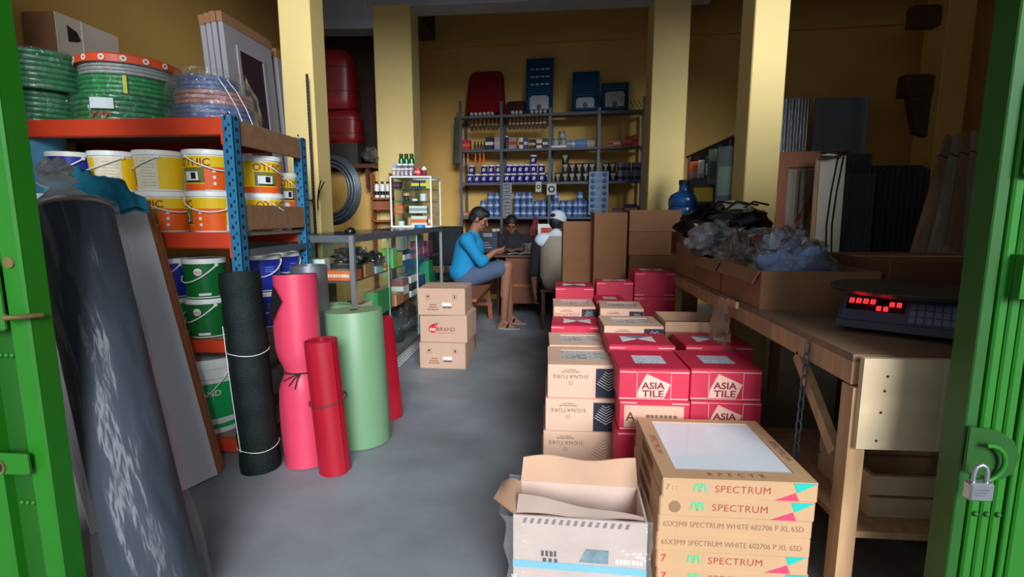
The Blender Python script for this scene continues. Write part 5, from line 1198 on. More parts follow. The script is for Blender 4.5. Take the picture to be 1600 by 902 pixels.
for k in range(16):
    a = 2*pi*k/16; MB().tube([(0.13*cos(a),0.07*sin(a),0.0),(0.13*cos(a),0.07*sin(a),0.11)], 0.003, 5).build('rod', alu, t, 60)
q = MB(); crumple(q, (0,0,0.06), (0.11,0.055,0.06), 12, 0.5, 3); q.build('contents', mat('mixed_goods', (120,104,84), 0.6, var=0.5, scale=30), t, 60)
q0 = P(856,372,6.62)
t = thing('framed_board', 'white framed board with red poster behind the man in the cap', 'poster', (q0.x+0.04, 6.62, 0)); 
MB().box(-0.17, 0.17, 0, 0.02, 0.55, P(856,350,6.62).z).build('frame', white_pl, t); zt = P(856,350,6.62).z
MB().box(-0.13, 0.13, -0.003, 0, 0.6, zt-0.05).build('poster', mat('poster_red', (190,60,44), 0.6, var=0.3, scale=8), t); MB().box(-0.10, 0.06, -0.005, -0.003, zt-0.15, zt-0.12).build('poster_line', white_ink, t); MB().lathe([(0.001,0),(0.04,0),(0.04,0.002)], 18).build('poster_spot', white_ink, t).matrix_local = TR(-0.02, -0.003, zt-0.22, rx=pi/2)
for x in (-0.15, 0.13): MB().box(x, x+0.02, 0.0, 0.02, 0, 0.55).build('leg', white_pl, t)
t = thing('hanging_cloth', 'dark pink cloth hanging under the back shelves', 'cloth', (P(836,342,6.85).x, 6.83, P(836,340,6.85).z)); q = MB(); q.grid(lambda u, v: ((u-0.5)*(0.06+0.07*v)+0.01*sin(v*7), 0.018*sin(u*14)+0.01, -0.24*v), 18, 8); q.build('folds', mat('dusty_pink', (140,64,70), 0.85), t, 60); MB().cyl((0,0,-0.01),(0,0.06,0.02),0.005,n=6).build('peg', dkiron, t)
t = thing('price_card', 'small pale cards clipped behind the desk', 'card', (P(775,357,6.85).x, 6.84, P(775,362,6.85).z)); MB().box(-0.05,0.0,-0.004,0,0,0.04).build('card', mat('cream_card', (190,180,150), 0.6), t); MB().box(0.008,0.05,-0.004,0,0.005,0.04).build('card', mat('cream_card', (190,180,150)), t)

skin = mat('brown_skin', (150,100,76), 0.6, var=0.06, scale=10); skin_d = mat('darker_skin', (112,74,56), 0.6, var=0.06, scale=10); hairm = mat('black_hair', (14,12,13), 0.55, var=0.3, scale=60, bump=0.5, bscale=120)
def frame_of(c, f, up=(0,0,1)):
    f = Vector(f).normalized(); u = Vector(up); r = f.cross(u).normalized(); u = r.cross(f)
    return Matrix(((r.x,f.x,u.x,c[0]),(r.y,f.y,u.y,c[1]),(r.z,f.z,u.z,c[2]),(0,0,0,1)))
def head(mb, c, f, up=(0,0,1), s=1.0):
    mb.M = frame_of(c, f, up) @ Matrix.Scale(s, 4)
    mb.ball((0,-0.012,0.022),(0.074,0.094,0.098),18,12); mb.ball((0,0.028,-0.055),(0.056,0.060,0.058),14,10); mb.ball((0,0.062,-0.088),(0.026,0.024,0.022),10,8)
    mb.caps((0,0.082,0.018),(0,0.104,-0.020),0.008,0.013,8); mb.caps((-0.018,0.084,-0.052),(0.018,0.084,-0.052),0.008,0.008,8)
    for x in (-1, 1):
        mb.ball((x*0.076,-0.008,-0.006),(0.012,0.020,0.030),8,8); mb.caps((x*0.014,0.082,0.034),(x*0.046,0.070,0.032),0.010,0.008,8); mb.ball((x*0.045,0.058,-0.02),(0.022,0.022,0.022),8,8)
    mb.M = None
def eyes(parent, c, f, up=(0,0,1)):
    for x in (-1, 1):
        q = MB(); q.M = frame_of(c, f, up); q.ball((x*0.031,0.081,0.012),(0.012,0.007,0.006),10,6); q.build('eye', black_pl, parent, 60)
def hand(mb, w, d, n, side, curl=0.9, s=1.0):
    """w wrist, d finger direction, n palm normal (towards what is held), side the thumb side"""
    w = Vector(w); d = Vector(d).normalized(); n = Vector(n); n = (n-d*n.dot(d)).normalized(); lat = d.cross(n).normalized()*side
    mb.M = None
    k = w+d*0.085*s
    for q in (-0.026, -0.009, 0.009, 0.026): mb.caps(w+lat*q*0.55*s, k+lat*q*s, 0.016*s, 0.014*s, 8)
    for q, L_ in ((0.030,0.070),(0.010,0.080),(-0.010,0.075),(-0.029,0.058)):
        b = k+lat*q*s; a1 = curl*0.5; a2 = curl*1.25
        m1 = b+(d*cos(a1)+n*sin(a1))*L_*0.52*s; e = m1+(d*cos(a2)+n*sin(a2))*L_*0.48*s
        mb.caps(b, m1, 0.0095*s, 0.0085*s, 8); mb.caps(m1, e, 0.0085*s, 0.0072*s, 8)
    b = w+d*0.026*s+lat*0.030*s; m1 = b+(d*0.6+lat*0.65+n*0.35).normalized()*0.038*s; e = m1+(d*0.85+lat*0.1+n*0.5).normalized()*0.032*s
    mb.caps(b, m1, 0.0125*s, 0.0105*s, 8); mb.caps(m1, e, 0.0105*s, 0.0082*s, 8)
def foot(mb, a, d, L_=0.21):
    a = Vector(a); d = Vector(d).normalized(); z = Vector((0,0,1))
    heel = Vector((a.x, a.y, a.z-0.055))-d*0.045; ball = heel+d*L_*0.70+z*-0.006; toe = heel+d*L_*0.98+z*-0.012
    mb.caps(a, heel, 0.036, 0.032, 10); mb.caps(a, ball, 0.034, 0.028, 10); mb.caps(heel, ball, 0.030, 0.030, 10)
    lat = Vector((-d.y, d.x, 0))
    for q in (-0.026, -0.012, 0.002, 0.015, 0.028): mb.caps(ball+lat*q*0.8, toe+lat*q, 0.012, 0.009, 6)

# ---- the man in blue, seen from the side, looking down at his phone
YB = 5.42
def B(px, py, dy=0.0): return P(px, py, YB+dy)
t = thing('person', 'person in bright blue shirt and grey shorts sitting on the bench holding a phone', 'person', (0, 0, 0))
pel = B(727, 431); chest = B(734, 388); neck = B(739, 366); hd = B(749, 343)
pel.z = max(pel.z, 0.57)
fwd = Vector((1, -0.10, 0)); hf = Vector((0.86, -0.05, -0.42))
body = MB()
body.ball(pel, (0.15, 0.18, 0.13), 16, 12); body.caps(pel+Vector((0,0,0.05)), chest, 0.135, 0.145, 16)
body.caps(chest+Vector((0,-0.14,0.09)), chest+Vector((0,0.14,0.09)), 0.075, 0.075, 12); body.caps(chest+Vector((0,0,0.04)), neck, 0.10, 0.058, 14); body.caps(neck, hd+Vector((-0.015,0,-0.02)), 0.055, 0.052, 12)
head(body, hd, hf, (0.35,0,1))
shirt = MB(); shirt.ball(pel+Vector((-0.005,0,0.03)), (0.172, 0.20, 0.14), 18, 12); shirt.caps(pel+Vector((0,0,0.06)), chest, 0.158, 0.166, 18)
shirt.caps(chest+Vector((0,-0.145,0.085)), chest+Vector((0,0.145,0.085)), 0.092, 0.092, 14); shirt.caps(chest+Vector((0,0,0.05)), neck+Vector((0,0,-0.012)), 0.125, 0.072, 14)
shorts = MB(); shorts.ball(pel+Vector((0.02,0,-0.03)), (0.165, 0.195, 0.12), 16, 12)
phone_c = B(783, 392, -0.06)
for sd in (-1, 1):
    dy = sd*0.175
    sh = chest+Vector((0.0, dy, 0.085)); el = B(752, 410, dy*1.1); wr = phone_c+Vector((-0.07, sd*0.055, -0.012))
    body.caps(sh, el, 0.050, 0.042, 12); body.caps(el, wr, 0.042, 0.028, 12)
    hand(body, wr, Vector((0.92, -sd*0.30, 0.15)), Vector((0.15, -sd*0.75, 0.6)), 1 if sd > 0 else -1, 1.0)
    mid = el+(wr-el)*0.22
    shirt.caps(sh, el, 0.074, 0.060, 14); shirt.caps(el, mid, 0.060, 0.058, 14)
    hip = pel+Vector((0.03, sd*0.095, -0.03)); kn = B(793, 416, sd*0.13); kn.z = max(kn.z, 0.52); an = B(787 if sd < 0 else 797, 492, sd*0.14); an.z = 0.085
    body.caps(hip, kn, 0.085, 0.058, 14); body.caps(kn, an+Vector((0,0,0.0)), 0.056, 0.036, 14); body.caps(kn+(an-kn)*0.12+Vector((-0.012,0,0)), kn+(an-kn)*0.52+Vector((-0.012,0,0)), 0.050, 0.046, 12)
    foot(body, an, (1, -0.12, 0))
    shorts.caps(hip, hip+(kn-hip)*0.82, 0.112, 0.092, 16)
    s_ = MB(); s_.M = TR(an.x-0.055, an.y+0.006, 0.004, rz=-0.12)
    s_.prism([(0.0,-0.028),(0.05,-0.040),(0.14,-0.046),(0.20,-0.044),(0.24,-0.022),(0.24,0.022),(0.20,0.046),(0.13,0.046),(0.05,0.038),(0.0,0.028),(-0.012,0)], 0.0, 0.020)
    so = s_.build('sandal', mat('grey_sandal', (150,146,140), 0.7), t); q = MB(); q.M = TR(an.x-0.055, an.y+0.006, 0.004, rz=-0.12); q.tube([(0.10,-0.047,0.02),(0.11,-0.03,0.055),(0.12,0,0.066),(0.11,0.03,0.055),(0.10,0.047,0.02)], 0.010, 8); q.build('sandal_strap', black_mt, so, 60)
fused(body, 'body', skin, t, 0.0075, 4)
fused(shirt, 'shirt', mat('bright_blue_cotton', (8,128,178), 0.85, var=0.08, scale=8, bump=0.5, bscale=9), t, 0.012, 8)
fused(shorts, 'shorts', mat('slate_blue_shorts', (72,90,116), 0.85, var=0.12, scale=10, bump=0.4, bscale=12), t, 0.012, 6)
hr = MB(); hr.M = frame_of(hd, hf, (0.35,0,1)); hr.ball((0,-0.024,0.038),(0.084,0.098,0.094),18,12); hr.ball((0,-0.062,-0.005),(0.072,0.058,0.075),14,10); hr.ball((0,0.048,0.086),(0.062,0.040,0.034),12,8)
for x in (-1,1): hr.caps((x*0.070,0.018,0.03),(x*0.074,0.012,-0.008),0.016,0.008,8)
fused(hr, 'hair', hairm, t, 0.008, 3); eyes(t, hd, hf, (0.35,0,1))
ph = thing('mobile_phone', 'dark mobile phone held in both hands of the person in blue', 'phone', phone_c+Vector((0.035, 0, 0.015)), rot=(0, R(-38), 0))
MB().box(-0.07, 0.07, -0.036, 0.036, 0, 0.009, 0.003).build('case', black_pl, ph); MB().box(-0.064, 0.064, -0.032, 0.032, 0.009, 0.0096).build('screen', mat('phone_glass', (50,54,60), 0.1), ph)

# ---- the person behind the desk, in the dark
t = thing('person', 'person in dark clothes sitting behind the desk in shadow', 'person', (0, 0, 0))
hd = P(799, 352, 6.62); ch = P(803, 384, 6.66); pel = Vector((ch.x, 6.76, 0.56)); hf = Vector((0.1, -0.9, -0.42))
body = MB(); head(body, hd, hf); body.caps(hd+Vector((0,0.02,-0.05)), ch+Vector((0,0.02,0.10)), 0.052, 0.06, 12)
body.caps(pel, ch, 0.14, 0.15, 16); body.caps(ch+Vector((-0.17,0,0.06)), ch+Vector((0.17,0,0.06)), 0.075, 0.075, 12)
jk = MB(); jk.caps(pel, ch, 0.165, 0.18, 18); jk.caps(ch+Vector((-0.18,0.0,0.06)), ch+Vector((0.18,0.0,0.06)), 0.095, 0.095, 14); jk.caps(ch+Vector((0,0.0,0.05)), ch+Vector((0,0.01,0.14)), 0.12, 0.075, 14)
pt = MB(); pt.ball(pel, (0.18,0.16,0.13), 14, 10)
for sd in (-1, 1):
    sh = ch+Vector((sd*0.19, 0, 0.05)); el = Vector((ch.x+sd*0.27, 6.50, 0.80)); wr = Vector((ch.x+sd*0.10, 6.33, 0.788))
    body.caps(sh, el, 0.05, 0.042, 12); body.caps(el, wr, 0.042, 0.028, 12); hand(body, wr, (-sd*0.7,-0.7,0.02), (0,0,-1), -sd, 0.35)
    jk.caps(sh, el, 0.075, 0.060, 12); jk.caps(el, el+(wr-el)*0.8, 0.060, 0.046, 12)
    hip = pel+Vector((sd*0.09,0,-0.02)); kn = pel+Vector((sd*0.12,-0.22,-0.04)); an = kn+Vector((0,0.03,-0.44)); an.z = 0.085
    body.caps(hip, kn, 0.085, 0.058, 12); body.caps(kn, an, 0.056, 0.036, 12); foot(body, an, (0,-1,0)); pt.caps(hip, kn, 0.10, 0.075, 12); pt.caps(kn, an+Vector((0,0,0.05)), 0.075, 0.06, 12)
fused(body, 'body', skin_d, t, 0.009, 4); fused(jk, 'jacket', mat('dark_plum_jacket', (34,28,38), 0.9, var=0.2), t, 0.014, 6); fused(pt, 'trousers', black_mt, t, 0.014, 6)
hr = MB(); hr.M = frame_of(hd, hf); hr.ball((0,-0.022,0.038),(0.086,0.1,0.095),18,12); hr.ball((0,-0.05,-0.01),(0.078,0.06,0.08),14,10); fused(hr, 'hair', hairm, t, 0.009, 3); eyes(t, hd, hf)
st = thing('stool', 'plain dark stool under the person behind the desk', 'stool', (pel.x, 6.78, 0)); MB().lathe([(0.001,0.42),(0.16,0.42),(0.165,0.43),(0.165,0.445),(0.001,0.45)], 24).build('seat', wood_dk, st, 40)
for k in range(4):
    a = pi/4+pi/2*k; MB().tube([(0.11*cos(a),0.11*sin(a),0.42),(0.14*cos(a),0.14*sin(a),0.0)], 0.014, 8).build('leg', wood_dk, st, 60)

# ---- the person in the cap, seen from behind
t = thing('person', 'person in white cap and grey shirt with white shoulders, seen from behind', 'person', (0, 0, 0))
YC = 5.46
def Cc(px, py, dy=0.0): return P(px, py, YC+dy)
hd = Cc(871, 350, 0.10); ch = Cc(868, 392, 0.02); pel = Cc(868, 443, -0.02); pel.z = 0.55
hf = Vector((0.55, 0.75, -0.45))
body = MB(); head(body, hd, hf); body.caps(hd+Vector((0,0,-0.05)), ch+Vector((0,0.0,0.12)), 0.052, 0.062, 12); body.caps(pel, ch, 0.145, 0.15, 16); body.caps(ch+Vector((-0.16,0,0.08)), ch+Vector((0.16,0,0.08)), 0.075, 0.075, 12)
sh_ = MB(); sh_.caps(pel+Vector((0,0,0.0)), ch, 0.170, 0.172, 18); sh_.caps(ch, ch+Vector((0,0,0.05)), 0.172, 0.15, 16)
yk = MB(); yk.caps(ch+Vector((-0.145,0,0.105)), ch+Vector((0.145,0,0.105)), 0.088, 0.088, 14); yk.caps(ch+Vector((0,0.0,0.07)), ch+Vector((0,0.01,0.165)), 0.135, 0.075, 14)
tr_ = MB(); tr_.ball(pel+Vector((0,0.02,-0.02)), (0.185,0.17,0.13), 14, 10); slvs = []
for sd in (-1, 1):
    sh = ch+Vector((sd*0.185, 0, 0.07)); el = ch+Vector((sd*0.235, 0.04, -0.24)); wr = el+Vector((-sd*0.02, 0.24, 0.03))
    if sd < 0: wr = el+Vector((0.01, 0.05, -0.22))
    body.caps(sh, el, 0.05, 0.042, 12); body.caps(el, wr, 0.042, 0.028, 12); hand(body, wr, (wr-el).normalized(), (-sd, 0, 0), 1, 0.6)
    slv = MB(); slvs.append(slv); slv.caps(sh+Vector((sd*0.01,0,-0.02)), el, 0.074, 0.058, 14)
    hip = pel+Vector((sd*0.09,0.03,-0.02)); kn = pel+Vector((sd*0.14,0.40,-0.04)); an = kn+Vector((0,-0.03,-0.44)); an.z = 0.085
    body.caps(hip, kn, 0.085, 0.058, 12); body.caps(kn, an, 0.056, 0.036, 12); foot(body, an, (0,1,0)); tr_.caps(hip, kn, 0.102, 0.078, 12); tr_.caps(kn, an+Vector((0,0,0.05)), 0.078, 0.062, 12)
fused(body, 'body', skin_d, t, 0.009, 4); fused(sh_, 'shirt', mat('taupe_shirt', (150,138,122), 0.85, var=0.08, bump=0.5, bscale=8), t, 0.012, 6)
fused(yk, 'shoulder_yoke', mat('pale_blue_yoke', (190,206,220), 0.85, var=0.05), t, 0.012, 6); [fused(q_, 'sleeve', mat('black_sleeve', (26,24,30), 0.9), t, 0.012, 6) for q_ in slvs]; fused(tr_, 'trousers', black_mt, t, 0.014, 6)
hr = MB(); hr.M = frame_of(hd, hf); hr.ball((0,-0.020,0.01),(0.082,0.096,0.085),18,12); fused(hr, 'hair', hairm, t, 0.009, 3); eyes(t, hd, hf)
cpm = mat('pale_cap', (186,196,204), 0.8, var=0.05); cap = MB(); cap.M = frame_of(hd+Vector((0,0,0.012)), hf)
cap.ball((0,-0.016,0.045),(0.093,0.108,0.088),20,12); cap.M = None; fused(cap, 'cap', cpm, t, 0.009, 2)
br = MB(); br.M = frame_of(hd+Vector((0,0,0.012)), hf); br.grid(lambda u, v: ((0.075-0.01*v)*sin((u-0.5)*2.4), 0.085+0.075*v*cos((u-0.5)*2.2), 0.045-0.02*v-0.02*(2*(u-0.5))**2), 12, 5); br.build('cap_brim', mat('brown_brim', (110,96,70), 0.8), t, 60)
og = MB(); og.M = frame_of(hd+Vector((0,0,0.012)), hf); og.ball((0,-0.112,0.035),(0.038,0.014,0.024),14,8); og.build('cap_gap', hairm, t, 60)
st = thing('stool', 'dark wooden stool under the person in the cap', 'stool', (pel.x, YC, 0)); MB().box(-0.16,0.16,-0.16,0.16,0.40,0.43,0.004).build('seat', wood_dk, st)
for x in (-1,1):
    for y in (-1,1): MB().box(x*0.13-0.018, x*0.13+0.018, y*0.13-0.018, y*0.13+0.018, 0, 0.40).build('leg', wood_dk, st)

# ================================================================ tile boxes in the middle
red_b = mat('crimson_box', (206,40,72), 0.55, var=0.06, scale=5); dkred_i = mat('dark_red_letters', (130,26,44), 0.7, var=0); pk_i = mat('pale_pink_print', (238,186,170), 0.7, var=0)
navy_i = mat('navy_print', (32,40,58), 0.6, var=0.05); sig_b = cardb_pk; greyink = mat('grey_ink', (128,104,96), 0.8, var=0)
def pattern_mat(name, kind):
    m = bpy.data.materials.new(name); m.use_nodes = True; nt = m.node_tree; N = nt.nodes; L = nt.links; b = N['Principled BSDF']; b.inputs['Roughness'].default_value = 0.25
    tc = N.new('ShaderNodeTexCoord'); rp = N.new('ShaderNodeValToRGB')
    if kind == 'mosaic':
        br = N.new('ShaderNodeTexBrick'); br.inputs['Scale'].default_value = 10; br.inputs['Color1'].default_value = lin((205,206,202))+(1,); br.inputs['Color2'].default_value = lin((70,74,78))+(1,); br.inputs['Mortar'].default_value = lin((225,225,222))+(1,); br.inputs['Bias'].default_value = -0.35; br.inputs['Mortar Size'].default_value = 0.03
        L.new(tc.outputs['Object'], br.inputs['Vector']); L.new(br.outputs['Color'], b.inputs['Base Color'])
    else:
        vo = N.new('ShaderNodeTexVoronoi'); vo.inputs['Scale'].default_value = 75; L.new(tc.outputs['Object'], vo.inputs['Vector'])
        e = rp.color_ramp.elements; e[0].position = 0.12; e[1].position = 0.34; e[0].color = lin((60,74,110))+(1,); e[1].color = lin((206,222,234))+(1,)
        L.new(vo.outputs['Distance'], rp.inputs['Fac']); L.new(rp.outputs['Color'], b.inputs['Base Color'])
    return m
mosaic_m = pattern_mat('mosaic_tile', 'mosaic'); pebble_m = pattern_mat('pebble_tile', 'pebble'); white_t = mat('white_tile_glaze', (236,240,246), 0.12, var=0.01)
def box_with_window(t, w, d, h, m, win, wm):
    """carton whose top has a die-cut window: body, four top strips, the tile seen inside"""
    x0, x1, y0, y1 = win
    MB().box(-w/2, w/2, 0, d, 0, h-0.004, 0.003).build('body', m, t)
    fr = MB(); z0, z1 = h-0.004, h
    fr.box(-w/2+0.001, w/2-0.001, 0.001, y0, z0, z1); fr.box(-w/2+0.001, w/2-0.001, y1, d-0.001, z0, z1); fr.box(-w/2+0.001, x0, y0, y1, z0, z1); fr.box(x1, w/2-0.001, y0, y1, z0, z1)
    fr.build('top_frame', m, t); MB().box(x0, x1, y0, y1, h-0.004, h-0.0025).build('tile', wm, t)
def chevrons(t, x0, x1, z0, z1, y, fill=True):
    if fill: MB().front([(x0,z0),(x1,z0),(x1,z1),(x0,z1)], y, 0.0008).build('navy_panel', navy_i, t)
    ln = white_ink if fill else greyink; cx = (x0+x1)/2+0.004; w = x1-x0; zl = z0+(z1-z0)*(0.25 if fill else 0.12)
    q = MB(); k = 0.62
    for i in range(7):
        dz = i*(z1-zl)*0.125; a = w*0.50-i*w*0.055
        zb = zl+dz
        for s in (-1, 1):
            xa = cx; xb = cx+s*a; zt = min(zb+a*k, z1-0.003)
            aa = (zt-zb)/k; xb = cx+s*aa; xb = max(x0+0.002, min(x1-0.002, xb))
            zb2 = zb+abs(xb-cx)*k; th = 0.0022 if fill else 0.0016
            q.front([(xa,zb),(xb,zb2),(xb,zb2+th),(xa,zb+th)], y-0.0008, 0.0006)
    q.build('chevron_lines', ln, t)
def signature_box(lab, x, y, z, rz=0.0, w=0.30, d=0.30, h=0.146, navy=True, win=True, group='peach peach tile boxes'):
    t = thing('tile_box', lab, 'box', (x, y, z), rz, group)
    box_with_window(t, w, d, h, sig_b, (-w*0.30, w*0.36, d*0.28, d*0.80), mosaic_m)
    sx = -w*0.18
    text('SIGNATURE', 0.0235, F(sx, -0.0004, h*0.66, pi), greyink, t, spacing=1.25, bold=0.004); dashes(t, sx, h*0.79, 0.075, 0.004, 0, greyink, 9, 2); dashes(t, sx, h*0.85, 0.05, 0.004, 0, greyink, 6, 4)
    MB().front([(sx+0.012*cos(a), h*0.46+0.012*sin(a)) for a in [2*pi*i/16 for i in range(16)]], 0, 0.0007).build('seal_mark', mat('pale_brown_print', (206,168,146), 0.8), t)
    chevrons(t, w*0.17, w*0.495, h*0.03, h*0.90, 0.0, navy)
    MB().box(-w/2-0.0012, -w/2, 0.01, d-0.01, 0.004, h-0.008).build('side_print', greyink, t)
    return t
def asia_box(lab, x, y, z, rz=0.0, w=0.265, d=0.28, h=0.124, logo='full', win='pebble', group='crimson tile boxes'):
    t = thing('tile_box', lab, 'box', (x, y, z), rz, group)
    if win == 'pebble':
        MB().box(-w/2, w/2, 0, d, 0, h-0.004, 0.003).build('body', red_b, t)
        fr = MB(); x0, x1, y0, y1 = -w*0.22, w*0.26, d*0.30, d*0.72; z0, z1 = h-0.004, h
        fr.box(-w/2+0.001, w/2-0.001, 0.001, y0, z0, z1); fr.box(-w/2+0.001, w/2-0.001, y1, d-0.001, z0, z1); fr.box(-w/2+0.001, x0, y0, y1, z0, z1); fr.box(x1, w/2-0.001, y0, y1, z0, z1)
        fr.build('top_frame', red_b, t); MB().box(x0, x1, y0, y1, h-0.004, h-0.0025).build('tile', pebble_m, t)
    else:
        MB().box(-w/2, w/2, 0, d, 0, h, 0.003).build('body', red_b, t)
        for s in (-1, 1): MB().top([(s*0.075,d*0.30),(s*0.075,d*0.72),(s*0.004,d*0.51)], h).build('white_triangle', white_pl, t)
        MB().top([(-0.06,d*0.74),(0.06,d*0.74),(0.0,d*0.54)], h).build('blue_triangle', mat('slate_print', (120,130,160), 0.6), t)
    for s in (-1, 1): MB().box(-w/2+0.004 if s < 0 else 0.003, -0.003 if s < 0 else w/2-0.004, 0.012, 0.05, h, h+0.001).build('flap_fold', red_b, t)
    for zz in (h*0.90, h*0.055):
        for (a, b) in ((-w*0.49, -w*0.255), (w*0.245, w*0.49)): MB().front([(a,zz),(b,zz),(b,zz+0.004),(a,zz+0.004)], 0).build('pale_line', pk_i, t)
    if logo == 'full':
        q = MB(); s0 = w*0.245; zc = h*0.49; hz = h*0.44
        for (a, b, c, e) in ((-s0,s0,zc-hz,zc-hz+0.002),(-s0,s0,zc+hz-0.002,zc+hz),(-s0,-s0+0.002,zc-hz,zc+hz),(s0-0.002,s0,zc-hz,zc+hz)): q.front([(a,c),(b,c),(b,e),(a,e)], 0)
        q.build('logo_frame', pk_i, t)
        MB().front([(-s0*0.45,zc+hz*0.85),(s0*0.95,zc+hz*0.12),(s0*0.60,zc-hz*0.92),(-s0*0.96,zc-hz*0.90),(-s0*0.90,zc-hz*0.30)], 0, 0.001).build('logo_diamond', pk_i, t)
        text('ASIA', 0.037, F(-0.003, -0.001, zc-hz*0.02), dkred_i, t, bold=0.02, squash=1.12); text('TILE', 0.037, F(-0.003, -0.001, zc-hz*0.60), dkred_i, t, bold=0.02, squash=1.2)
    elif logo == 'A':
        MB().front([(-w*0.43,h*0.12),(w*0.42,h*0.12),(w*0.42,h*0.84),(-w*0.43,h*0.84)], 0, 0.001).build('pale_label', mat('peach_label', (228,176,150), 0.7), t); text('A', 0.052, F(-w*0.34, -0.001, h*0.45), ink, t); dashes(t, 0.03, h*0.5, 0.12, 0.012, -0.001, greyink, 7, 6)
    return t
SH_ = 0.146; XS = 0.131
jit = random.Random(5)
for k in range(4):
    signature_box(['peach tile box at the bottom of the nearest peach stack', 'peach tile box third from the top of the nearest peach stack', 'taped peach tile box, second from the top of the nearest stack', 'peach tile box on top of the nearest peach stack'][k], XS-0.008*(3-k)+0.004, 2.055+0.004*(k % 2), k*SH_+0.0005*k, R(0.8), 0.30, 0.30, SH_, navy=(k != 1), group='nearest peach stack')
for k in range(4): signature_box('peach tile box, %s from the floor in the second peach stack' % ORD[k], P(905,540,2.385).x, 2.385, k*0.1465, R(1.5), 0.285, 0.27, 0.146, group='second peach stack')
AH = 0.124
for c, xx in ((0, 0.391), (1, 0.664)):
    for k in range(5):
        lab = [['crimson box with tilted square logo, %s from the floor, left column', 'crimson tile box with pale A label under the left column top box'][k == 3] if c == 0 else 'crimson box with tilted square logo, %s from the floor, right column'][0]
        lab = lab % ORD[k] if '%s' in lab else lab
        asia_box(lab, xx+(0.006 if k == 3 else 0), 1.895+0.004*(k % 2)+0.02*c, k*AH+0.0006*k, R(-0.5 if k % 2 else 0.6), logo='A' if (c == 0 and k == 3) else 'full', group='front crimson boxes')
for c, xx in ((0, P(1004,548,2.20).x), (1, P(1124,548,2.23).x)):
    for k in range(5): asia_box('crimson box with white triangles, %s from the floor, %s column' % (ORD[k], ('left','right')[c]), xx, 2.21+0.02*c, k*0.127, R(1.0), 0.29, 0.25, 0.126, logo=None, win='tri', group='crimson boxes with white triangles')
# rows farther back
def back_stack(px0, px1, pytop, Y, d, n, kind, lab, rz=0.0, group=None):
    a = P(px0, pytop, Y); b = P(px1, pytop, Y); w = b.x-a.x; ztop = a.z; h = ztop/n
    for k in range(n):
        l = lab % ORD[k]
        if kind == 's': signature_box(l, (a.x+b.x)/2, Y, k*h, rz, w, d, h-0.0006, group=group)
        else: asia_box(l, (a.x+b.x)/2, Y, k*h, rz, w, d, h-0.0006, logo=None, win=kind, group=group)
back_stack(861, 944, 509, 2.68, 0.27, 5, 'tri', 'crimson box, %s from the floor, left row behind the second peach stack', R(-1.5), 'left crimson row')
back_stack(865, 931, 479, 2.98, 0.30, 5, 's', 'peach tile box, %s from the floor, third peach stack on the left', R(1), 'third peach stack')
back_stack(868, 928, 449, 3.32, 0.28, 5, 'tri', 'crimson box, %s from the floor, far left row before the standing carton', 0, 'far left crimson row')
back_stack(944, 1038, 509, 2.50, 0.26, 5, 's', 'peach tile box, %s from the floor, behind the white triangle boxes', R(1.5), 'middle peach stack')
back_stack(938, 1006, 482, 2.80, 0.26, 5, 's', 'peach tile box, %s from the floor, rear of the middle peach stack', R(-3), 'rear peach stack')
back_stack(932, 978, 470, 3.12, 0.24, 5, 'pebble', 'dim crimson box, %s from the floor, beside the third peach stack', 0, 'dim crimson row')
back_stack(992, 1056, 425, 3.42, 0.30, 5, 'tri', 'dim crimson box, %s from the floor, below the stacked brown cartons', 0, 'farthest crimson row')
back_stack(932, 990, 440, 3.42, 0.16, 5, 'tri', 'dim crimson box, %s from the floor, in front of the tall carton', 0, 'hidden crimson row')
# low brown carton between the stacks and the table
a = P(1040,503,2.52); b = P(1138,503,2.52)
t = thing('cardboard_box', 'low brown open carton beside the middle peach stack', 'box', ((a.x+b.x)/2, 2.52, 0)); w = b.x-a.x; h = a.z
MB().box(-w/2, w/2, 0, 0.28, 0, h-0.05, 0.003).build('body', cardb_dk, t)
for (x0, x1, y0, y1) in ((-w/2, w/2, 0, 0.005), (-w/2, w/2, 0.275, 0.28), (-w/2, -w/2+0.005, 0.005, 0.275), (w/2-0.005, w/2, 0.005, 0.275)): MB().box(x0, x1, y0, y1, h-0.05, h).build('wall', cardb, t)
# opened carton at the front wrapped in plastic
t = thing('cardboard_box', 'open carton wrapped in plastic with a blue strip in front of the tile stacks', 'box', (P(905,840,1.36).x, 1.36, 0), R(-2)); w, d, h = 0.385, 0.20, 0.335; whc = mat('pinkish_white_card', (214,186,172), 0.75, var=0.08)
for (nm, x0, x1, y0, y1) in (('front_wall', -w/2, w/2, 0, 0.006), ('back_wall', -w/2, w/2, d-0.006, d), ('side_wall', -w/2, -w/2+0.006, 0.006, d-0.006), ('side_wall', w/2-0.006, w/2, 0.006, d-0.006)): MB().box(x0, x1, y0, y1, 0, h).build(nm, whc, t)
MB().box(-w/2+0.006, w/2-0.006, 0.006, d-0.006, 0, 0.006).build('floor_panel', cardb_dk, t)
fl = MB(); fl.grid(lambda u, v: ((u-0.5)*w*(0.98-0.03*v), d-0.003+0.02*v+0.012*sin(u*7)*v, h+v*(0.070+0.012*u+0.004*sin(u*9))), 14, 3); fl.grid(lambda u, v: ((u-0.5)*w*(0.98-0.03*v), d+0.002+0.02*v+0.012*sin(u*7)*v, h+v*(0.070+0.012*u+0.004*sin(u*9))), 14, 3); fl.build('back_flap', cardb, t, 50)
fl = MB(); fl.grid(lambda u, v: (-w/2+0.003-0.06*v, 0.01+u*(d-0.02), h+0.045*v-0.05*v*v*u), 8, 4); fl.grid(lambda u, v: (-w/2-0.001-0.06*v, 0.01+u*(d-0.02), h-0.003+0.045*v-0.05*v*v*u), 8, 4); fl.build('side_flap', cardb, t, 50)
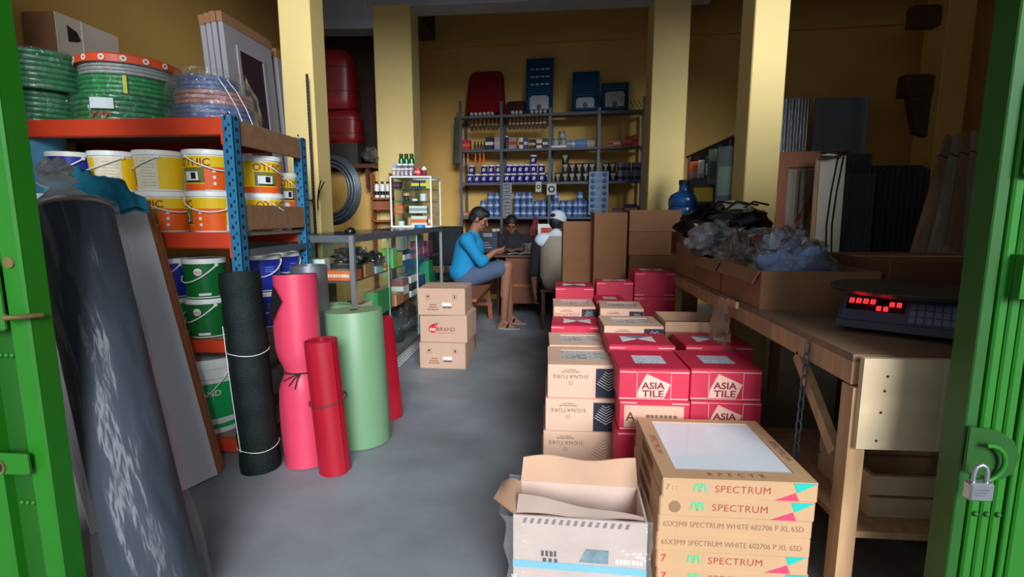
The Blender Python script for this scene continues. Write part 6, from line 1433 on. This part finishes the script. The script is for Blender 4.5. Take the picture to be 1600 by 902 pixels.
fl = MB(); fl.grid(lambda u, v: ((u-0.5)*w*0.96, 0.003+0.07*v*(1-u*0.75)+0.008, h+0.02*v*(1-u)+0.004*sin(u*9)), 12, 4); fl.build('front_flap', whc, t, 50)
for k in range(15): MB().front([(-w*0.43+k*0.021,h-0.022),(-w*0.43+k*0.021+0.010,h-0.022),(-w*0.43+k*0.021+0.015,h-0.006),(-w*0.43+k*0.021+0.006,h-0.006)], 0).build('hatch_mark', greyink, t)
MB().box(-w/2-0.001, w/2+0.001, -0.0016, 0, h-0.165, h-0.142).build('blue_strip', mat('light_blue_strip', (120,196,216), 0.4), t)
MB().front([(0.0,h-0.135),(0.085,h-0.135),(0.085,h-0.092),(0.02,h-0.092)], 0).build('grey_picture', mat('grey_teal_print', (110,140,148), 0.6, var=0.3, scale=40), t)
dashes(t, -0.085, h-0.115, 0.05, 0.018, 0, ink, 4, 3); dashes(t, -0.08, h-0.136, 0.05, 0.012, 0, ink, 3, 8); dashes(t, 0.145, h-0.125, 0.08, 0.014, 0, white_ink, 7, 5)
def wrapc(u, v):
    per = [(-w/2-0.02,-0.012),(w/2+0.012,-0.012),(w/2+0.012,d+0.01),(-w/2-0.02,d+0.01),(-w/2-0.02,-0.012)]; q = u*4; i = min(3, int(q)); f = q-i
    x = per[i][0]*(1-f)+per[i+1][0]*f; y = per[i][1]*(1-f)+per[i+1][1]*f; n = noise.noise(Vector((x*9, y*9, v*5)))
    return (x+0.014*n-0.02*(v > 0.95)*(x < 0), y+0.012*n, 0.004+(h+0.006)*v+0.012*n*(v > 0.9))
MB().grid(wrapc, 64, 14).build('plastic_wrap', clear_mat('carton_film', film=0.10, gloss=0.3, rough=0.1, scale=18, bump=0.9), t, 60)
# ---- SPECTRUM stack
spec = cardb_tan; teal_i = mat('teal_print', (30,190,176), 0.5, var=0); pink_i = mat('pink_print', (210,66,100), 0.5, var=0); grn_i = mat('mint_print', (90,196,140), 0.6, var=0); spred = mat('spectrum_red_brown', (176,72,60), 0.7, var=0); dot_i = mat('dot_ink', (150,112,84), 0.8, var=0)
SX_, SY_ = 0.535, 1.392; SWd, SDp, SHt = 0.432, 0.44, 0.0615
def spectrum_box(k, lab, z, dx, style, rz):
    t = thing('tile_box', lab, 'box', (SX_+dx, SY_+0.003*(k % 2), z), rz, 'stacked white tile boxes'); w, d, h = SWd, SDp, SHt
    if k == 7: box_with_window(t, w, d, h, spec, (-w*0.385, w*0.40, d*0.125, d*0.93), white_t)
    else:
        MB().box(-w/2, w/2, 0, d, 0, h-0.001, 0.004).build('body', spec, t); MB().box(-w/2+0.003, w/2-0.003, 0.003, d-0.003, h-0.001, h).build('lid', spec, t)
    if style == 'logo':
        text('SPECTRUM', 0.030, F(0.01, 0, h*0.52), spred, t, spacing=1.1)
        q = MB()
        for cx in (-0.118, -0.100):
            n = 3
            q.front([(cx+0.011*cos(pi*i/n), h*0.36+0.030*sin(pi*i/n)) for i in range(n+1)]+[(cx+0.006*cos(pi-pi*i/n), h*0.36+0.020*sin(pi*i/n)) for i in range(n+1)], 0)
        q.build('logo_mark', grn_i, t)
        MB().front([(w*0.345,h*0.95),(w*0.49,h*0.95),(w*0.37,h*0.48)], 0).build('teal_triangle', teal_i, t)
        MB().front([(w*0.22,h*0.06),(w*0.385,h*0.06),(w*0.36,h*0.48)], 0).build('pink_triangle', pink_i, t)
        if k == 6: MB().front([(-w*0.40+0.017*cos(a), h*0.5+0.018*sin(a)) for a in [2*pi*i/18 for i in range(18)]], 0).build('round_stamp', dot_i, t)
        elif k == 7: text('7 : :', 0.022, F(-w*0.44, 0, h*0.55), dot_i, t)
        else: text('7', 0.034, F(-w*0.455, 0, h*0.55), red_ink, t)
    else: text('65X3M9 SPECTRUM WHITE 602706 P XL 65D', 0.0235, F(-0.005, 0, h*0.5), dot_i, t, squash=0.86)
    for s in (-1, 1): MB().box(s*w/2, s*(w/2+0.0008), d*0.3, d*0.7, h*0.2, h*0.7).build('side_print', ink_br, t)
    if k == 7:
        T = Matrix.Translation((-w*0.435, d*0.45, h)) @ Matrix.Rotation(R(100), 4, 'Z'); text('SPECTRUM', 0.028, Matrix.Translation((-w*0.442, d*0.50, h)) @ Matrix.Rotation(-pi/2, 4, 'Z'), spred, t); text('SPECTRUM', 0.028, Matrix.Translation((w*0.45, d*0.45, h)) @ Matrix.Rotation(-pi/2, 4, 'Z'), ink_br, t)
        text('R  P  E  C  T  R', 0.026, Matrix.Translation((0.0, d*0.062, h)), ink_br, t)
    return t
for k in range(8):
    lab = 'tan flat tile box with teal and pink triangles, %s from the floor' % ORD[k]
    if k == 7: lab = 'topmost tan flat tile box with a window showing a white tile'
    if k in (4, 5): lab = 'tan flat tile box with dotted print, %s from the floor' % ORD[k]
    z0 = 0.45-0.0618*8
    spectrum_box(k, lab, 0.0005+0.0562*k if False else k*0.0562, (-0.004, 0.0, 0.004, 0.002, 0.0, 0.003, 0.004, 0.010)[k]-0.006, 'dots' if k in (4, 5) else 'logo', R((0.3,-0.3,0.2,0.4,-0.2,0.2,-0.3,0.5)[k]))

# ================================================================ table with scale on the right
ply = mat('pale_plywood', (206,180,146), 0.75, var=0.10, scale=4, stretch=(1,1,4))
TX0, TZt = 0.815, 0.83
t = thing('work_table', 'rough timber work table with plywood apron on the right carrying the scale', 'table', (0, 0, 0))
TL = 3.48
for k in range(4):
    y0 = 1.40+k*0.52; MB().box(TX0, TX0+0.72, y0, y0+0.512, TZt-0.022, TZt).build('top_board', mat('shade_darkened_top', (128,100,76), 0.8, var=0.25, scale=4), t)  # board colour darkened to carry the shade on the table top
MB().box(TX0, TX0+0.03, 1.40, TL, TZt-0.085, TZt-0.022).build('side_rail', wood_lt, t)
MB().box(TX0+0.010, TX0+0.72, 1.366, 1.384, TZt-0.255, TZt-0.002).build('apron', ply, t)
MB().box(TX0+0.0, TX0+0.045, 1.385, 1.44, 0, TZt-0.09).build('leg', wood_lt, t); MB().box(TX0+0.66, TX0+0.72, 1.405, 1.46, 0, TZt-0.022).build('leg', wood_lt, t)
for y in (3.42,): MB().box(TX0+0.005, TX0+0.05, y, y+0.05, 0, TZt-0.022).build('leg', wood_lt, t); MB().box(TX0+0.66, TX0+0.71, y, y+0.05, 0, TZt-0.022).build('leg', wood_lt, t)
q = MB(); a = Vector((TX0+0.012, 1.46, 0.52)); b = Vector((TX0+0.012, 1.72, TZt-0.09)); d_ = (b-a); M_ = Matrix.Translation(a) @ Matrix.Rotation(math.atan2(d_.y, d_.z)*-1, 4, 'X'); q.M = M_; q.box(-0.012, 0.012, -0.02, 0.02, 0, d_.length).build('brace', wood_lt, t)
MB().box(TX0+0.05, TX0+0.7, 1.42, 2.15, 0.28, 0.30).build('lower_shelf', wood_lt, t)
for k, (zz) in enumerate((0.60, 0.68, 0.74, 0.78)): MB().cyl((TX0+0.06+0.004*k, 1.3655, zz), (TX0+0.06+0.004*k, 1.366, zz), 0.004, n=8).build('nail', ink, t)
t = thing('wooden_crate', 'low wooden crate on the lower shelf of the work table', 'crate', (1.20, 1.50, 0.30)); 
for z in (0.0, 0.07): MB().box(-0.24, 0.24, 0, 0.015, z, z+0.06).build('slat', ply, t); MB().box(-0.24, 0.24, 0.28, 0.295, z, z+0.06).build('slat', ply, t)
for x in (-0.24, 0.225): MB().box(x, x+0.015, 0.015, 0.28, 0, 0.13).build('side', ply, t)
# scale
t = thing('digital_scale', 'black digital counter scale with glowing red figures on the work table', 'scale', (1.06, 1.66, TZt), R(-36))
MB().box(-0.13, 0.21, 0.05, 0.36, 0.012, 0.085, 0.012).build('body', black_pl, t)
q = MB(); q.M = Matrix.Translation((0.04, 0.05, 0.02)); q._add([(-0.17,-0.115,0),(0.17,-0.115,0),(0.17,0,0),(-0.17,0,0),(-0.17,-0.115,0.022),(0.17,-0.115,0.022),(0.17,0.0,0.088),(-0.17,0.0,0.088)], [(3,2,1,0),(4,5,6,7),(0,1,5,4),(1,2,6,5),(2,3,7,6),(3,0,4,7)])
con = q.build('console', mat('grey_console', (66,66,76), 0.5), t)
sl = math.atan2(0.066, 0.115); PM = Matrix.Translation((0.04, -0.065, 0.0425)) @ Matrix.Rotation(sl, 4, 'X')
def on_panel(nm, x0, x1, y0, y1, m, par=con, th=0.002):
    q = MB(); q.M = PM; q.box(x0, x1, y0, y1, 0.0004, th); return q.build(nm, m, par)
on_panel('keypad', -0.16, 0.16, 0.006, 0.126, mat('slate_keypad', (84,86,104), 0.4), con, 0.0012)
led = mat('red_led', (255,30,30), 0.5, var=0, emit=6)
on_panel('display_window', -0.155, 0.0, 0.055, 0.118, black_pl, con, 0.0018)
def digit(x, y, s, nm='digit'):
    q = MB(); q.M = PM
    for (a, b, c, e) in ((0,1,0.92,1),(0,1,0.46,0.54),(0,1,0,0.08),(0,0.12,0,1),(0.88,1,0,1)): q.box(x+a*s*0.55, x+b*s*0.55, y+c*s, y+e*s, 0.0018, 0.003)
    return q.build(nm, led, con)
for k in range(4): digit(-0.148+0.019*k, 0.091, 0.022)
for k in range(2): digit(-0.040+0.018*k, 0.086, 0.020)
for k in range(2): digit(-0.072+0.018*k, 0.060, 0.020)
for r_ in range(3):
    for c_ in range(7): on_panel('key', 0.012+c_*0.020, 0.027+c_*0.020, 0.016+r_*0.034, 0.042+r_*0.034, mat('pale_key', (120,122,140), 0.5), con, 0.0024)
for x in (-0.10, 0.18):
    for y in (0.08, 0.33): MB().cyl((x,y,0),(x,y,0.012),0.014,n=10).build('foot', black_pl, t)
MB().box(0.02, 0.06, 0.18, 0.22, 0.085, 0.115).build('pan_support', black_pl, t)
MB().lathe([(0.001,0.115),(0.22,0.115),(0.235,0.128),(0.232,0.131),(0.001,0.122)], 36, (0.04, 0.20, 0)).build('weighing_pan', mat('dull_pan', (90,90,92), 0.4, metal=0.6), t, 40)
# chain hanging from the table edge
cz1 = TZt-0.03; t = thing('chain', 'thin steel chain hanging from the edge of the work table', 'chain', (TX0-0.012, 1.62, 0))
ch_ = MB(); ch_.tube([(0.009*cos(a), 0, 0.016*sin(a)+(0.006 if sin(a) > 0 else -0.006)) for a in [2*pi*i/12 for i in range(12)]], 0.0028, 6, True); lm = ch_.mesh('link', 60); lm.materials.append(grey_m)
for k in range(14): obj_from_mesh('link', lm, t, Matrix.Translation((-0.0008*k, 0, cz1-0.012-0.037*k)) @ Matrix.Rotation((pi/2 if k % 2 else 0)+0.4, 4, 'Z'))
# cartons on the table with bagged goods
def open_carton(lab, x0, x1, y0, y1, z, h, m, name='cardboard_box', rz=0.0, flaps=True):
    t = thing(name, lab, 'box', ((x0+x1)/2, y0, z), rz); w = x1-x0; d = y1-y0
    MB().box(-w/2, w/2, 0, d, 0, 0.004).build('floor_panel', m, t)
    for (nm, a, b, c, e) in (('front_wall', -w/2, w/2, 0, 0.005), ('back_wall', -w/2, w/2, d-0.005, d), ('side_wall', -w/2, -w/2+0.005, 0.005, d-0.005), ('side_wall', w/2-0.005, w/2, 0.005, d-0.005)): MB().box(a, b, c, e, 0.004, h).build(nm, m, t)
    if flaps:
        f = MB(); f.M = Matrix.Translation((-w/2, 0, h)) @ Matrix.Rotation(R(-150), 4, 'Y'); f.box(0, 0.004, 0.01, d-0.01, 0, 0.06).build('flap', m, t)
    return t
open_carton('open brown carton with blue plastic bags on the work table', TX0+0.01, TX0+0.46, 2.06, 2.52, TZt, 0.155, cardb_dk)
open_carton('open carton with film wrapped packs second along the table', TX0+0.01, TX0+0.46, 2.55, 2.98, TZt, 0.15, cardb_dk)
t = thing('cardboard_box', 'closed brown carton under the black wrapped bundle at the table end', 'box', (TX0+0.33, 3.01, TZt)); MB().box(-0.32, 0.34, 0, 0.46, 0, 0.20, 0.003).build('body', cardb_dk, t); MB().box(-0.32, 0.34, 0.2, 0.26, 0.20, 0.2008).build('tape', tape_m, t)
dkc = mat('umber_cardboard', (110,70,42), 0.85, var=0.12)
t = thing('cardboard_box', 'closed dark brown carton on the table right behind the scale', 'box', (TX0+0.72, 2.05, TZt)); MB().box(-0.24, 0.30, 0, 0.5, 0, 0.20, 0.003).build('body', dkc, t); MB().box(-0.24, 0.30, 0.22, 0.28, 0.20, 0.2008).build('tape', tape_m, t)
bluebag = mat('pale_blue_goods', (130,156,200), 0.45, var=0.3, scale=18); 
def bag(lab, c, r, seed, m, fm=None, amp=0.3, name='plastic_bag', cat='bag', flat=0.75):
    t = thing(name, lab, cat, c); q = MB(); crumple(q, (0,0,r[2]*flat), r, seed, amp, 2.6, 30, 20, flat=r[2]*flat*0.99); q.build('contents', m, t, 60)
    q = MB(); crumple(q, (0,0,r[2]*flat+0.004), tuple(v*1.07 for v in r), seed, amp, 3.0, 36, 22, flat=r[2]*flat); q.build('film', fm or bagc, t, 60); return t
bag('pale blue plastic bag bulging out of the nearest open carton', (TX0+0.22, 2.235, TZt+0.005), (0.15, 0.10, 0.145), 3, bluebag)
bag('white and blue plastic bag at the back of the nearest open carton', (TX0+0.25, 2.41, TZt+0.005), (0.15, 0.09, 0.17), 8, mat('milky_goods', (176,186,206), 0.4, var=0.2, scale=20))
bag('red plastic bag lying across the open cartons', (TX0+0.34, 2.74, TZt+0.152), (0.20, 0.15, 0.07), 5, mat('red_bag', (176,34,44), 0.4, var=0.2, scale=6), amp=0.3)
bag('clear bag of brown packs in the second open carton', (TX0+0.13, 2.68, TZt+0.005), (0.10, 0.11, 0.15), 7, mat('brown_packs', (120,96,78), 0.6, var=0.4, scale=20), amp=0.34)
bag('crumpled clear plastic heap over the far carton', (TX0+0.08, 2.90, TZt+0.152), (0.13, 0.13, 0.10), 6, mat('grey_plastic_goods', (90,92,98), 0.4, var=0.5, scale=20), clear_mat('bright_film', film=0.16, gloss=0.45, rough=0.08, scale=24, bump=1.0), amp=0.36)
bag('heap of shiny metal strips and film behind the red bag', (TX0+0.36, 2.95, TZt+0.152), (0.17, 0.07, 0.08), 2, metal_bits, clear_mat('bright_film'), amp=0.36)
# hanging clear film beside the table
t = thing('plastic_sheet', 'loose clear plastic sheet hanging down from the work table edge', 'plastic sheet', (TX0-0.03, 2.30, 0.10))
MB().grid(lambda u, v: (0.0-0.05*(1-v)*u+0.02*noise.noise(Vector((u*4, v*5, 0)))-0.02, (u-0.5)*0.30*(0.5+0.5*(1-v)), 0.42+0.32*v), 20, 20).build('sheet', clear_mat('dusty_film', tint=(190,160,140), film=0.22, gloss=0.4, rough=0.12, scale=18, bump=1.0), t, 60); MB().box(0.012, 0.026, -0.06, 0.06, 0.70, 0.73).build('tape', tape_m, t)
# black bagged thing with white label
Yk = 3.22; c = P(1136, 340, Yk)
t = thing('bagged_goods', 'big black plastic wrapped bundle with white label on the table cartons', 'bundle', (c.x, Yk+0.03, TZt+0.2015))
q = MB(); crumple(q, (0,0,0.12), (0.26, 0.19, 0.13), 4, 0.26, 2.2, 40, 24, flat=0.118); q.build('bundle', black_pl, t, 50)
q = MB(); q.grid(lambda u, v: (-0.04+0.22*u, -0.135+0.09*v-0.02*sin(pi*u), 0.205+0.05*v-0.04*u*u+0.010*sin(u*5)), 12, 5); q.build('label_sheet', white_pl, t, 60)
for k in range(3): q = MB(); q.tube([(-0.20+0.08*k, -0.17, 0.15), (-0.08+0.1*k, -0.11, 0.255), (0.10+0.06*k, -0.08, 0.235)], 0.006, 6); q.build('cord', black_pl, t, 60)
# ---- standing cartons in the middle distance
def carton(lab, px0, px1, pyt, Y, d, zb, m=cardb_dk, rz=0.0, writing=False):
    a = P(px0, pyt, Y); b = P(px1, pyt, Y); w = b.x-a.x; h = a.z-zb
    t = thing('cardboard_box', lab, 'box', ((a.x+b.x)/2, Y, zb), rz); MB().box(-w/2, w/2, 0, d, 0, h, 0.003).build('body', m, t)
    for s in (-1, 1): MB().box(-w/2+0.003, w/2-0.003, 0.004 if s < 0 else d/2+0.002, d/2-0.002 if s < 0 else d-0.004, h, h+0.003).build('flap', m, t)
    MB().box(-w/2, w/2, d/2-0.02, d/2+0.02, h+0.003, h+0.0036).build('tape', tape_m, t)
    if writing:
        for k, z_ in enumerate((0.88, 0.74, 0.66)): MB().front([(-w*0.4,h*z_),(w*0.42,h*z_),(w*0.40,h*z_+0.018),(-w*0.38,h*z_+0.016)], 0).build('printed_line', ink_br, t)
        MB().front([(-w*0.5,h*0.44),(w*0.2,h*0.43),(w*0.2,h*0.445),(-w*0.5,h*0.46)], 0).build('crease', ink, t)
    return t
brd = mat('mid_brown_cardboard', (136,92,60), 0.85, var=0.10, scale=5)
carton('upright brown carton with faded print beside the man in the cap', 880, 930, 347, 4.02, 0.30, 0, brd, R(1), True)
carton('tall plain brown carton standing between other cartons', 929, 981, 333, 3.90, 0.36, 0, brd)
carton('dark brown carton base under the two flat cartons', 983, 1064, 400, 4.02, 0.40, 0, dkc)
zc_ = P(1000,400,4.02).z+0.004
carton('wide brown carton in the middle of the right pile', 983, 1050, 363, 4.02, 0.38, zc_, brd)
zc2 = P(1000,363,4.02).z+0.004
carton('flat carton with round marks on top of the right pile', 984, 1066, 329, 4.02, 0.38, zc2, cardb_dk)
t = thing('water_gallon', 'blue plastic water gallon standing behind the right carton pile', 'gallon', (P(1070,305,4.75).x, 4.78, 0)); gz = P(1070,320,4.75).z-0.10
gl = mat('blue_gallon', (40,92,160), 0.2, var=0.1, coat=0.3)
MB().lathe([(0.001,0),(0.13,0),(0.135,0.015),(0.135,0.07),(0.128,0.08),(0.135,0.09),(0.135,0.15),(0.115,0.19),(0.05,0.225),(0.045,0.25),(0.045,0.29)], 30, (0,0,gz)).build('bottle', gl, t, 50); MB().lathe([(0.046,gz+0.28),(0.05,gz+0.28),(0.05,gz+0.32),(0.001,gz+0.32)], 20).build('cap', cmat('navy',(40,44,80)), t, 40)
MB().lathe([(0.001,0),(0.17,0),(0.15,gz-0.01),(0.16,gz),(0.001,gz)], 24).build('stand', wood_dk, t, 40)

# ================================================================ packs hanging between the right pillars
def hang(lab, px, pyt, Y, w, h, m, m2, kind='pack'):
    a = P(px, pyt, Y); t = thing('hanging_pack', lab, 'pack', a, R(-25)); MB().box(-w/2, w/2, -0.015, 0.015, -h, 0, 0.006).build('pack', m, t); MB().box(-w*0.4, w*0.4, -0.0165, -0.015, -h*0.85, -h*0.35).build('label', m2, t); MB().tube([(0,0,0),(0,0.0,0.03),(0,0.02,0.05)], 0.004, 6).build('hook', dkiron, t, 60); return t
hp_ = [(1090,252,4.9,0.15,0.28,OR,cmat('greyprint',(150,150,155)),'faded orange pack hanging at the left of the wall display'), (1103,250,4.8,0.13,0.34,WH,cmat('greyprint',(150,150,155)),'white pack hanging beside the orange one'), (1113,243,4.7,0.12,0.20,BK,WH,'black pack hanging above the tool set'), (1105,278,4.66,0.26,0.24,cmat('darkolive',(60,56,40)),YE,'dark tool set with yellow pieces hanging low'), (1127,232,4.5,0.20,0.30,cmat('greengrey',(80,100,84)),cmat('darkolive',(60,56,40)),'grey green bag hanging in the display'), (1140,228,4.3,0.18,0.46,cmat('charcoal',(56,60,62)),cmat('greengrey',(80,100,84)),'large charcoal bag hanging next to the pillar')]
for (px, py, Y, w, h, m, m2, lab) in hp_: hang(lab, px, py, Y, w, h, m, m2)
a = P(1074,254,5.05); b = P(1150,222,4.15)
t = thing('display_rail', 'dark sloping rail carrying the hanging packs between the pillars', 'rail', (0,0,0)); MB().tube([a+Vector((0,0.02,0.05)), b+Vector((0,0.02,0.05))], 0.012, 8).build('bar', dkiron, t, 60)
q = MB(); av = a+Vector((0.05,0.06,0.06)); bv = b+Vector((0.05,0.06,0.06)); q._add([av, bv, Vector((bv.x,bv.y,0.9)), Vector((av.x,av.y,0.9)), av+Vector((0.01,0.006,0)), bv+Vector((0.01,0.006,0)), Vector((bv.x+0.01,bv.y+0.006,0.9)), Vector((av.x+0.01,av.y+0.006,0.9))], [(0,3,2,1),(4,5,6,7),(0,1,5,4),(1,2,6,5),(2,3,7,6),(3,0,4,7)]); q.build('display_board', mat('dark_board', (52,54,54), 0.7), t)
for p in (av, bv): MB().box(p.x-0.02, p.x+0.02, p.y+0.012, p.y+0.05, 0, p.z-0.01).build('post', wood_dk, t)

# ================================================================ sheets leaning in the right rear corner
def sheet_lean(name, lab, cat, px0, px1, pyt, Y, m, th=0.012, corr=0, lean=0.10, zb=0.0, amp=0.012, wob=0.0):
    a = P(px0, pyt, Y); b = P(px1, pyt, Y); w = b.x-a.x; h = a.z-zb
    t = thing(name, lab, cat, ((a.x+b.x)/2, Y-lean*h*0.0, zb), rot=(-lean, 0, BWA))
    def fn(off):
        def f(u, v):
            y = amp*sin(u*corr*2*pi) if corr else 0.0
            if wob: y += wob*noise.noise(Vector((u*3+v, v*2, 1.0)))
            return ((u-0.5)*w, y+off, v*h)
        return f
    nu = max(2, corr*8) if corr else (24 if wob else 2); nv = 1 if not wob else 16
    q = MB(); q.grid(fn(0), nu, nv); q.grid(fn(th), nu, nv)
    e0, e1 = [fn(0)(i/nu, 1) for i in range(nu+1)], [fn(th)(i/nu, 1) for i in range(nu+1)]
    q._add(e0+e1, [(i, i+1, nu+2+i, nu+1+i) for i in range(nu)])
    q._add([fn(0)(0,0), fn(th)(0,0), fn(th)(0,1), fn(0)(0,1)], [(0,1,2,3)]); q._add([fn(0)(1,0), fn(th)(1,0), fn(th)(1,1), fn(0)(1,1)], [(3,2,1,0)])
    q.build('sheet', m, t, 60); return t
ybk = 6.30
asb = mat('grey_cement_sheet', (92,96,104), 0.85, var=0.15, scale=3)
galv = mat('shiny_zinc', (150,156,164), 0.25, metal=0.9, var=0.15, scale=8)
sheet_lean('zinc_sheet', 'shiny corrugated zinc sheet standing behind the right pillar', 'roof sheet', 1222, 1270, 151, 6.28, galv, 0.003, 5, 0.03)
sheet_lean('plastic_covered_board', 'tall grey board covered in wrinkled film against the back wall', 'board', 1280, 1363, 150, 6.20, mat('blue_grey_film', (122,130,144), 0.45, var=0.08, scale=3), 0.02, 0, 0.03, wob=0.05)
sheet_lean('cement_sheet', 'corrugated grey cement sheet under the film covered board', 'roof sheet', 1322, 1367, 240, 5.85, asb, 0.006, 7, 0.03)
sheet_lean('cement_sheet', 'narrow corrugated grey cement sheet with a darker top', 'roof sheet', 1326, 1372, 271, 5.70, mat('mid_grey_cement', (104,106,112), 0.85, var=0.12), 0.006, 8, 0.03)
for k in range(3): sheet_lean('dark_roof_sheet', ['dark corrugated roof sheet, front one beside the cement sheets', 'dark corrugated roof sheet, middle of the three', 'dark corrugated roof sheet, rearmost of the three'][k], 'roof sheet', 1369-4*k, 1457-6*k, 264-3*k, 5.78+0.06*k, mat('dark_zinc', (58,62,64), 0.6, metal=0.2, var=0.2, scale=4), 0.004, 10, 0.03)
# brown door frame with a brace
Yd = 5.55; a = P(1222,236,Yd); b = P(1297,236,Yd); w = b.x-a.x; h = a.z
t = thing('plank_door', 'old brown plank door with diagonal brace leaning in the corner', 'door', ((a.x+b.x)/2, Yd, 0), rot=(-0.03, 0, BWA))
for (nm, x0, x1, z0, z1, m) in (('stile', -w/2, -w/2+0.10, 0, h, wood_md), ('stile', w/2-0.08, w/2, 0, h, wood_md), ('rail', -w/2+0.10, w/2-0.08, h-0.16, h, wood_md), ('rail', -w/2+0.10, w/2-0.08, 0.0, 0.16, wood_md)): MB().box(x0, x1, 0, 0.035, z0, z1).build(nm, m, t)
for k in range(3):
    pw_ = (w-0.18)/3; MB().box(-w/2+0.10+k*pw_+0.002, -w/2+0.10+(k+1)*pw_-0.002, 0.025, 0.036, 0.16, h-0.16).build('plank', wood_gr, t)
q = MB(); za = h*0.42; zb_ = h*0.76; q._add([(-w/2+0.10,0.0,za),(-w/2+0.10,0.0,za+0.16),(w/2-0.08,0.0,zb_+0.10),(w/2-0.08,0.0,zb_-0.06),(-w/2+0.10,0.024,za),(-w/2+0.10,0.024,za+0.16),(w/2-0.08,0.024,zb_+0.10),(w/2-0.08,0.024,zb_-0.06)], [(0,3,2,1),(4,5,6,7),(0,1,5,4),(1,2,6,5),(2,3,7,6),(3,0,4,7)]); q.build('brace', wood_md, t)
t = sheet_lean('white_board', 'tall whitish board with hanging dark cords leaning beside the plank door', 'board', 1287, 1326, 242, 5.30, mat('whitish_board', (206,200,184), 0.7, var=0.06, scale=3), 0.02, 0, 0.03)
hh = P(1287,242,5.30).z
for x in (-0.02, 0.03): MB().tube([(x+0.06, -0.008, hh*0.99), (x+0.02, -0.010, hh*0.80), (x, -0.010, hh*0.62), (x+0.015, -0.010, hh*0.45), (x-0.01, -0.010, hh*0.33)], 0.007, 6).build('cord', dkiron, t, 60)
MB().box(-0.17, -0.13, -0.02, 0.0, 0, hh*0.985).build('edge_strip', wood_lt, t)
t = thing('fabric_scrap', 'dark rag on top of the whitish board', 'rag', (P(1300,238,5.30).x+0.02, 5.28, hh-0.002), rot=(0,0,0)); q = MB(); crumple(q, (0,0,0.02), (0.12,0.035,0.025), 6, 0.5, 3); q.build('folds', mat('umber_rag', (60,40,32), 0.8), t, 60); q = MB(); crumple(q, (-0.05,-0.01,-0.005), (0.07,0.03,0.012), 7, 0.4, 3); q.build('pale_hem', white_pl, t, 60)
# planks leaning by the right corner pillar, nearer
Yn = 4.35
for k in range(4):
    a = P(1452+24*k, 352-4*k, Yn); b = P(1492+14*k, 216-3*k, Yn+0.35); m = wood_gr if k % 2 else mat('warm_grey_wood', (140,112,88), 0.8, var=0.2, scale=5, stretch=(5,5,0.6))
    dirv = (b-a).normalized(); base = a-dirv*(a.z/dirv.z); top_ = b
    M_, L_ = axis_matrix(base, top_); o = thing('rough_plank', 'rough grey brown plank leaning in the right corner, %s from the left' % ORD[k], 'plank'); o.matrix_world = M_
    MB().box(-0.075, 0.075, 0, 0.025, 0, L_, 0.003).build('plank', m, o); MB().box(-0.076, 0.076, -0.002, 0.027, L_*0.90, L_*0.905).build('saw_mark', dkiron, o)
# timber brackets on the corner pillar
for k, (px0, px1, y0, y1) in enumerate(((1413,1482,105,150), (1428,1486,-4,40))):
    a = P(px0, y1, 5.95); b = Vector((P5X, 5.95, a.z)); zt = P(px0, y0+14, 5.95).z
    t = thing('timber_bracket', ['thick timber bracket on the corner pillar, lower one', 'thick timber bracket on the corner pillar, upper one'][k], 'bracket', (0,0,0)); q = MB()
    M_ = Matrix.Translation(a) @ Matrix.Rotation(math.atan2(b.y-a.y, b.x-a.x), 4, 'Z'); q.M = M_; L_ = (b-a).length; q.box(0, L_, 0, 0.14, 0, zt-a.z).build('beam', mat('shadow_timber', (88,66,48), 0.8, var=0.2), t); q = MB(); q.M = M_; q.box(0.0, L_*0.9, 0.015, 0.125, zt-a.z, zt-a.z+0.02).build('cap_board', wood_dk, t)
    if k == 0:
        q = MB(); q.M = M_; q._add([(L_*0.25,0.02,0),(L_,0.02,0),(L_,0.02,-0.42),(L_*0.6,0.02,-0.38),(L_*0.25,0.12,0),(L_,0.12,0),(L_,0.12,-0.42),(L_*0.6,0.12,-0.38)], [(0,3,2,1)[::-1],(4,5,6,7)[::-1],(0,1,5,4),(1,2,6,5),(2,3,7,6),(3,0,4,7)]); q.build('shadow_knee', mat('shadow_timber', (88,66,48)), t)  # dark solid under the lower bracket, stands for its shadow on the wall
# black sack at the right behind the scale
bag('black refuse sack on the right behind the scale', (P(1490,400,2.7).x, 2.75, TZt-0.28), (0.26, 0.22, 0.24), 9, black_pl, amp=0.35)
t = thing('side_bench', 'low dark bench on the right that carries the black sack', 'bench', (P(1490,400,2.7).x, 2.75, 0)); MB().box(-0.35,0.5,-0.3,0.3,TZt-0.31,TZt-0.282).build('seat', wood_dk, t)
for x in (-0.32,0.44):
    for y in (-0.27,0.22): MB().box(x,x+0.05,y,y+0.05,0,TZt-0.31).build('leg', wood_dk, t)
